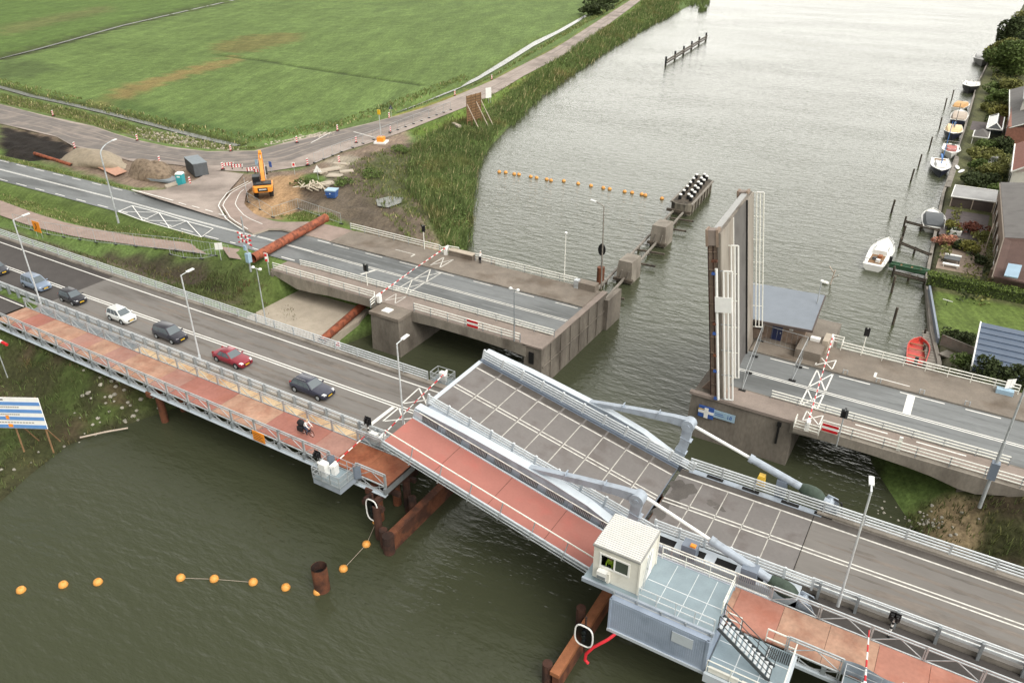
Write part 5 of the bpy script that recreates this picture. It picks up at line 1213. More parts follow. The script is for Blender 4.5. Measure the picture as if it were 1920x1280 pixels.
MB().tube([(7.9,62.3,3.5),(7.9,62.3,10.2)],[.15,.13],10).tube([(7.9,62.3,10.2),(7.9,62.3,18)],[.09,.07],8).build('pole', 'galv', g)
MB().box(7.6,8.2,62.0,62.6,6.6,8.2).build('equipment_box', 'steel_blue_dark', g)
MB().tube([(7.9,62.3,17),(9.4,70,17.6),(10,76,17.2)],.06).tube([(7.9,62.3,14),(9.4,70,17.5)],.05).build('gantry_arm', 'galv', g)
g = thing("signal_mast", "thin grey cable mast on the road's far edge, beside the tall slanting mast", "mast", (11,74,5))
MB().tube([(11,76,5),(11,76,12)],.07,8).tube([(11,76,12),(10,66,8.5)],.03,6).build('pole', 'galv', g)

def red_sign(s0, s1, t, z0, z1, label):
    g = thing("navigation_sign", label, "sign", ((s0+s1)/2,t,z0), 0, "red and white navigation boards")
    MB().box(s0,s1,t-.05,t,z0,z1).build('board', 'white', g)
    h_ = (z1-z0)/3
    for k in (0,2): MB().box(s0,s1,t-.06,t-.05,z0+h_*k,z0+h_*(k+1)).build('stripe', 'red', g)
red_sign(-44.5,-43.0,64.15,5.35,6.25,"red white red board on the old bridge railing left of the channel")
red_sign(-5.5,-4.1,64.3,5.2,6.0,"red white red board on the railing right of the upright leaf")
for s_, t_, z_, w_, h_, lab in ((-35.6,36.5,2.95,.62,1.5,"black oval boat signal with white rim under the rusty footbridge end"),(-14.2,33,4.4,.66,1.25,"black boat signal with white rim above the rusty fender beam below the cabin")):
    g = thing("navigation_signal", lab, "signal", (s_,t_,z_-h_), 0, "white rimmed boat signals")
    def rr(k): return [(s_+w_*k*math.copysign(abs(math.cos(a))**.6, math.cos(a)), t_, z_+h_*k*.75*math.copysign(abs(math.sin(a))**.75, math.sin(a))) for a in np.linspace(0,6.2832,25)[:-1]]
    MB().prism(rr(1),(0,.12,0)).build('board', 'black_gloss', g)
    MB().tube([(p[0],p[1]-.02,p[2]) for p in rr(1)],.06,6,closed=True).build('rim', 'white', g)
    for k in (-.4,0,.4): MB().tube([(s_,t_-.02,z_+k),(s_,t_-.16,z_+k)],.14,10).build('lens', 'glass_dark', g)
    MB().tube([(s_,t_+.2,z_-1.8),(s_,t_+.2,z_+1.6)],.08,8).build('post', 'rust_dark', g)
# bridge name board on the pier
g = thing("name_board", "blue and pale lettered board fixed on the dark pier below the upright leaf", "sign", (-15.2,64.4,3))
MB().box(-16.95,-15.4,64.22,64.3,2.75,4.05).build('board', 'blue', g)
MB().box(-16.95,-15.4,64.19,64.22,3.25,3.55).box(-16.35,-15.95,64.185,64.22,2.75,3.9).build('emblem', 'white', g)
MB().box(-16.95,-16.4,64.185,64.2,3.62,3.72).build('stripe', 'yellow', g)
b_ = MB().box(-15.4,-13.3,64.24,64.3,3.1,3.95).build('plate', 'pale_blue', g)
text_mesh('lettering', "18", .55, 'blue', g, (-13.85,64.23,3.5), (R(90),0,0))
MB().box(-15.3,-14.4,64.225,64.24,3.4,3.46).box(-15.3,-14.5,64.225,64.24,3.6,3.66).build('text_line', 'blue', g)
# information board beside the river, lower left
B0, B1, B2, B3 = Vector((-73.0,24.9,6.4)), Vector((-68.0,28.0,6.4)), Vector((-67.6,27.6,2.9)), Vector((-72.7,24.5,2.9))
g = thing("information_board", "big white board with blue stripes and orange marks, leaning by the river bank", "information board", (-70.4,26.3,1.2))
cA, cB, cC, cD = Vector((-74.49,25.2,7.51)), Vector((-66.86,28,8.35)), Vector((-66.09,27.6,5.46)), Vector((-73.75,24.8,4.59))
nrm = (cB-cA).cross(cD-cA).normalized()
if nrm.y > 0: nrm = -nrm
def bp(u, v): return (cA*(1-u)+cB*u)*(1-v)+(cD*(1-u)+cC*u)*v
def bq(mb, u0, u1, v0, v1, o_, th=.02):
    q = [bp(u0,v0)+nrm*o_, bp(u1,v0)+nrm*o_, bp(u1,v1)+nrm*o_, bp(u0,v1)+nrm*o_]; return mb.prism(q, -nrm*th)
bq(MB(),0,1,0,1,0,.08).build('panel', 'white', g)
for v0 in (.14,.38,.62,.88): bq(MB(),0,1,v0,v0+.11,.02).build('stripe', 'blue_stripe', g)
for v0, u1 in ((.29,.72),(.53,.7),(.79,.86)):
    tl_ = MB()
    for k in range(14): 
        u0 = .3+k*(u1-.3)/14; bq(tl_, u0, u0+(u1-.3)/14*.75, v0, v0+.035, .02)
    tl_.build('text_line', 'boat_grey', g)
bq(MB(),.5,.54,.58,.7,.045).build('mark', 'orange', g); bq(MB(),.5,.56,.86,.96,.045).build('mark', 'orange', g)
bq(MB(),.42,.53,.05,.09,.02).build('text_line', 'dark_box', g)
for u in (.1,.55,.95): MB().tube([tuple(bp(u,0)-nrm*.15), tuple(bp(u,1)-nrm*.15-Vector((0,0,2.8)))],.08,8).build('leg', 'wood_brown', g)
for u in (.5,.8): MB().tube([tuple(bp(u,.5)-nrm*.1), tuple(bp(u,.9)-nrm*2.4-Vector((0,0,3)))],.06,8).build('brace', 'wood_brown', g)
# orange signs
g = thing("detour_sign", "orange detour sign with a black arrow by the cycle path fence", "sign", (-117,57.6,3.4))
cb_ = (-118.89,57.79,3.4)
MB().box(cb_[0]-.9,cb_[0]+.9,cb_[1],cb_[1]+.06,3.9,5.6).build('board', 'orange', g)
MB().tube([(cb_[0]-.3,cb_[1]-.03,4.3),(cb_[0]+.1,cb_[1]-.03,4.9),(cb_[0]-.1,cb_[1]-.03,5.3)],.06,6).build('arrow', 'black', g)
for dx in (-.7,.7): MB().tube([(cb_[0]+dx,cb_[1]+.1,3),(cb_[0]+dx,cb_[1]+.1,5.6)],.04,6).build('leg', 'galv', g)
g = thing("notice_board", "orange notice with text lines hanging on the rusty footbridge's near railing", "sign", (-49.4,37.35,4.1))
MB().box(-50.25,-48.75,37.3,37.36,4.2,5.25).build('board', 'orange', g)
for k in range(4): MB().box(-50.1,-48.95-.2*(k % 2),37.285,37.3,4.35+k*.2,4.4+k*.2).build('text_line', 'rust', g)

# ================================================================ people and bicycles
def person(name, label, cat, J, E, loc, rz, slots, hair='hair', group=None, fingers=True):
    """one continuous skinned body; J: joint -> (x,y,z,r,slot); E: bones; x is forward"""
    root = thing(name, label, cat, loc, rz, group); ORG[root.name] = Vector((0,0,0))
    names = list(J); V = [J[n][:3] for n in names]; RR = [J[n][3]*(1.0 if J[n][4] == 0 else 1.3) for n in names]; SL = [J[n][4] for n in names]; ED = [(names.index(a), names.index(b)) for a, b in E]
    for hnd in ('hl','hr'):
        if fingers and hnd in J:
            hx, hy, hz = J[hnd][:3]; el = J['e'+hnd[1]]; d = (Vector((hx,hy,hz))-Vector(el[:3])).normalized(); sd = d.cross(Vector((0,0,1)))
            sd = sd.normalized() if sd.length > .1 else Vector((0,1,0)); dn = Vector((0,0,-1)); hi = names.index(hnd)
            for k, (o_, L_) in enumerate(((-.03,.075),(-.01,.085),(.01,.08),(.03,.065),(.045,.05))):
                b0 = Vector((hx,hy,hz))+sd*o_+d*(.04 if k < 4 else 0); 
                V += [tuple(b0), tuple(b0+d*L_*.6+dn*.01), tuple(b0+d*L_*.75+dn*L_*.5)]; RR += [.012,.010,.009]; SL += [0]*3
                n0 = len(V)-3; ED += [(hi,n0),(n0,n0+1),(n0+1,n0+2)]
    me = bpy.data.meshes.new(name); me.from_pydata(V, ED, [])
    ob = bpy.data.objects.new("body_tmp", me); COL.objects.link(ob)
    md = ob.modifiers.new("skin", 'SKIN'); md.use_smooth_shade = True
    for i, sv in enumerate(me.skin_vertices[0].data): sv.radius = (RR[i], RR[i]); sv.use_root = (i == 0)
    ss = ob.modifiers.new("sub", 'SUBSURF'); ss.levels = 1; ss.render_levels = 1
    bpy.context.view_layer.update()
    m2 = bpy.data.meshes.new_from_object(ob.evaluated_get(bpy.context.evaluated_depsgraph_get())); bpy.data.objects.remove(ob)
    m2.materials.clear()
    for s_ in slots: m2.materials.append(M[s_])
    A = np.array(V); S_ = np.array(SL); segs = [(A[a], A[b], S_[a], S_[b]) for a, b in ED]
    for p in m2.polygons:
        c_ = np.array(p.center); best = 1e9; sl_ = 0
        for a, b, s0, s1 in segs:
            ab = b-a; t = np.clip(np.dot(c_-a, ab)/(np.dot(ab, ab)+1e-9), 0, 1); dd = np.sum((a+ab*t-c_)**2)
            if dd < best: best = dd; sl_ = s0 if t < .5 else s1
        p.material_index = int(sl_)
    m2.polygons.foreach_set("use_smooth", [True]*len(m2.polygons))
    bd = bpy.data.objects.new("body", m2); COL.objects.link(bd); bd.parent = root
    hx, hy, hz, hr = J['head'][:4]
    MB().blob((hx-.015,hy,hz+.035),(hr*1.08,hr*1.02,hr*.95),3,10,6,.06,flat=False).build('hair', hair, root, smooth='all')
    for sy in (-.035,.035): MB().blob((hx+hr*.93,hy+sy,hz+.0),(.012,.014,.012),1,6,4,0).build('eye', 'black_gloss', root)
    MB().blob((hx+hr*1.0,hy,hz-.03),(.022,.014,.02),1,6,4,0).build('nose', slots[0], root)
    return root
def cyc_joints(dy=0):
    J = dict(pel=(-.1,0,.98,.14,2), sp=(-.02,0,1.2,.13,1), ch=(.1,0,1.42,.15,1), nk=(.19,0,1.56,.06,0), head=(.27,0,1.7,.1,0))
    for k, s in (('l',1),('r',-1)):
        J['s'+k] = (.12,.18*s,1.44,.06,1); J['e'+k] = (.3,.24*s,1.2,.045,1); J['w'+k] = (.5,.22*s,1.1,.034,1); J['h'+k] = (.56,.21*s,1.07,.035,0)
        fx = .14 if s > 0 else -.05
        J['t'+k] = (-.06,.1*s,.92,.1,2); J['k'+k] = (.3+fx*.4,.12*s,.72 if s > 0 else .62,.07,2); J['a'+k] = (.05+fx,.11*s,.36 if s > 0 else .2,.045,2); J['f'+k] = (.22+fx,.11*s,.3 if s > 0 else .14,.04,3)
    E_ = [('pel','sp'),('sp','ch'),('ch','nk'),('nk','head')]
    for k in 'lr': E_ += [('ch','s'+k),('s'+k,'e'+k),('e'+k,'w'+k),('w'+k,'h'+k),('pel','t'+k),('t'+k,'k'+k),('k'+k,'a'+k),('a'+k,'f'+k)]
    return J, E_
def bicycle(label, loc, rz, bags=True, m='black'):
    b = thing("bicycle", label, "bicycle", (0,0,0), 0, "bicycle")
    MB().tube([(-.1,0,.3),(-.22,0,.86)],.02).tube([(-.1,0,.3),(.42,0,.78)],.022).tube([(-.2,0,.7),(.42,0,.82)],.02).tube([(-.1,0,.3),(-.55,0,.34)],.014).tube([(-.22,0,.75),(-.55,0,.34)],.012).tube([(.42,0,.92),(.55,0,.34)],.018).build('frame', m, b)
    MB().tube([(.42,0,.9),(.44,0,1.04),(.55,.26,1.05)],.014).tube([(.44,0,1.04),(.55,-.26,1.05)],.014).build('handlebar', 'chrome', b)
    MB().blob((-.24,0,.9),(.14,.09,.05),2).build('saddle', 'rubber', b)
    for x in (-.55,.55):
        w_ = MB().tube([(x+.34*math.cos(a),0,.35+.34*math.sin(a)) for a in np.linspace(0,6.2832,25)[:-1]],.022,6,closed=True).build('wheel', 'rubber', b)
        sp_ = MB()
        for a in np.linspace(0,6.2832,11)[:-1]: sp_.tube([(x,0,.35),(x+.33*math.cos(a),0,.35+.33*math.sin(a))],.004,3)
        sp_.build('spokes', 'chrome', w_)
        MB().tube([(x+.38*math.cos(a),0,.35+.38*math.sin(a)) for a in np.linspace(.6,2.9,10)],.02,5).build('mudguard', m, b)
    if bags:
        for sy in (-.16,.16): MB().cbox((-.6,sy*1.3,.6),(.6,.26,.5)).build('pannier', 'cloth_black', b, bevel=.05)
        MB().blob((-.62,0,1.12),(.38,.3,.36),4,10,6,.1).build('luggage_bag', 'cloth_black', b, smooth='all')
    place(b, loc, rz); return b
J, E_ = cyc_joints()
cy = (-45.6,39.6,5.0)
bicycle("dark bicycle with bulky black bags, ridden along the rusty footbridge", cy, 0)
person("person", "person in a white jacket cycling along the rusty footbridge", "person", J, E_, cy, 0, ['skin','cloth_white','cloth_jeans','cloth_black'], 'hair_blond')
def stand_joints(lean=.12, arms='rail'):
    J = dict(pel=(0,0,.95,.14,2), sp=(.03,0,1.15,.13,1), ch=(lean,0,1.38,.15,1), nk=(lean+.05,0,1.52,.055,0), head=(lean+.09,0,1.66,.1,0))
    for k, s in (('l',1),('r',-1)):
        J['s'+k] = (lean,.19*s,1.4,.06,1); J['e'+k] = (lean+.12,.25*s,1.16,.046,1); J['w'+k] = (lean+.34,.2*s,1.1,.034,1); J['h'+k] = (lean+.4,.19*s,1.1,.035,0)
        J['t'+k] = (0,.1*s,.9,.095,2); J['k'+k] = (.03,.11*s,.5,.068,2); J['a'+k] = (-.01,.12*s,.09,.045,2); J['f'+k] = (.16,.13*s,.05,.045,3)
    E_ = [('pel','sp'),('sp','ch'),('ch','nk'),('nk','head')]
    for k in 'lr': E_ += [('ch','s'+k),('s'+k,'e'+k),('e'+k,'w'+k),('w'+k,'h'+k),('pel','t'+k),('t'+k,'k'+k),('k'+k,'a'+k),('a'+k,'f'+k)]
    return J, E_
J, E_ = stand_joints()
person("person", "person in a white top and cap leaning on the far railing of the old bridge", "person", J, E_, (-53.2,80.15,5.13), R(90), ['skin','cloth_white','cloth_black','cloth_black'], 'cloth_white')
J, E_ = stand_joints(.05)
person("person", "person in a yellow green safety vest behind the cabin window", "person", J, E_, (-13.8,35.8,7.75), R(-90), ['skin','cloth_hivis','cloth_jeans','cloth_black'])

# ================================================================ cars in the queue
def car(label, paint, L=4.2, W=1.76, H=1.48, belt=.92, hood=.86, cab=(-1.95,.95,-1.6,.2), trim=False, tail=None, notch=0, loc=(0,0,0), rz=0):
    """cab = rear base x, front base x, rear roof x, front roof x"""
    c = thing("parked_car", label, "car", (0,0,0), 0, "cars queueing on the bridge"); h2 = L/2; w = W/2
    xs = [-h2,-h2+.06,-h2+.3,cab[0]+.25,-.4,.5,cab[1]-.05,h2-.55,h2-.14,h2-.02,h2]
    def top(x):
        if x > cab[1]-.1: f = (x-cab[1]+.1)/(h2-cab[1]+.1); return belt-(belt-hood)*min(1,f*2.2)-.2*max(0,f-.55)**1.4*2
        if x < cab[0]+.2 and notch: return belt+.04
        return belt
    secs = []
    for i, x in enumerate(xs):
        k = {0:.80,1:.9,2:.985,9:.82,10:.74,8:.91,7:.985}.get(i, 1.); ww = w*k; zt = top(x)-(0.16 if i in (0,10) else .05 if i in (1,9) else 0); zl = .30 if i in (0,10) else .24
        secs.append([(x,y,z) for y,z in ((-ww*.9,zl),(-ww,zl+.14),(-ww*1.0,.55),(-ww*.97,zt-.1),(-ww*.88,zt-.01),(-ww*.4,zt+.025),(ww*.4,zt+.025),(ww*.88,zt-.01),(ww*.97,zt-.1),(ww,.55),(ww,zl+.14),(ww*.9,zl))])
    MB().loft(secs).build('body', paint, c, smooth=True)
    wb_, wr = w*.9, w*.72; xr0, xf0, xr1, xf1 = cab; zb, zt = belt-.02, H
    def ring(f, ins=0): return [(xr0+(xr1-xr0)*f+ins,-(wb_+(wr-wb_)*f)+ins*.8,zb+(zt-zb)*f),(xf0+(xf1-xf0)*f-ins,-(wb_+(wr-wb_)*f)+ins*.8,zb+(zt-zb)*f),(xf0+(xf1-xf0)*f-ins,(wb_+(wr-wb_)*f)-ins*.8,zb+(zt-zb)*f),(xr0+(xr1-xr0)*f+ins,(wb_+(wr-wb_)*f)-ins*.8,zb+(zt-zb)*f)]
    r1 = [(p[0],p[1],p[2]) for p in ring(1)]; r2 = [(p[0]*.93+.0,p[1]*.86,H+.05) for p in r1]
    MB().loft([ring(0),ring(.5),ring(.92),r1,r2]).build('roof', paint, c, smooth=True, bevel=.03)
    b0, t0 = ring(.06), ring(.93)
    def pane(nm, A, B, Cc, D, u0, u1, m='car_glass', o_=.018):
        A, B, Cc, D = map(Vector, (A,B,Cc,D)); n = (B-A).cross(D-A).normalized()
        ctr = (A+B+Cc+D)/4
        if n.dot(ctr-Vector((ctr.x*.3,0,H*.5))) < 0: n = -n
        q = [A+(B-A)*u0, A+(B-A)*u1, D+(Cc-D)*u1, D+(Cc-D)*u0]
        return MB().prism([p+n*o_ for p in q], -n*.012).build(nm, m, c)
    pane('windscreen', b0[1], b0[2], t0[2], t0[1], .06, .94); pane('rear_window', b0[0], b0[3], t0[3], t0[0], .1, .9)
    for i0, i1 in ((0,1),(3,2)):
        for u0, u1 in ((.06,.36),(.39,.64),(.67,.93)): pane('side_window', b0[i0], b0[i1], t0[i1], t0[i0], u0, u1)
        if trim:
            sgn = -1 if i0 == 0 else 1
            MB().tube([b0[i0],b0[i1]],.018,5).tube([t0[i0],t0[i1]],.016,5).build('window_trim', 'chrome', c)
            MB().tube([(xr1+.1,sgn*wr*.85,H+.09),(xf1-.2,sgn*wr*.85,H+.09)],.02,5).build('roof_rail', 'chrome', c)
    for x in (-h2+.78,h2-.82):
        for y in (-1,1):
            MB().tube([(x,y*(w-.02),.33),(x,y*(w+.008),.33)],.375,20).build('wheel_arch', 'black', c)
            wh = MB().tube([(x,y*(w-.2),.31),(x,y*(w+.02),.31)],.31,20).build('wheel', 'rubber', c)
            MB().tube([(x,y*(w+.0),.31),(x,y*(w+.03),.31)],.2,12).build('rim', 'galv', wh)
    for y in (-1,1):
        MB().loft([[(h2-.34,y*w*.9,.62),(h2-.34,y*w*.9,.78),(h2-.3,y*w*.6,.8),(h2-.3,y*w*.6,.64)],[(h2-.06,y*w*.8,.62),(h2-.12,y*w*.8,.76),(h2-.03,y*w*.52,.76),(h2+.0,y*w*.52,.63)]]).build('headlight', 'light_lens', c)
        MB().box(-h2-.01,-h2+.14,y*w*.72-.09,y*w*.72+.09,.62,.95).build('tail_light', 'tail_red', c)
        MB().cbox((xf0-.2,y*(w+.07),belt+.05),(.13,.2,.12)).build('mirror', paint, c, bevel=.02)
    MB().box(h2-.03,h2+.012,-.45,.45,.4,.56).build('grille', 'black', c)
    MB().box(h2+.0,h2+.022,-.26,.26,.42,.53).build('number_plate', 'plate_yellow', c)
    MB().box(-h2-.02,-h2+.02,-.26,.26,.55,.66).build('number_plate', 'plate_yellow', c)
    MB().box(-.55,.35,-.02,.02,H+.052,H+.056) 
    return place(c, loc, rz)
def pmat(k, col): M[k] = mat(k, col, .32, .3, var=.03, scale=3, coat=.8)
for k, col in (('paint_grey',C(70,72,80)),('paint_silver',C(138,154,176)),('paint_black',C(42,42,50)),('paint_carwhite',C(236,238,236)),('paint_slate',C(54,54,64)),('paint_red',C(146,34,52)),('paint_navy',C(52,54,72))): pmat(k, col)
def cl(s): return (s, 45.15, 5.0)
car("dark grey hatchback cut off by the picture edge, last of the queue", 'paint_grey', 3.9, loc=cl(-106.4), rz=R(-1.2))
car("silver blue people carrier behind the tall lamp post", 'paint_silver', 4.3, 1.8, 1.62, .98, .9, (-2.0,1.15,-1.75,.35), loc=cl(-97.3), rz=R(-1))
car("small black hatchback between the silver and the white car", 'paint_black', 3.75, 1.66, 1.48, .93, .86, (-1.75,.95,-1.4,.2), loc=cl(-89.6), rz=R(-1))
car("small white hatchback in the queue", 'paint_carwhite', 3.7, 1.65, 1.5, .93, .86, (-1.72,.95,-1.42,.25), loc=cl(-80.2))
car("dark slate people carrier behind the red car", 'paint_slate', 4.2, 1.75, 1.6, .97, .9, (-1.95,1.15,-1.7,.35), loc=cl(-71.6))
car("dark red saloon car in the queue", 'paint_red', 4.5, 1.78, 1.38, .88, .82, (-1.55,.75,-1.0,.0), notch=1, loc=cl(-61.6))
car("dark navy estate car with chrome window trim, first of the queue", 'paint_navy', 4.7, 1.82, 1.44, .92, .84, (-2.15,.75,-1.75,.0), trim=True, loc=cl(-50.2))

# ================================================================ building site on the west bank
ex = thing("excavator", "orange tracked excavator with raised boom on the sandy patch", "excavator", (0,0,0))
for y in (-1.15,1.15):
    tr = MB().prism([(x,y-.3,z) for x,z in ((-1.9,.1),(1.9,.1),(2.2,.35),(2.2,.7),(1.9,.95),(-1.9,.95),(-2.2,.7),(-2.2,.35))],(0,.6,0)).build('track', 'rubber', ex)
    for x in (-1.5,-.5,.5,1.5): MB().tube([(x,y-.32,.5),(x,y+.32,.5)],.26,10).build('roller', 'dark_box', tr)
MB().lathe([(.8,.9),(.8,1.15)],(0,0,0),16).build('turntable', 'black', ex)
MB().prism([(-2.4,-1.5,1.15),(1.5,-1.5,1.15),(1.5,-1.5,1.7),(.2,-1.5,1.8),(-2.2,-1.5,1.9),(-2.6,-1.5,1.6)],(0,3.0,0)).build('body', 'excavator_orange', ex, bevel=.06)
cw = MB().loft([[(-2.3,-1.5,1.1),(-2.3,1.5,1.1),(-2.3,1.5,2.15),(-2.3,-1.5,2.15)],[(-3.0,-1.25,1.2),(-3.0,1.25,1.2),(-3.0,1.25,2.05),(-3.0,-1.25,2.05)]]).build('counterweight', 'excavator_orange', ex, bevel=.08)
MB().box(-3.03,-2.98,-.75,.75,1.35,1.95).build('rear_panel', 'black', cw)
lt = MB()
for k in range(6): lt.box(-3.05,-3.03,-.55+k*.19,-.42+k*.19,1.6,1.78)
lt.build('lettering', 'white', cw)
MB().box(-2.2,-.4,-1.35,1.35,1.9,2.3).build('engine_cover', 'black', ex, bevel=.05)
MB().box(-1.9,-1.2,-.9,-.2,2.3,2.34).box(-1.9,-1.2,.2,.9,2.3,2.34).build('cooling_grille', 'dark_box', ex)
cbn = MB().loft([[(-.3,.35,1.2),(1.6,.35,1.2),(1.6,1.45,1.2),(-.3,1.45,1.2)],[(-.3,.35,2.9),(1.1,.35,2.9),(1.1,1.45,2.9),(-.3,1.45,2.9)]]).build('cab', 'black', ex)
MB().box(-.32,1.15,.33,1.47,2.9,2.98).build('cab_roof', 'dark_box', cbn); MB().box(-.1,1.2,1.46,1.49,1.9,2.8).build('pane', 'glass_dark', cbn)
MB().loft([[(x-.25,-.35,z),(x+.25,-.35,z),(x+.25,.2,z),(x-.25,.2,z)] for x,z in ((.9,1.5),(1.6,3.2),(2.6,4.9),(3.6,5.7))]).build('boom', 'excavator_orange', ex, bevel=.04)
MB().beam((3.3,-.08,5.9),(5.6,-.08,2.8),.42,.55).build('stick', 'excavator_orange', ex)
MB().tube([(1.3,-.5,2.0),(2.5,-.5,4.3)],.1,8).tube([(1.3,.34,2.0),(2.5,.34,4.3)],.1,8).tube([(2.2,-.08,5.0),(4.0,-.08,5.9)],.1,8).build('hydraulic_ram', 'chrome', ex)
MB().prism([(5.3,-.7,2.9),(6.1,-.7,2.6),(6.3,-.7,1.7),(5.7,-.7,1.4),(5.1,-.7,1.9)],(0,1.3,0)).build('bucket', 'dark_box', ex)
place(ex, (-106.3,91.3,2.45), R(136), scale=1.12)
tl = thing("portable_toilet", "turquoise portable toilet with white roof before the dark site box", "portable toilet", (-123.6,87.4,2.3), R(25)); ORG[tl.name] = Vector((0,0,0))
MB().box(-.6,.6,-.6,.6,.05,2.15).build('body', 'teal', tl, bevel=.04); MB().loft([[(-.66,-.66,2.15),(.66,-.66,2.15),(.66,.66,2.15),(-.66,.66,2.15)],[(-.5,-.5,2.42),(.5,-.5,2.42),(.5,.5,2.42),(-.5,.5,2.42)]]).build('roof', 'white', tl)
dr = MB().box(-.42,.42,-.63,-.6,.15,2.0).build('door', 'teal', tl); MB().box(-.3,.3,-.645,-.63,1.6,1.85).build('vent', 'white', dr); MB().box(-.63,-.6,-.3,.3,1.6,1.85).build('vent', 'white', tl)
sbx = thing("site_container", "dark grey steel site box behind the portable toilet", "container", (-127.5,94.2,2.25), R(-24)); ORG[sbx.name] = Vector((0,0,0))
MB().box(-3,3,-1.3,1.3,.1,2.5).build('body', 'dark_box', sbx); MB().box(-3.05,3.05,-1.35,1.35,2.5,2.6).build('roof', 'slab_grey', sbx)
cg = MB()
for k in range(28): cg.box(-2.9+k*.21,-2.8+k*.21,-1.33,-1.3,.2,2.4)
cg.build('corrugation', 'dark_box', sbx); MB().box(3.0,3.03,-1.2,1.2,.15,2.45).build('door', 'boat_cover', sbx)
for s_, t_, r_, h_, m_, lab, sd_ in ((-151.5,88.6,(9,3.6),2.4,'gravel_pale',"pale heap of gravel, left of the two by the side road",1),(-133.8,89.0,(6.2,3.4),2.9,'gravel',"brown heap of rubble, next to the turquoise toilet",2)):
    g = MB().blob((s_,t_,2.0),(r_[0],r_[1],h_),sd_,26,8,.22,flat=True); tag(g.build("gravel_heap", m_, smooth='all'), lab, "gravel heap", "heaps by the side road")
tag(MB().prism([(-147.53,86.01,2.5),(-147.74,89.27,2.4),(-139.31,87.22,2.4),(-138.5,84.16,2.5)],(0,0,.12)).build("rusty_plate", 'mat_pink'), "pinkish flat plate lying between the two heaps", "plate")
g = thing("concrete_slabs", "stack of flat grey slabs and pale beams beside the toilet", "slab stack", (-127,85.5,2.3))
MB().prism([(-131.47,85.68,2.4),(-131.5,88.74,2.4),(-126.53,89.41,2.4),(-125.73,86.88,2.4)],(0,0,.4)).build('slab', 'slab_grey', g)
for k in range(3): a, b = Vector((-124.87,84.84,2.5)), Vector((-124.9,88.13,2.5)); MB().beam((a.x+k*.5,a.y-k*.3,2.65),(b.x+k*.5,b.y-k*.3,2.65),.4,.3).build('beam', 'concrete_pale', g)
def pipe(P, r, label, m='rust_pipe', n=18, flange=True):
    g = thing("rusty_pipe", label, "pipe", P[0])
    mb = MB(); Q = [Vector(p) for p in P]; mb.tube(Q, r, n, cap=False)
    mb.build('tube', m, g, smooth=True)
    d = (Q[-1]-Q[-2]).normalized()
    if flange:
        MB().tube([Q[-1]-d*.12, Q[-1]+d*.02], r*1.1, n).build('flange', 'rust_bright', g)
        MB().tube([Q[-1]+d*.02, Q[-1]+d*.03], r*.86, n).build('pipe_end', 'concrete_pale', g)
        for f in (.33,.66): q = Q[0]+(Q[-1]-Q[0])*f; MB().tube([q-d*.05,q+d*.05], r*1.04, n).build('weld_band', 'rust', g)
    return g
pipe([(-79.6,64.6,5.75),(-82.0,81.3,5.75)], .62, "long rusty steel pipe lying straight across the old road")
pipe([(-61.2,57.5,1.7),(-62.4,66.5,2.3)], .5, "rusty pipe slanting under the old bridge to the concrete apron", 'rust_pipe', 14, False)
pipe([(-167.32,85.55,2.3),(-157.86,84.9,2.3),(-152.77,84.5,2.3)], .35, "thin rusty pipe along the verge beside the dark soil", 'rust_pipe', 12, False)
bn = thing("waste_bin", "blue steel waste bin with pale lid on the muddy ground", "bin", (-95.0,96.5,2.3), R(20)); ORG[bn.name] = Vector((0,0,0))
MB().loft([[(-.75,-.65,.1),(.75,-.65,.1),(.75,.65,.1),(-.75,.65,.1)],[(-.95,-.85,1.35),(.95,-.85,1.35),(.95,.85,1.35),(-.95,.85,1.35)]]).build('body', 'bin_blue', bn)
MB().box(-1,1,-.9,.9,1.35,1.5).build('lid', 'pale_blue', bn); MB().box(-1,1,-.92,-.86,.65,.75).build('rib', 'bin_blue', bn); MB().box(-.1,.1,-.9,-.87,.85,1.0).build('tag_plate', 'white', bn)
ob_ = thing("mast_foot", "white concrete foot with orange block carrying a slim signal mast by the side road", "mast", (-111,129.5,2.1))
c_ = (-111.32,129.82,2.1); MB().cbox((c_[0],c_[1],2.3),(2.6,2.6,.35),R(20)).build('slab', 'white', ob_); MB().cbox((c_[0],c_[1],2.95),(1.5,1.5,.95),R(20)).build('block', 'orange', ob_, bevel=.03)
MB().tube([(c_[0],c_[1],3.4),(c_[0],c_[1],9.2)],.07,8).build('pole', 'galv_bright', ob_); MB().box(c_[0]-.35,c_[0]+.35,c_[1]-.1,c_[1]+.1,8.2,9.2).build('signal_head', 'plate_yellow', ob_)
bl = thing("billboard", "tall brown timber hoarding seen from behind with raking props", "hoarding", (-103.8,152,1.8))
q0, q1 = Vector((-103.58,151.9,1.9)), Vector((-103.04,157.06,1.9))
d = (q1-q0); nrm = Vector((-d.y,d.x,0)).normalized()
MB().prism([q0+Vector((0,0,1.2)), q1+Vector((0,0,1.2)), q1+Vector((0,0,7.0)), q0+Vector((0,0,7.0))], nrm*.1).build('panel', 'wood_brown', bl)
for f in (0,.33,.66,1):
    p = q0+d*f; MB().beam(p-nrm*.05, p-nrm*.05+Vector((0,0,7.1)), .16,.16).build('post', 'wood_brown', bl)
    if f in (0,.66,1): MB().beam(p-nrm*3.6, p-nrm*.1+Vector((0,0,5.2)), .14,.14).build('prop', 'boat_tan', bl)
rl_ = MB()
for k in range(9): z = 1.6+k*.6; rl_.beam(q0-nrm*.06+Vector((0,0,z)), q1-nrm*.06+Vector((0,0,z)), .05,.1)
rl_.build('batten', 'bark', bl)
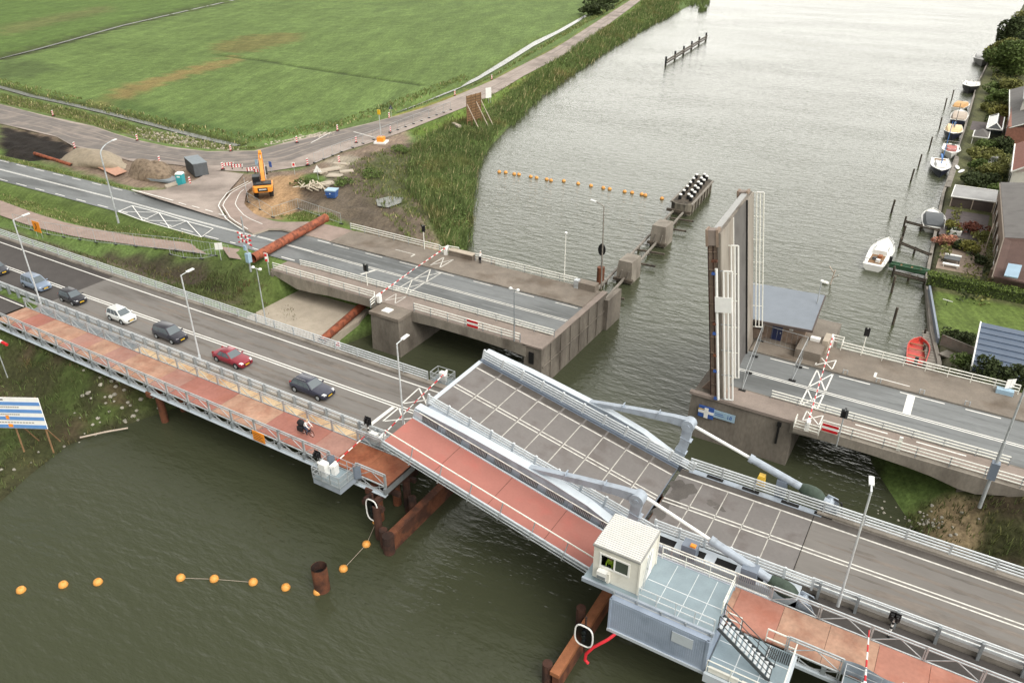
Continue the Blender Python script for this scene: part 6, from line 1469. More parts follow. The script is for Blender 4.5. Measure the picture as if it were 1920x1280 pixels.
tag(MB().beam(tuple(Vector((-107.55,151.91,1.9))+Vector((0,0,.3))), tuple(Vector((-104.52,150.16,1.9))+Vector((0,0,.3))), .9,.5).build("pale_beam", 'concrete_pale'), "short pale concrete beam lying in the grass below the timber hoarding", "beam")
def signpost(base, h, label, board, cat="sign", name="road_sign", group=None):
    g = thing(name, label, cat, base, 0, group); x, y, z = base
    MB().tube([(x,y,z),(x,y,z+h)],.05,6).build('post', 'galv', g)
    if board == 'tri':
        MB().prism([(x-.8,y,z+h-.7),(x+.8,y,z+h-.7),(x,y,z+h+.7)],(0,.06,0)).build('board', 'white', g)
    elif board == 'white':
        MB().cbox((x,y,z+h-1.2),(1.7,.1,2.6),R(25)).build('board', 'white', g); MB().tube([(x+.6,y+.3,z),(x+.6,y+.3,z+h-.5)],.05,6).build('post', 'galv', g)
    elif board == 'grey': MB().prism([(x-.6,y,z+h-.4),(x+.6,y,z+h-.4),(x,y,z+h+.7)],(0,.06,0)).build('board', 'dark_box', g)
    elif board == 'panel': MB().box(x-.5,x+.5,y-.04,y,z+h-1.0,z+h).build('board', 'white', g)
    elif board == 'small': MB().box(x-.3,x+.3,y-.04,y,z+h-.8,z+h).build('board', 'white', g); MB().box(x-.2,x+.2,y-.05,y-.04,z+h-.65,z+h-.15).build('mark', 'red', g)
    g.rotation_euler = (0,0,R(40)); return g
signpost((-112.71,175.57,1.9),3.9,"tall white panel sign on posts at the road edge beyond the hoarding",'white')
signpost((-104.03,102.54,2.3),2.2,"white triangular sign seen from behind near the broken concrete",'tri')
signpost((-123.93,149.03,2),2.6,"grey triangular sign by the ditch, behind the slim signal mast",'grey')
signpost((-110.21,102.69,2.3),2.4,"small road sign right of the excavator boom by the side road",'small')
signpost((-85.8,64.3,4.2),2.6,"white panel sign at the end of the cycle path",'panel')
signpost((-54,53.0,5),.9,"low sign stub on the far guardrail above the red car",'small')
signpost((8.9,80.3,5.1),1.6,"white sign plate at the right end of the old bridge's far railing",'panel')
# striped beacons
bc = thing("road_beacon", "striped beacon", "beacon", (0,0,0)); 
MB().box(-.35,.35,-.2,.2,0,.14).build('foot', 'rubber', bc)
b_ = MB()
for k in range(6): b_.k = k % 2; b_.prism([(-.16,-.03,.14+k*.19),(.16,-.03,.14+k*.19+.1),(.16,-.03,.14+(k+1)*.19+.1),(-.16,-.03,.14+(k+1)*.19)],(0,.06,0))
b_.build('panel', ['red','white'], bc)
BE = [((-196.04,107.28,2.2),"far left, on the verge across from the dark soil"),((-163.71,92.21,2.25),"at the corner of the dark soil pit"),((-158.18,103.29,2.2),"on the grass edge above the curved lamp arm"),((-139.03,94.47,2.3),"behind the brown rubble heap"),((-122.25,88.24,2.4),"just right of the turquoise toilet"),((-133.87,107.95,2.2),"at the ditch corner above the excavator"),((-124.78,97.97,2.3),"left of the row of low barriers"),((-108.63,113.36,2.25),"by the fence between triangular sign and mast foot"),((-112.74,108.75,2.25),"right of the excavator boom along the fence"),((-115.63,126.58,2.25),"near the mast foot at the fence"),((-115.18,137.77,2.2),"just right of the mast foot"),((-124.1,148.43,2.1),"by the ditch behind the mast foot"),((-125.03,177.84,2.1),"on the far verge beside the ditch"),((-126.69,119.94,2.25),"on the sandy edge of the field above the excavator"),((-126.04,132.14,2.25),"on the field edge before the white give way line"),((-128.41,201.98,2.1),"farthest, on the far verge beside the bright water")]
series(bc, [((p[0],p[1],p[2]-.02), R(35+8*(i % 4)), "red and white striped beacon %s" % t, 1.1) for i, (p, t) in enumerate(BE)], "striped beacons round the building site")
# low red and white barrier boards near the excavator
bb = thing("road_barrier", "low barrier", "barrier", (0,0,0))
for z in (.35,.8):
    b_ = MB()
    for k in range(8): b_.k = k % 2; b_.box(-1.4+k*.35,-1.4+(k+1)*.35,-.03,.03,z,z+.28)
    b_.build('board', ['red','white'], bb)
for x in (-1.2,1.2): MB().box(x-.05,x+.05,-.05,.05,0,1.15).box(x-.1,x+.1,-.4,.4,0,.1).build('leg', 'rubber', bb)
series(bb, [((-125.43,99.85,2.25), R(52), "low red and white barrier, leftmost of the row before the excavator", .78),((-123.06,100.03,2.25), R(44), "low red and white barrier, second of the row before the excavator", .78),((-118.71,99.99,2.3), R(50), "low red and white barrier just left of the excavator boom", .78),((-116.68,100,2.3), R(40), "low red and white barrier directly behind the excavator boom", .78)], "low red and white barriers")
for k, (p, lab, m_) in enumerate((((-115.61,101.85,2.3),"blue and white sign panel right of the excavator boom",'blue'),((-118.97,101.46,2.3),"pale sign panel left of the excavator boom",'pale_blue'))):
    g = thing("road_sign", lab, "sign", p); MB().tube([p,(p[0],p[1],p[2]+2)],.05,6).build('post', 'galv', g); MB().box(p[0]-.35,p[0]+.35,p[1]-.05,p[1],p[2]+.9,p[2]+2).build('board', m_, g)
# mesh fence panels on pole feet, several runs
def fence_run(pts, label, h=2.0, group="mesh site fences", step=3.5, mesh=True, m='galv', w=.05):
    g = thing("site_fence", label, "fence", pts[0], 0, group); pos = []
    for a, b in zip(pts[:-1], pts[1:]): pos += along(a, b, step)
    rl_ = MB()
    for a, b in zip(pts[:-1], pts[1:]):
        for z in ((h,.15) if mesh else (h,h*.5)): rl_.beam((a[0],a[1],a[2]+z),(b[0],b[1],b[2]+z),.04,.04)
        if mesh:
            n = int(math.dist(a, b)/.5)
            for i in range(n): q = lerp(a, b, i/n); rl_.beam((q[0],q[1],q[2]+.15),(q[0],q[1],q[2]+h),.012,.012,(1,0,0))
    o_ = rl_.build('mesh', m, g); subposts(g, 'post', m, MB().box(-w/2,w/2,-w/2,w/2,0,h), pos)
    subposts(g, 'foot', 'rubber', MB().box(-.35,.35,-.12,.12,0,.14), pos); return g
fence_run([(-112.47,110.42,2.3),(-113.42,119.34,2.3),(-114.04,130.41,2.3),(-115.04,143.12,2.3),(-115.99,162.9,2.3)], "long mesh fence with dark feet along the side road, from excavator to hoarding", 2.0)
fence_run([(-125.42,58.04,3.5),(-117.64,58.5,3.5),(-108.42,60.28,3.5),(-95.63,64.37,3.5),(-86.7,66.54,3.5)], "mesh fence along the cycle path behind the orange detour sign", 2.0)
fence_run([(-112.34,92.37,2.5),(-105.08,86.49,2.5),(-95.95,83.38,2.5),(-95.31,88.57,2.5),(-84.32,86.93,2.5)], "mesh fence curving round the sandy patch and the excavator", 1.8, step=5)
fence_run([(-13.7,67.2,5.1),(-14.9,78.2,5.1),(-10,77.8,5.1),(-9.9,71.8,5.0)], "grey mesh fence panels standing open on the road at the foot of the upright leaf", 2.1, step=3.6)
fence_run([(-94.74,62.79,3.6),(-92.14,63,3.6),(-89.69,64.03,3.6),(-88.87,65.87,3.6)], "short bent mesh panel on the slope below the cycle path", 1.2, step=3)
# broken concrete and debris
rd_ = random.Random(5)
db = thing("debris_pile", "heap of broken pale planks and concrete between excavator and blue bin", "debris pile", (-101.73,99.1,2.2))
for k in range(34):
    c_ = Vector((-101.27,98.66,2.4))+Vector((rd_.gauss(0,1.7),rd_.gauss(0,1.1),rd_.uniform(.0,.7))); a_ = rd_.uniform(0,3.14); l_ = rd_.uniform(.8,2.2)
    dv = Vector((math.cos(a_),math.sin(a_),rd_.uniform(-.3,.4)))*l_/2
    MB().beam(c_-dv, c_+dv, rd_.uniform(.12,.35), .1).build('plank', 'debris', db)
for k in range(6):
    p = [(-107.66,106.82,2.25),(-106.67,109.05,2.25),(-107.51,112.74,2.25),(-103.3,106.25,2.25),(-101.29,101.74,2.25),(-103.22,109.48,2.25)][k]
    tag(MB().cbox((p[0],p[1],p[2]+.1),(rd_.uniform(2,3.4),rd_.uniform(1.2,2),.25),rd_.uniform(0,3)).build("concrete_slab", 'concrete_pale'), "broken pale concrete slab on the mud, %s" % ("left corner of the group by the fence","second along the fence","farthest right along the fence","middle of the group","nearest the debris heap","rightmost, towards the dark mud")[k], "concrete slab", "broken concrete slabs")
st_ = MB()
for k in range(46):
    a, b = rd_.gauss(0,1), rd_.gauss(0,1); p = Vector((-71+a*2.6+b*1.0, 37.3+b*1.8, 0)); z = ground_z(p.x, p.y)
    if z > -.1: r_ = rd_.uniform(.1,.3); st_.blob((p.x,p.y,z),(r_,r_,r_*.7),k,6,4,.2)
for k in range(16):
    f = rd_.random(); p = Vector((-69.5-rd_.random()*1.5, 22+14*f, 0)); z = ground_z(p.x, p.y); r_ = rd_.uniform(.08,.2); st_.blob((p.x,p.y,max(z,0)),(r_,r_,r_*.7),k,6,4,.2)
for k in range(60):
    p = Vector((4.6+rd_.gauss(0,1.6), 61.6+rd_.gauss(0,1.4), 0)); z = ground_z(p.x, p.y); r_ = rd_.uniform(.07,.2); st_.blob((p.x,p.y,max(z,0)),(r_,r_,r_*.7),k,6,4,.2)
tag(st_.build("bank_stones", 'stone'), kind="stuff")
st_ = MB()
for k in range(420):
    f = rd_.random(); u = 1-rd_.random()**2
    p = lerp((-170.18,111.42,1.5), (-136.29,110.97,1.6), f); p = (p[0]+rd_.gauss(0,2.2), p[1]+rd_.gauss(0,1.6)); z = ground_z(*p); r_ = rd_.uniform(.12,.42)
    st_.blob((p[0],p[1],z+.02),(r_,r_*rd_.uniform(.6,1),r_*.5),k,6,4,.3)
for k in range(240):
    p = lerp((-133.8,119.43,2.1), (-127.26,129.4,2.2), rd_.random()); p = (p[0]+rd_.gauss(0,1.5), p[1]+rd_.gauss(0,1.5)); r_ = rd_.uniform(.12,.4); st_.blob((p[0],p[1],ground_z(*p)+.02),(r_,r_,r_*.5),k,6,4,.3)
tag(st_.build("rubble", 'rubble'), kind="stuff")
tag(MB().tube([(-69.62,31.66,0.6),(-68.23,33.39,0.7),(-67.09,35.25,0.5)],.09,6).build("pale_pipe", 'boat_tan'), "thin pale pole lying along the water's edge by the stones", "pole")
g = thing("hazard_pole", "red tipped white pole poking in at the left edge below the footbridge", "pole", (-82.29,33,7.34)); a = Vector((-83.86,33,7.4)); b = Vector((-81.24,33,7.26)); arm_mesh(a,b,.16,.8,1).build('pole', ['red','white'], g); MB().tube([a,a-Vector((0,0,5))],.06).build('post', 'galv', g)
# steel piles and buoys in the water
g = thing("steel_pile", "open topped rusty steel tube pile standing alone in the near water", "pile", (-35.4,29.5,0))
pm_ = MB().tube([(-35.4,29.8,-2.5),(-35.4,29.8,2.4)],.62,24,cap=False).build('tube', 'rust', g, smooth=True); MB().tube([(-35.4,29.8,-1),(-35.4,29.8,2.42)],.57,24,cap=False).build('inner_wall', 'rust_dark', pm_, smooth=True); MB().lathe([(.57,1.6),(.56,1.61)],(-35.4,29.8,0),20).build('inner_floor', 'dark_void', pm_)
by = thing("buoy", "orange buoy", "buoy", (0,0,0)); MB().lathe([(.12,-.3),(.3,-.2),(.37,0),(.3,.22),(.14,.31),(.05,.33)],(0,0,0),14).build('float', 'buoy_orange', by, smooth='all'); MB().tube([(0,0,.3),(.08,0,.4),(.16,0,.32)],.025,6).build('eye_ring', 'orange', by)
NB = [(-55.64,17.43,0),(-53.31,19.47,0),(-51.2,21.06,0),(-45.92,24.76,0),(-43.52,26.07,0),(-40.58,27.44,0),(-37.95,28.38,0),(-35.47,29.36,0),(-35.38,32.23,0),(-35.6,35.34,0),(-36.68,37.96,0)]
FB = [(-81.57,130.7,0),(-80.26,131.06,0),(-78.22,131.02,0),(-77.21,131.21,0),(-74.48,131.21,0),(-73.14,131.2,0),(-70.91,131.33,0),(-69.86,131.16,0),(-67.54,132.16,0),(-64.35,132.11,0),(-61.63,132.2,0),(-59.04,132.24,0),(-57.72,132.28,0),(-54.63,132.29,0),(-53.17,132.44,0),(-51.25,132.5,0),(-50.41,132.29,0),(-47.09,132.16,0)]
od = ["first","second","third","fourth","fifth","sixth","seventh","eighth","ninth","tenth","eleventh","twelfth","thirteenth","fourteenth","fifteenth","sixteenth","seventeenth","eighteenth"]
o_n = series(by, [((p[0],p[1],.05), k*.7, "orange float, %s from the left on the near line by the rusty tube pile" % od[k], 1.0) for k, p in enumerate(NB)], "orange floats on the near rope")
o_f = [dup(by) for p in FB]
for k, (o, p) in enumerate(zip(o_f, FB)): place(o, (p[0],p[1],.05), k*.9, "orange float, %s from the reeds along the far line across the river" % od[k], "orange floats on the far rope", 1.05)
tag(MB().tube([(p[0],p[1],.06) for p in NB[3:6]], .018, 5).build("float_rope", 'boat_tan'), "rope joining three of the orange floats on the near water", "rope")
tag(MB().tube([(p[0],p[1],.06) for p in NB[8:]]+[(-35.7,36.4,2.6)], .02, 5).build("float_rope", 'boat_tan'), "rope from the rusty tube pile up to the footbridge end", "rope")

# ================================================================ east bank: quay, boats, houses, gardens
qw = MB(); Q = [(2.9,88.6),(2.6,92),(1.0,100),(-.5,111),(-1.4,118),(-1.8,128),(-3.0,160),(-3.1,200),(-4.2,275),(-3.4,330),(.8,451)]
qw.strip([(a,b,-1.5) for a,b in Q],[(a,b,.85) for a,b in Q]); qw.strip([(a,b,.85) for a,b in Q],[(a+.45,b,.85) for a,b in Q])
tag(qw.build("quay_wall", 'wood_grey'), "timber quay wall edging the gardens along the right bank", "quay wall")
def slab(name, P, z, m, lab, cat, th=.1): return tag(MB().prism([(p[0],p[1],z) for p in P],(0,0,th)).build(name, m), lab, cat)
dk = thing("timber_deck", "grey plank deck on the quay beside the blue covered sailing boat", "deck", (-1.5,190,.9))
for k in range(26): MB().box(-3.0+(.015*k),1.2-.02*k,164+k*2.0,165.9+k*2.0,.86,.98).build('plank', 'wood_grey', dk)
jt = thing("landing_stage", "narrow plank landing stage beside the red open boat", "jetty", (1.1,95,.5))
for k in range(14): a = 90+k*.72; MB().box(.15+(100-a)*.16-.05,1.55+(100-a)*.14,a,a+.64,.5,.6).build('plank', 'wood_grey', jt)
for k in range(3): MB().tube([(.35+(10-k*4)*.1,90.5+k*4.4,-2),(.35+(10-k*4)*.1,90.5+k*4.4,1.2)],.14,8).build('pile', 'wood_dark', jt)
for (a, b, lab) in (((-6.85,139.89,0.9),(-1.57,138.17,0.9),"dark rail beam of the jetty nearest the covered motor boat"),((-6.23,129.47,0.8),(-1.56,126.5,0.8),"timber walkway jetty between white boat and coloured bushes"),((-5.53,117,0.7),(-1.19,116.16,0.7),"timber jetty just below the green canoe")):
    j = thing("mooring_jetty", lab, "jetty", a, 0, "small timber jetties"); a, b = Vector(a), Vector(b)
    for o_ in (-.35,.35): MB().beam(a+Vector((0,o_,0)), b+Vector((0,o_,0)), .16,.2).build('beam', 'wood_dark', j)
    for f in (0,.5,1): q = a+(b-a)*f; MB().tube([(q.x,q.y,-2),(q.x,q.y,q.z+(.9 if f == 0 else .3))],.16,8).build('pile', 'wood_dark', j)
PL = [((-9.69,145.63,0),"between the white boat and the upright leaf"),((-9.08,167.28,0),"left of the dark covered motor boat"),((-8.96,179.09,0),"left of the blue covered sailing boat"),((-8.51,195.56,0),"left of the white and red boat"),((-8.42,216.87,0),"beside the cream boat"),((-9.42,241.83,0),"beside the tan covered boat"),((-8.77,254.6,0),"farthest, near the small orange boat"),((-4.79,111.21,0),"standing in open water below the jetties"),((-3.26,101.01,0),"nearest, left of the red boat"),((-6.34,133.04,0),"at the corner of the jetty beside the white boat")]
pp = tag(MB().tube([(0,0,-2.5),(.15,0,2.5)],.17,8).build("mooring_post", 'wood_dark', loc=(0,0,0)), "post", "mooring post")
series(pp, [((p[0],p[1],0), k*.6, "dark leaning mooring post %s" % t) for k, (p, t) in enumerate(PL)], "dark mooring posts in the river")
def boat(label, loc, rz, L, W, hull, H=.9, style='open', top='boat_white', deck='boat_white', cat="boat", mast=0, inner=None):
    b = thing("moored_boat", label, cat, (0,0,0), 0, "boats along the right bank")
    secs = []; N_ = 9
    for i in range(N_+1):
        f = i/N_; x = -L/2+L*f; w_ = W/2*(.82+.36*f if f < .5 else max(.02, (1-((f-.5)/.5)**(3.4 if style == 'open' else 2.2)))); sh = H*(1+.35*f*f)
        secs.append([(x,-w_,sh),(x,-w_*.92,sh*.45),(x,-w_*.5,-.25),(x,w_*.5,-.25),(x,w_*.92,sh*.45),(x,w_,sh)])
    hb = MB().loft(secs, closed=False, cap=False); hb.add(secs[0], [(0,1,2,3,4,5)]); hb = hb.build('hull', hull, b, smooth=True)
    MB().tube([s[0] for s in secs]+[s[5] for s in secs[::-1]],.06,6).build('gunwale', deck if style != 'open' else hull, b)
    dz = -.08 if style != 'open' else -.55
    A_ = [(s[0][0],s[0][1]*.97,s[0][2]+dz) for s in secs]; B_ = [(s[5][0],s[5][1]*.97,s[5][2]+dz) for s in secs]
    MB().strip(A_, B_).build('deck', deck if style != 'open' else (inner or hull), b)
    if style == 'open':
        for f in (-.22,.05,.28): MB().box(L*f-.12,L*f+.12,-W*.42,W*.42,H*.75,H*.8).build('thwart', 'wood_brown', b)
        MB().box(-L/2-.25,-L/2+.15,-.2,.2,.3,1.4).build('outboard_motor', 'black', b, bevel=.05)
    if style in ('cabin','sail'):
        cb_ = MB().loft([[(-L*.1,-W*.32,H),(L*.26,-W*.24,H+.2),(L*.26,W*.24,H+.2),(-L*.1,W*.32,H)],[(-L*.1,-W*.28,H+.6),(L*.2,-W*.2,H+.55),(L*.2,W*.2,H+.55),(-L*.1,W*.28,H+.6)]]).build('cabin', top, b, bevel=.05)
        for y in (-1,1): MB().box(-L*.04,L*.12,y*W*.285-.02,y*W*.285+.02,H+.25,H+.45).build('window', 'glass_dark', cb_)
        ck = MB().box(-L*.42,-L*.12,-W*.28,W*.28,H-.06,H-.02).build('cockpit', 'wood_brown', b)
    if style == 'cabin':
        MB().tube([(-L*.46,-W*.4,H),(-L*.46,-W*.4,H+.7),(-L*.46,W*.4,H+.7),(-L*.46,W*.4,H)],.05,6).build('guard_rail', 'chrome', b)
        MB().tube([(L*.2,-W*.38,H+.2),(L*.2,-W*.38,H+.8),(L*.49,0,H+1.0),(L*.2,W*.38,H+.8),(L*.2,W*.38,H+.2)],.045,6).build('guard_rail', 'chrome', b)
        for x_, q_ in ((-L*.3,'black'),(-L*.2,'rust_bright'),(-L*.36,'boat_white')): MB().cbox((x_,.3 if q_ == 'black' else -.3,H+.15),(.7,.6,.4)).build('cockpit_seat', q_, b, bevel=.04)
    if style in ('cover','coverlow'):
        MB().loft([[(x_,-W*.44*k,H-.02),(x_,-W*.36*k,H+h_),(x_,W*.36*k,H+h_),(x_,W*.44*k,H-.02)] for x_,k,h_ in ((-L*.42,.8,.2),(-L*.3,1,.75),(L*.1,1,.8),(L*.24,.7,.25))]).build('cover', top, b, smooth=True)
    if style == 'sail' or mast:
        MB().tube([(L*.08,0,H),(L*.08,0,H+(mast or 8))],[.09,.05],8).build('mast', 'chrome' if mast < 7 else 'boat_blue', b)
        MB().tube([(L*.08,0,H+1.2),(-L*.35,0,H+1.1)],[.12,.2],8).build('boom_cover', 'boat_blue', b)
    place(b, loc, rz); return b
boat("red open motor boat with yellow inside at the landing stage", (.35,94.0,0), R(92), 6.4, 2.4, 'boat_red', .7, 'open', inner='boat_red')
boat("white cabin boat moored outside the jetties, bow to the far right", (-8.2,123.6,0), R(88), 12.2, 3.4, 'boat_white', .95, 'cabin', top='boat_white', deck='boat_white')
boat("white motor boat with dark grey cover in front of the patio", (-2.9,143.6,0), R(96), 9.4, 3.7, 'boat_grey', 1.0, 'cover', top='boat_cover')
boat("navy sailing boat with blue cover and mast, bow pointing at us", (-5.0,178.5,0), R(-84), 11.5, 3.8, 'boat_navy', 1.1, 'sail', mast=9)
boat("white and red boat behind the blue covered sailing boat", (-4.2,193,0), R(-86), 9.5, 3.7, 'boat_white', 1., 'cabin', top='cover_red')
boat("cream and pink boat with dark hull and slim mast, fifth along the quay", (-5.2,210,0), R(-88), 10.5, 4.0, 'boat_navy', 1.3, 'coverlow', top='boat_cream', mast=6.5)
boat("boat under a tan cover with dark stern along the quay", (-5.2,228,0), R(90), 11.5, 4.0, 'boat_navy', 1.2, 'cover', top='boat_tan')
boat("small boat with a pale orange cover, beyond the tan one", (-5.8,243,0), R(80), 8.5, 3.6, 'boat_white', .9, 'cover', top='cover_orange')
boat("white boat with a black hull, lying alone off the garden trees", (-5.4,271,0), R(-90), 13, 4.6, 'black', 1.6, 'cabin', top='boat_white')
boat("farthest white and grey motor boat at the big bushes", (-5.2,326,0), R(-88), 17, 6, 'boat_grey', 1.5, 'cover', top='boat_grey')
boat("long green canoe hung across between the jetties", (-3.7,119.6,.5), R(-6), 5.4, 1.2, 'boat_green', .5, 'open', inner='boat_green', cat="canoe")
wb_ = tag(MB().blob((0,0,.25),(.42,1.5,.12),1,12,6,.05).build("paddle_board", 'boat_white', loc=(0,0,0)), "board", "paddle board")
series(wb_, [((-1.9,178,.95), R(10), "white paddle board on the deck, left of the pair"),((-1.0,175.5,.95), R(-14), "white paddle board on the deck, right of the pair")], "white boards on the deck")
tag(MB().tube([(-12.8,109.5,-1),(-12.5,109.7,2.2)],.09,6).tube([(-12.5,109.7,1.6),(-13.4,110.2,2.4)],.07,6).tube([(-12.6,109.6,.9),(-11.9,109.3,1.7)],.06,6).build("drift_branch", 'boat_tan'), "bare branching stick rising from the water right of the keeper house", "branch")
tag(MB().blob((-13.4,109.5,.1),(.5,.35,.25),4).build("float_bag", 'boat_white'), "white lump floating beside the bare branch", "float")

def window(parent, c, w_, h_, axis='s', m='white'):
    x, y, z = c
    if axis == 's': f = MB().box(x-.05,x,y-w_/2,y+w_/2,z-h_/2,z+h_/2).build('window', m, parent); MB().box(x-.07,x-.05,y-w_/2+.1,y+w_/2-.1,z-h_/2+.1,z+h_/2-.1).build('pane', 'glass_dark', f)
    else: f = MB().box(x-w_/2,x+w_/2,y-.05,y,z-h_/2,z+h_/2).build('window', m, parent); MB().box(x-w_/2+.1,x+w_/2-.1,y-.07,y-.05,z-h_/2+.1,z+h_/2-.1).build('pane', 'glass_dark', f)
h1 = thing("brick_house", "large brick house with grey and brown roof slopes at the right edge", "house", (12,125,1))
e0, e1, e2 = (5.31,152.51,6), (6.85,122.8,6.4), (6.59,115.98,3.1)
MB().prism([(5.5,151.6,.5),(6.9,123.5,.5),(6.2,118.6,.5),(22,118.2,.5),(22,151.6,.5)],(0,0,2.7)).prism([(5.5,151.5,3.2),(6.95,123.6,3.2),(22,123.2,3.2),(22,151.5,3.2)],(0,0,2.9)).build('wall', 'brick_brown', h1)
MB().loft([[e0,e1,(22,121.0,9.2),(22,151.6,8.6)],[(p[0],p[1],p[2]+.22) for p in (e0,e1,(22,121.0,9.2),(22,151.6,8.6))]]).build('roof', 'roof_slate', h1)
rf = MB().loft([[e1,e2,(22,115.6,3.1),(22,121.0,9.0)],[(p[0],p[1],p[2]+.2) for p in (e1,e2,(22,115.6,3.1),(22,121.0,9.0))]]).build('roof', 'roof_brown', h1)
MB().prism([(7.71,114.63,4.05),(9.3,114.34,4.15),(9.47,116.81,5.1),(7.88,116.94,5)],(0,-.05,.16)).build('skylight', 'pale_blue', rf)
MB().tube([e0,e1,e2],.14,6).build('verge', 'boat_tan', h1)
for tt, z in ((148,3.2),(142,3.2),(136,3.2),(130,3.2),(125,3.2),(121,2.2)): window(h1, (5.35+(152-tt)*.044 if tt > 121 else 6.5,tt,z), 2.4, 1.9)
MB().tube([(5.3,130,.9),(5.3,130,6)],.07).build('downpipe', 'boat_tan', h1)
h2_ = thing("brick_house", "dark roofed house with a pale boxed dormer at the right edge", "house", (11,222,1))
MB().box(5.2,22,203,248,.5,5).build('wall', 'brick_red', h2_)
MB().loft([[(4.2,249,4.6),(5.6,203,4.6),(16,202,9.5),(16,249,9.5)],[(4.2,249,4.85),(5.6,203,4.85),(16,202,9.75),(16,249,9.75)]]).build('roof', 'roof_slate', h2_)
MB().tube([(4.2,249,4.75),(5.55,203,4.75)],.15,6).tube([(5.6,203,4.75),(16,202,9.65)],.12,6).build('gutter', 'boat_white', h2_)
dm_ = MB().box(7.0,13,218,232,5.6,8.3).build('dormer', 'render_white', h2_); MB().box(6.95,7.0,219,231,6.3,7.8).build('window', 'glass_dark', dm_); MB().box(6.8,13.2,217.5,232.5,8.3,8.5).build('dormer_roof', 'roof_bitumen', dm_)
for tt in (210,218,238): window(h2_, (5.2,tt,2.6), 3, 1.8)
h3_ = thing("white_house", "white fronted house with a reddish roof at the right edge, middle of the row", "house", (12,172,1))
MB().box(7.2,22,165,185,.5,5.2).build('wall', 'render_white', h3_)
MB().loft([[(6.9,186,5.0),(6.9,164.3,5.0),(14,164.3,9.4),(14,186,9.4)],[(6.9,186,5.25),(6.9,164.3,5.25),(14,164.3,9.65),(14,186,9.65)]]).build('roof', 'roof_red', h3_)
MB().tube([(6.9,186,5.2),(6.9,164.3,5.2),(14,164.3,9.6)],.16,6).build('verge', 'boat_white', h3_)
for tt in (168,173,179): window(h3_, (7.2,tt,3.0), 2.6, 2.2)
sh = thing("garden_shed", "cream garden house with a blue tiled roof beside the lawn", "shed", (9.5,91.5,1.2))
MB().box(6.3,18,87.6,95.6,.9,3.25).build('wall', 'offwhite', sh)
MB().prism([(6.3,87.6,3.25),(6.3,95.6,3.25),(6.3,95.6,4.6)],(11,0,0)).build('gable', 'offwhite', sh)
MB().loft([[(5.8,86.9,3.25),(5.8,95.9,4.35),(18.2,95.9,4.35),(18.2,86.9,3.25)],[(5.8,86.9,3.5),(5.8,95.9,5.1),(18.2,95.9,5.1),(18.2,86.9,3.5)]]).build('roof', 'roof_blue', sh)
tb = MB()
for k in range(8): tb.box(5.8,18.2,87.2+k*1.1,87.28+k*1.1,3.56+k*.196,3.66+k*.196)
tb.build('tile_course', 'roof_blue', sh); MB().beam((5.75,86.85,3.4),(5.75,95.95,5.0),.14,.4).build('verge', 'white', sh)
window(sh, (9.6,87.6,2.6), 1.4, 1.2, 't'); MB().box(8.7,8.9,87.4,87.6,1.6,3.2).build('drain_pipe', 'dark_wall', sh)
ve = thing("veranda", "glass roofed veranda with dark walls between quay deck and brick house", "veranda", (2.4,154,1))
MB().loft([[(-1.2,157.6,3.1),(-1.3,151.6,2.7),(5.6,152,2.7),(5.6,157.8,3.1)],[(-1.2,157.6,3.2),(-1.3,151.6,2.8),(5.6,152,2.8),(5.6,157.8,3.2)]]).build('roof', 'roof_bitumen', ve)
MB().tube([(-1.2,157.6,3.25),(-1.3,151.6,2.85),(5.6,152,2.85)],.1,6).tube([(-1.2,157.6,3.25),(5.6,157.8,3.25)],.08,6).build('roof_frame', 'boat_white', ve)
MB().box(-1.1,5.4,156.8,157.0,.9,3).build('wall', 'dark_wall', ve)
MB().box(-1.1,5.4,151.9,152.0,.9,2.62).build('front_wall', 'dark_wall', ve)
for s_ in (-1.1,2.2,5.4): MB().box(s_-.07,s_+.07,151.7,151.84,.9,2.75).build('post', 'boat_tan', ve)
for (s0,s1,t0,t1,m_,lab) in ((-1.4,5.2,136,150,'tile_dark',"dark paved terrace before the veranda"),(-.4,5.6,121,135.6,'tile_patio',"brown paved patio with coloured bushes"),(-2,5,214,224,'tile_dark',"dark roofed yard behind the plank deck")):
    tag(MB().box(s0,s1,t0,t1,.9,1.02).build("patio", m_), kind="structure")
gz = thing("conservatory", "white framed glass conservatory against the dark roofed house", "conservatory", (3.4,213,1))
MB().loft([[(1.3,206,1),(4.4,206,1),(4.4,220,1),(1.3,220,1)],[(1.3,206,3.4),(4.4,206,3.4),(4.4,220,3.4),(1.3,220,3.4)],[(2.8,208,4.4),(3,208,4.4),(3,218,4.4),(2.8,218,4.4)]]).build('glazing', 'glass_dark', gz)
MB().tube([(1.3,206,3.4),(4.4,206,3.4),(4.4,220,3.4),(1.3,220,3.4)],.14,6,closed=True).tube([(1.3,206,3.4),(2.9,208,4.5),(2.9,218,4.5),(1.3,220,3.4)],.14,6).tube([(4.4,206,3.4),(2.9,208,4.5)],.14,6).build('frame', 'boat_white', gz)
gz2 = thing("gazebo", "white edged dark pavilion roof on the quay yard", "gazebo", (.6,203,1))
MB().loft([[(-.9,200,2.6),(2.2,200,2.6),(2.2,206,2.6),(-.9,206,2.6)],[(.5,202.5,3.8),(.8,202.5,3.8),(.8,203.5,3.8),(.5,203.5,3.8)]]).build('roof', 'roof_slate', gz2)
MB().tube([(-.9,200,2.65),(2.2,200,2.65),(2.2,206,2.65),(-.9,206,2.65)],.14,6,closed=True).build('edge', 'boat_white', gz2)
for s_, t_ in ((-.8,200.2),(2.1,200.2),(2.1,205.8),(-.8,205.8)): MB().box(s_-.07,s_+.07,t_-.07,t_+.07,.9,2.6).build('post', 'boat_white', gz2)
tbl = thing("garden_table", "dark garden table with pale benches on the brown patio", "table", (1.4,124.5,1.0))
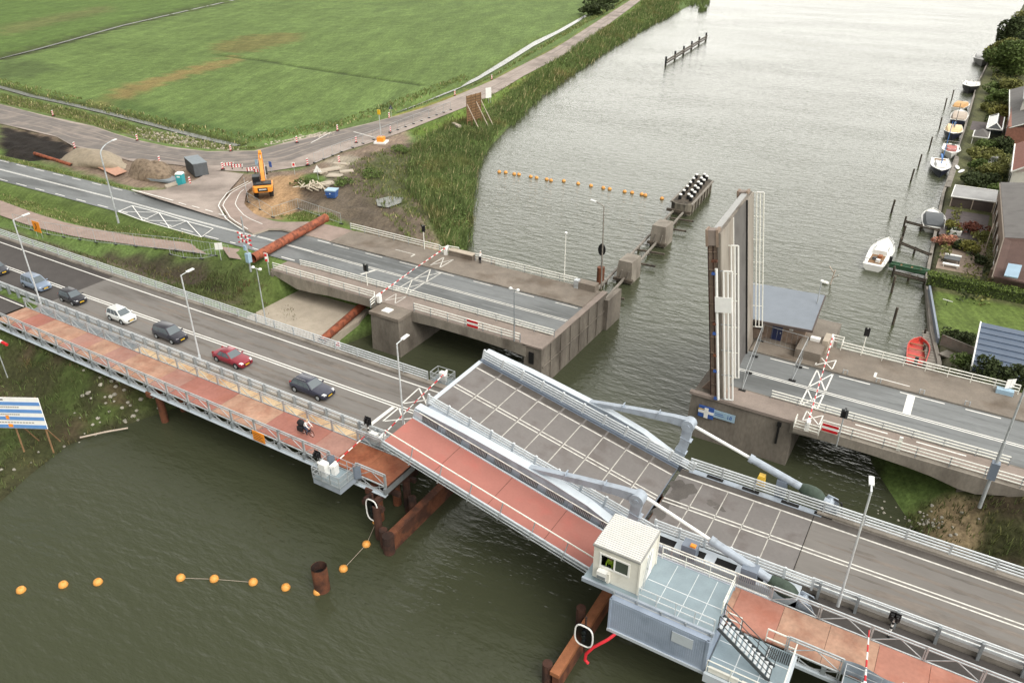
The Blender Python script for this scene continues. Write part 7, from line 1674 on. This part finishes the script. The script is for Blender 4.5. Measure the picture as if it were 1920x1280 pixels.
MB().box(.3,2.4,123.6,125.2,1.65,1.75).build('tabletop', 'dark_box', tbl)
for s_, t_ in ((.4,123.7),(2.3,123.7),(.4,125.1),(2.3,125.1)): MB().box(s_-.05,s_+.05,t_-.05,t_+.05,1,1.65).build('leg', 'dark_box', tbl)
for t_, lab in ((122.4,"pale bench on the near side of the dark garden table"),(126.4,"pale bench on the far side of the dark garden table")):
    bn_ = thing("garden_bench", lab, "bench", (1.4,t_,1), 0, "pale garden benches"); MB().box(.3,2.5,t_-.3,t_+.3,1.35,1.5).build('seat', 'boat_white', bn_)
    for s_ in (.5,2.3): MB().box(s_-.06,s_+.06,t_-.25,t_+.25,1,1.35).build('leg', 'boat_white', bn_)
fq = thing("fire_table", "square dark tub with white rim on the dark terrace", "table", (.9,137.6,1.0)); MB().box(.1,1.7,136.8,138.4,1.02,1.7).build('body', 'boat_white', fq); MB().box(.3,1.5,137,138.2,1.7,1.71).build('inset', 'black', fq)
lg_ = thing("sun_lounger", "pale striped lounger in the garden before the white house", "sun lounger", (3.9,184,1)); MB().box(3.0,4.8,182,186,1.3,1.4).build('seat', 'boat_white', lg_); MB().box(3.0,4.8,186,187,1.4,2.1).build('backrest', 'boat_grey', lg_)
for s_, t_ in ((3.1,182.2),(4.7,182.2),(3.1,185.8),(4.7,185.8)): MB().box(s_-.06,s_+.06,t_-.06,t_+.06,1,1.3).build('leg', 'boat_grey', lg_)
lwl = MB(); lwl.beam((-.45,112.6,1.1),(2.15,96.8,1.1),.25,.9); tag(lwl.build("garden_wall", 'steel_blue_dark'), "low slate blue wall along the water side of the lawn", "wall")
fw_ = MB(); fw_.beam((2.4,96.3,1.6),(6.2,94.6,1.6),.12,1.5).beam((2.9,94.4,1.0),(6.2,92.6,1.0),1.6,.15); tag(fw_.build("garden_fence", 'wood_grey'), "weathered grey plank fence between landing stage and shed", "fence")
swg = thing("sprinkler", "thin white cross bar standing on the lawn", "garden ornament", (2.1,108.4,1)); MB().tube([(2.1,108.4,1),(2.1,108.4,1.7)],.04).build('stem', 'black', swg); MB().tube([(1.5,108.5,1.7),(2.7,108.2,1.7)],.05).build('cross_bar', 'white', swg)

# ================================================================ VEGETATION
rv = random.Random(11)
def inside(P, x, y):
    c = False; n = len(P)
    for i in range(n):
        a, b = P[i], P[(i+1) % n]
        if (a[1] > y) != (b[1] > y) and x < (b[0]-a[0])*(y-a[1])/(b[1]-a[1])+a[0]: c = not c
    return c
def blades(name, polys, mats, seed, zoff=0, pick=None):
    """polys: (polygon, count, height, width, lean); thin upright leaves, tufted, as one mass"""
    rd = random.Random(seed); mb = MB()
    for P, n, hgt, wd, lean in polys:
        xs = [p[0] for p in P]; ys = [p[1] for p in P]; k = 0; tries = 0
        while k < n and tries < n*12:
            tries += 1; x, y = rd.uniform(min(xs), max(xs)), rd.uniform(min(ys), max(ys))
            if not inside(P, x, y): continue
            z0 = ground_z(x, y)
            if z0 < -.35: continue
            z0 = max(z0, -.05); clump = .6+.8*(.5+.5*math.sin(x*.9+math.sin(y*.7)*2)*math.cos(y*.8+x*.3))
            m_ = 5 if hgt > 1 else 4
            for q in range(m_):
                if k >= n: break
                bx, by = x+rd.gauss(0,.25*max(hgt,.5)), y+rd.gauss(0,.25*max(hgt,.5)); H_ = hgt*clump*rd.uniform(.6,1.25); a = rd.uniform(0,6.28); w_ = wd*rd.uniform(.6,1.4)
                lx, ly = rd.gauss(.12,lean)*H_, rd.gauss(0,lean)*H_; ca_, sa_ = math.cos(a)*w_, math.sin(a)*w_
                mb.k = 1 if (len(mats) > 1 and rd.random() < (pick or .15)) else 0
                mb.add([(bx-ca_,by-sa_,z0-.05),(bx+ca_,by+sa_,z0-.05),(bx+lx*.4+ca_*.8,by+ly*.4+sa_*.8,z0+H_*.6),(bx+lx,by+ly,z0+H_),(bx+lx*.4-ca_*.8,by+ly*.4-sa_*.8,z0+H_*.6)], [(0,1,2,3,4)]); k += 1
    return tag(mb.build(name, mats, normals=False), kind="stuff")
REEDA = [(-101.31,127.43,0.4),(-107.55,141.15,0.4),(-109.32,154.36,0.4),(-107.62,164.8,0.4),(-112.35,186.98,0.4),(-105.55,179.78,0.4),(-95.74,150.96,0.4),(-88.93,134.87,0.4),(-83.56,125.07,0.4),(-72.2,106.78,0.4),(-63.17,91.08,0.4),(-66.87,90.34,0.4),(-79.87,102.18,0.4),(-87.12,107.79,0.4)]
REEDB = [(-107.62,164.8,0.4),(-115.91,192.9,0.4),(-122.24,216.26,0.4),(-128.3,245.32,0.4),(-138.63,286.86,0.4),(-153.88,350.98,0.4),(-168.35,417.64,0.4),(-162.25,442.47,0.4),(-144.82,396.37,0.4),(-140.27,359.16,0.4),(-128.13,288.58,0.4),(-116.96,234.99,0.4),(-107.72,193.74,0.4),(-98.5,163.93,0.4)]
REEDC = [(-170.78,416.18,0.4),(-212.64,538.78,0.4),(-212.31,617.18,0.4),(-145.83,403.52,0.4),(-144.82,396.37,0.4)]
ISL = [(-165.03,458.38,0),(-154.1,439.6,0),(-147.02,440.84,0),(-144.61,451.43,0),(-159.15,496.99,0),(-177.13,493.72,0)]; ISL2 = [(-139.87,419.39,0),(-145.18,438.97,0),(-137.4,426.39,0),(-136.97,418.41,0)]
blades("reeds", [(REEDA, 24000, 1.65, .04, .24),(REEDB, 22000, 1.8, .07, .24),(REEDC, 5000, 2.5, .14, .2)], ['reed','reed_tan'], 1, pick=.07)
rl_m = MB()
for P, n, sz in ((REEDA,11000,.2),(REEDB,10000,.32)):
    xs = [p[0] for p in P]; ys = [p[1] for p in P]; k = 0
    while k < n:
        x, y = rv.uniform(min(xs),max(xs)), rv.uniform(min(ys),max(ys))
        if not inside(P, x, y): continue
        z0 = max(ground_z(x, y), 0); top_ = 1.0+.55*math.sin(x*.6+math.sin(y*.5))+.3*math.cos(y*.9); p = Vector((x,y,z0+max(.2,top_)*rv.uniform(.5,1.25)))
        a = Vector((rv.gauss(0,1),rv.gauss(0,1),rv.gauss(0,.8))).normalized()*sz*rv.uniform(.6,1.5); b = a.cross(Vector((rv.gauss(0,1),rv.gauss(0,1),rv.gauss(0,1)))).normalized()*sz*.35
        rl_m.add([p-a,p+b,p+a,p-b],[(0,1,2,3)]); k += 1
tag(rl_m.build("bank_leaves", 'reed_green', normals=False), kind="stuff")
ri = MB()
for P, n in ((ISL,900),(ISL2,160)):
    xs = [p[0] for p in P]; ys = [p[1] for p in P]; k = 0
    while k < n:
        x, y = rv.uniform(min(xs),max(xs)), rv.uniform(min(ys),max(ys))
        if not inside(P, x, y): continue
        a = rv.uniform(0,6.28); H_ = rv.uniform(1.6,3.2); c_, s_ = .2*math.cos(a), .2*math.sin(a); l_ = rv.gauss(0,.3)
        ri.add([(x-c_,y-s_,-.2),(x+c_,y+s_,-.2),(x+l_,y+l_,H_)], [(0,1,2)]); k += 1
tag(ri.build("reed_island", 'reed', normals=False), kind="stuff")
# rough grass on banks and verges
LOWB = [(-112,12,0),(-67.5,12,0),(-68,24,0),(-70,31,0),(-68,37,0),(-74,40.5,0),(-112,38,0)]
SLOPE = [(-125.87,55.97,4),(-110.81,56.92,4),(-95.17,61.43,4),(-83.58,64.66,4),(-77.11,64.39,4),(-68.17,61.25,4),(-66.18,55.7,4),(-76.17,54.69,4),(-93.22,55.73,4),(-110.59,55.15,4),(-122.49,54.1,4)]
VERGE = [(-148.05,68.04,3.3),(-128.76,68.01,3.3),(-114.26,67.85,3.3),(-96.12,69.49,3.3),(-91.36,69.4,3.3),(-106.41,65.07,3.3),(-130.05,63.27,3.3),(-140.45,63.83,3.3)]
VERGE2 = [(-171.54,80.84,2.6),(-149.73,81,2.6),(-127.97,80.48,2.6),(-119.42,87.76,2.6),(-120.88,84.05,2.6),(-128.53,79.8,2.6),(-150.84,79.53,2.6),(-167.65,78.68,2.6)]
STRIPG = [(-240.29,118.59,1.5),(-200.49,116.99,1.5),(-164.06,113.35,1.5),(-133.29,114.18,1.5),(-131.05,112.1,1.5),(-141.52,107.27,1.5),(-167.33,106.3,1.5),(-207.38,109.37,1.5),(-227.74,111.64,1.5)]
MUDG = [(-106.46,113.11,2.1),(-107.55,126.11,2.1),(-102.01,131.89,2.1),(-88.58,115.66,2.1),(-76.57,98.68,2.1),(-66.35,88.34,2.1),(-71.87,87.55,2.1),(-87.38,98.48,2.1),(-94.44,100.99,2.1)]
DYKE = [(-176.79,431.6,2.2),(-168.17,400.52,2.2),(-132.24,266.26,2.2),(-122.34,210.82,2.2),(-113.34,160.26,2.2),(-112.12,140.73,2.2),(-104.19,136.78,2.2),(-108.01,179.76,2.2),(-127.83,264.72,2.2),(-161.31,422.17,2.2)]
DITCHB = [(-128,154.19,1),(-130.22,179.29,1),(-128.92,196.31,1),(-145.14,256.51,1),(-164.3,339.01,1),(-187.18,439.76,1),(-189.76,438.21,1),(-171.24,350.31,1),(-148.69,262.76,1),(-131.06,199.6,1),(-130.79,172.62,1)]
GREEN2 = [(-96.53,84.85,2.3),(-94.2,89.28,2.3),(-88.89,90.03,2.3),(-85.69,88.43,2.3),(-88.68,86.63,2.3),(-92.39,85.56,2.3)]
EASTB = [(1.5,57,0),(4,64.5,0),(12,64,0),(30,63,0),(30,54.5,0),(12,54.5,0)]
UNDER = [(-84,53.5,0),(-77.5,53.5,0),(-77.5,62,0),(-86,62.5,0)]
GARD = [(-1,82,0),(14,82,0),(14,87,0),(2,90,0)]
EDGEF = [(-254.29,126.16,0.9),(-208.4,121.96,0.9),(-171.52,118.89,0.9),(-141.48,116.96,0.9),(-137.38,119.42,0.9),(-131.15,138.88,0.9),(-131.99,159.16,0.9),(-139.61,206.67,0.9),(-143.98,210.18,0.9),(-136.21,144.52,0.9),(-143.7,122.11,0.9),(-176.66,122.81,0.9),(-262.61,130.77,0.9)]
blades("rough_grass", [(LOWB, 9000, .55, .035, .3),(SLOPE, 2600, .4, .035, .3),(UNDER, 2200, .6, .035, .3),(EASTB, 4000, .55, .03, .3),(GARD, 1800, .7, .04, .3)], ['blade','reed'], 2, pick=.3)
blades("verge_grass", [(VERGE, 5000, .34, .035, .35),(VERGE2, 2500, .34, .035, .35),(STRIPG, 6000, .6, .06, .35),(MUDG, 3500, .55, .05, .35),(DYKE, 6000, .6, .07, .3),(DITCHB, 4000, .6, .08, .3),(GREEN2, 1800, .35, .04, .3),(EDGEF, 5000, .55, .07, .3)], ['verge_blade','reed_tan'], 3, pick=.12)

def shrub(name, label, cat, x, y, r, hgt, m, n=500, size=.28, seed=0, group=None, trunk=True, z=None):
    z = ground_z(x, y) if z is None else z
    t = thing(name, label, cat, (x,y,z), 0, group)
    if trunk:
        tr = MB().tube([(x,y,z-.2),(x+.1,y,z+hgt*.35),(x+.05,y+.1,z+hgt*.7)],[.09*r**.5+.05,.07*r**.5+.03,.03],7)
        for k in range(4): a = k*1.6+seed; tr.tube([(x+.08,y,z+hgt*.3),(x+math.cos(a)*r*.5,y+math.sin(a)*r*.5,z+hgt*.65)],[.06*r**.5,.02],5)
        tr.build('trunk', 'bark', t)
    foliage(MB(), (x,y,z+hgt*.5), (r*1.12,r*1.12,hgt*.55), int(n*2.1), size*.85, seed).build('crown', m, t, normals=False); return t
T = [  # trees and bushes along the gardens: x, y, radius, height, material, faces, leaf size, label
 (.3,357,4.5,12,'foliage_dark',1500,.6,"dark pointed conifer at the far end of the gardens"),
 (4.5,420,6,8,'foliage_olive',1200,.7,"olive tree at the top right corner of the picture"),
 (5,385,4,5,'foliage',700,.6,"low green bush right of the dark conifer"),
 (.6,318,6,9,'foliage_olive',1900,.6,"large olive green willow beyond the black hulled boat"),
 (2.2,296,6.5,11,'foliage',2200,.6,"tallest green tree of the bank, hanging over the quay"),
 (6.5,335,6,9,'foliage_dark',1300,.6,"dark tree behind the olive willow"),
 (7,308,5,8,'foliage_olive',1100,.6,"olive tree behind the tallest green tree"),
 (.8,263,2.5,3.2,'foliage',700,.35,"round green bush by the white boat with black hull"),
 (2.0,250,3,4,'foliage',900,.4,"green bush before the dormer house"),
 (1.2,237,2.5,3,'foliage_olive',700,.35,"olive bush beside the plank deck's far end"),
 (3.2,231,2.5,3.4,'foliage_yellow',600,.35,"yellowish bush before the conservatory"),
 (4.6,262,3,5,'foliage_olive',800,.45,"olive bush at the corner of the dormer house"),
 (1.6,196,2.2,2.6,'foliage',700,.3,"green shrub by the pavilion roof"),
 (4.8,196,2.8,3.6,'foliage_dark',900,.35,"dark hedge like shrub behind the pavilion"),
 (1.5,187,2.4,3,'foliage_olive',800,.3,"olive shrub in the middle of the planted garden"),
 (1.8,179,2,2.4,'foliage',700,.3,"leafy shrub next to the white paddle boards"),
 (4.4,176,2.6,3,'foliage_olive',800,.3,"wide olive shrub before the white house"),
 (3.8,169,2.4,2.6,'foliage_dark',800,.3,"dark purple green shrub behind the veranda"),
 (1.4,166.5,2.6,2.8,'foliage_dark',900,.3,"dark green shrub at the veranda's corner"),
 (5.6,163,2.2,2.4,'foliage',700,.3,"green shrub between veranda and white house"),
 (.2,139.5,1.3,1.7,'foliage_yellow',420,.22,"small yellow bush on the terrace corner"),
 (2.5,139.2,1.9,1.9,'foliage_red',650,.22,"round rust red bush between the two terraces"),
 (-.3,131.5,1.7,1.6,'foliage_pink',600,.2,"pink flowering bush at the patio edge by the canoe"),
 (1.5,131,1.2,1.4,'foliage_dark',350,.2,"small dark shrub between pink bush and round green bush"),
 (3.0,130.6,1.6,2.0,'foliage_yellow',600,.22,"round yellow green bush on the brown patio"),
 (4.9,136.5,1.2,1.8,'foliage_olive',350,.22,"olive bush against the brick house wall"),
 (4.9,126,1.1,1.6,'foliage_dark',320,.22,"dark shrub under the brick house windows"),
 (3.6,97.8,1.5,1.5,'foliage_dark',450,.22,"low dark shrub on the lawn edge, by the plank fence"),
 (5.1,97.4,1.6,1.7,'foliage_dark',450,.22,"low dark shrub between lawn and shed gable"),
 (5.4,89.8,1.7,2.6,'foliage',900,.22,"bright green bush in front of the shed"),
 (7.6,86.2,1.7,3.0,'foliage_dark',600,.22,"first dark shrub of the row below the shed"),
 (9.6,85.9,1.8,3.1,'foliage_dark',600,.22,"second dark shrub of the row below the shed"),
 (11.4,85.6,1.8,3.1,'foliage_dark',600,.22,"third dark shrub of the row, at the picture edge"),
 (1.6,86.2,1.5,1.3,'foliage_dark',450,.22,"dark shrub on the bank behind the landing stage"),
]
for i, (x, y, r, hh_, m_, n, sz, lab) in enumerate(T):
    shrub("conifer" if i == 0 else "tree" if hh_ > 4.5 else "shrub", lab, "tree" if hh_ > 4.5 else "bush", x, y, r, hh_, m_, n, sz, i*3+1, "trees and shrubs of the gardens")
ug = MB()   # low planting between the shrubs
for (s0,s1,t0,t1,n_) in ((.2,7,158,200,3800),(.5,5,224,262,1800),(-1,6,275,345,2200),(3,7,110,135,500),(-.5,1,124,150,400)):
    for k in range(n_):
        x, y = rv.uniform(s0,s1), rv.uniform(t0,t1); q_ = .5+.5*math.sin(x*1.7+math.sin(y*.8)*2)*math.cos(y*.55)
        p = Vector((x,y,ground_z(x,y)+rv.uniform(.05,.3+1.3*q_))); a = Vector((rv.gauss(0,1),rv.gauss(0,1),rv.gauss(0,.6))).normalized()*rv.uniform(.15,.38); b = a.cross(Vector((rv.gauss(0,1),rv.gauss(0,1),rv.gauss(0,1)))).normalized()*.14
        ug.k = 0 if math.sin(x*.9+y*.35) > -.2 else 1; ug.add([p-a,p+b,p+a,p-b],[(0,1,2,3)])
tag(ug.build("undergrowth", ['foliage_olive','foliage_dark'], normals=False), kind="stuff")
# clipped hedge between lawn and patio
hd = MB(); hd.box(-1.0,16,113.9,115.4,.9,2.45); hd2 = MB()
for k in range(2600):
    x = rv.uniform(-1.15,16); f = rv.random()
    p = Vector((x, rv.uniform(113.7,115.6), 2.5+rv.uniform(-.05,.12))) if f < .55 else Vector((x, 113.85 if f < .85 else 115.45, rv.uniform(1,2.5)))
    a = Vector((rv.gauss(0,1),rv.gauss(0,1),rv.gauss(0,1))).normalized()*.16; b = a.cross(Vector((rv.gauss(0,1),rv.gauss(0,1),rv.gauss(0,1)))).normalized()*.09
    hd2.add([p-a,p+b,p+a,p-b],[(0,1,2,3)])
hg = thing("hedge", "long clipped hedge between the bright lawn and the brown patio", "hedge", (7.5,114.6,1))
hd.build('core', 'foliage_dark', hg); hd2.build('leaves', 'hedge_green', hg, normals=False)
for k, (x, y, r, lab) in enumerate(((-176,372,7,"dark bush by the far ditch at the top edge of the field"),(-187,405,8,"second dark bush by the far ditch, at the very top edge"))): shrub("shrub", lab, "bush", x, y, r, 6, 'foliage_dark', 700, .8, 90+k)
for k, (p, lab) in enumerate((((-104.55,99.97,2.2),"small green bush beside the white triangular sign"),((-102.93,126.07,2.2),"low green weed clump on the mud near the mast foot"),((-97.12,110.15,2.2),"green weed clump in the middle of the muddy ground"),((-99.03,103.28,2.2),"low weed clump by the broken slabs"))): shrub("shrub", lab, "bush", p[0], p[1], 2.2, 1.3, 'foliage', 380, .22, 120+k, trunk=False)

# ================================================================ camera, light, view
cam = bpy.data.cameras.new("camera"); cam.sensor_width = 36; cam.lens = 36*1450/1920; cam.clip_end = 6000; cam.clip_start = .5
co = bpy.data.objects.new("camera", cam); COL.objects.link(co); co.location = (0,0,47); co.rotation_euler = (R(90-29.3), 0, R(31)); scene.camera = co
SUN_EL, SUN_AZ = 50, 115        # degrees; azimuth measured from +Y towards +X
w = bpy.data.worlds.new("World"); scene.world = w; w.use_nodes = True
nt = w.node_tree; N = nt.nodes; Lk = nt.links
sky = N.new("ShaderNodeTexSky"); sky.sky_type = 'NISHITA'; sky.sun_disc = False; sky.sun_elevation = R(SUN_EL); sky.sun_rotation = R(SUN_AZ)
sky.air_density = 1.0; sky.dust_density = 4.0; sky.ozone_density = 1.0; sky.altitude = 0
hs = N.new("ShaderNodeHueSaturation"); hs.inputs["Saturation"].default_value = .07
Lk.new(sky.outputs[0], hs.inputs["Color"])
# cloud cover: brighter low down, and brightest in the thin cloud beyond the far end of the river
tc = N.new("ShaderNodeTexCoord"); dp = N.new("ShaderNodeVectorMath"); dp.operation = 'DOT_PRODUCT'; Lk.new(tc.outputs["Generated"], dp.inputs[0])
az_, el_ = R(2), R(13); dp.inputs[1].default_value = (math.sin(az_)*math.cos(el_), math.cos(az_)*math.cos(el_), math.sin(el_))
gr_ = N.new("ShaderNodeMapRange"); gr_.interpolation_type = 'SMOOTHSTEP'; gr_.inputs[1].default_value = .35; gr_.inputs[2].default_value = 1.; gr_.inputs[3].default_value = 1.; gr_.inputs[4].default_value = 5.2
Lk.new(dp.outputs["Value"], gr_.inputs[0]); ml = N.new("ShaderNodeMix"); ml.data_type = 'RGBA'; ml.blend_type = 'MULTIPLY'; ml.inputs[0].default_value = 1
Lk.new(hs.outputs[0], ml.inputs[6]); Lk.new(gr_.outputs[0], ml.inputs[7])
bg = N["Background"]; bg.inputs["Strength"].default_value = .15; tn = N.new("ShaderNodeMix"); tn.data_type = 'RGBA'; tn.blend_type = 'MULTIPLY'; tn.inputs[0].default_value = 1; tn.inputs[7].default_value = (1,.97,.90,1); Lk.new(ml.outputs[2], tn.inputs[6])
Lk.new(tn.outputs[2], bg.inputs["Color"])
sl = bpy.data.lights.new("sun", 'SUN'); sl.energy = 1.1; sl.angle = R(40); sl.color = (1,.96,.9)
so = bpy.data.objects.new("sun", sl); COL.objects.link(so); so.location = (0,0,80)
d = Vector((math.sin(R(SUN_AZ))*math.cos(R(SUN_EL)), math.cos(R(SUN_AZ))*math.cos(R(SUN_EL)), math.sin(R(SUN_EL))))
so.rotation_euler = d.to_track_quat('Z', 'Y').to_euler()
vs = scene.view_settings; vs.view_transform = 'Standard'; vs.look = 'None'; vs.gamma = 1; vs.use_curve_mapping = False; vs.exposure = 0.22
scene.render.engine = 'CYCLES'; scene.cycles.max_bounces = 6
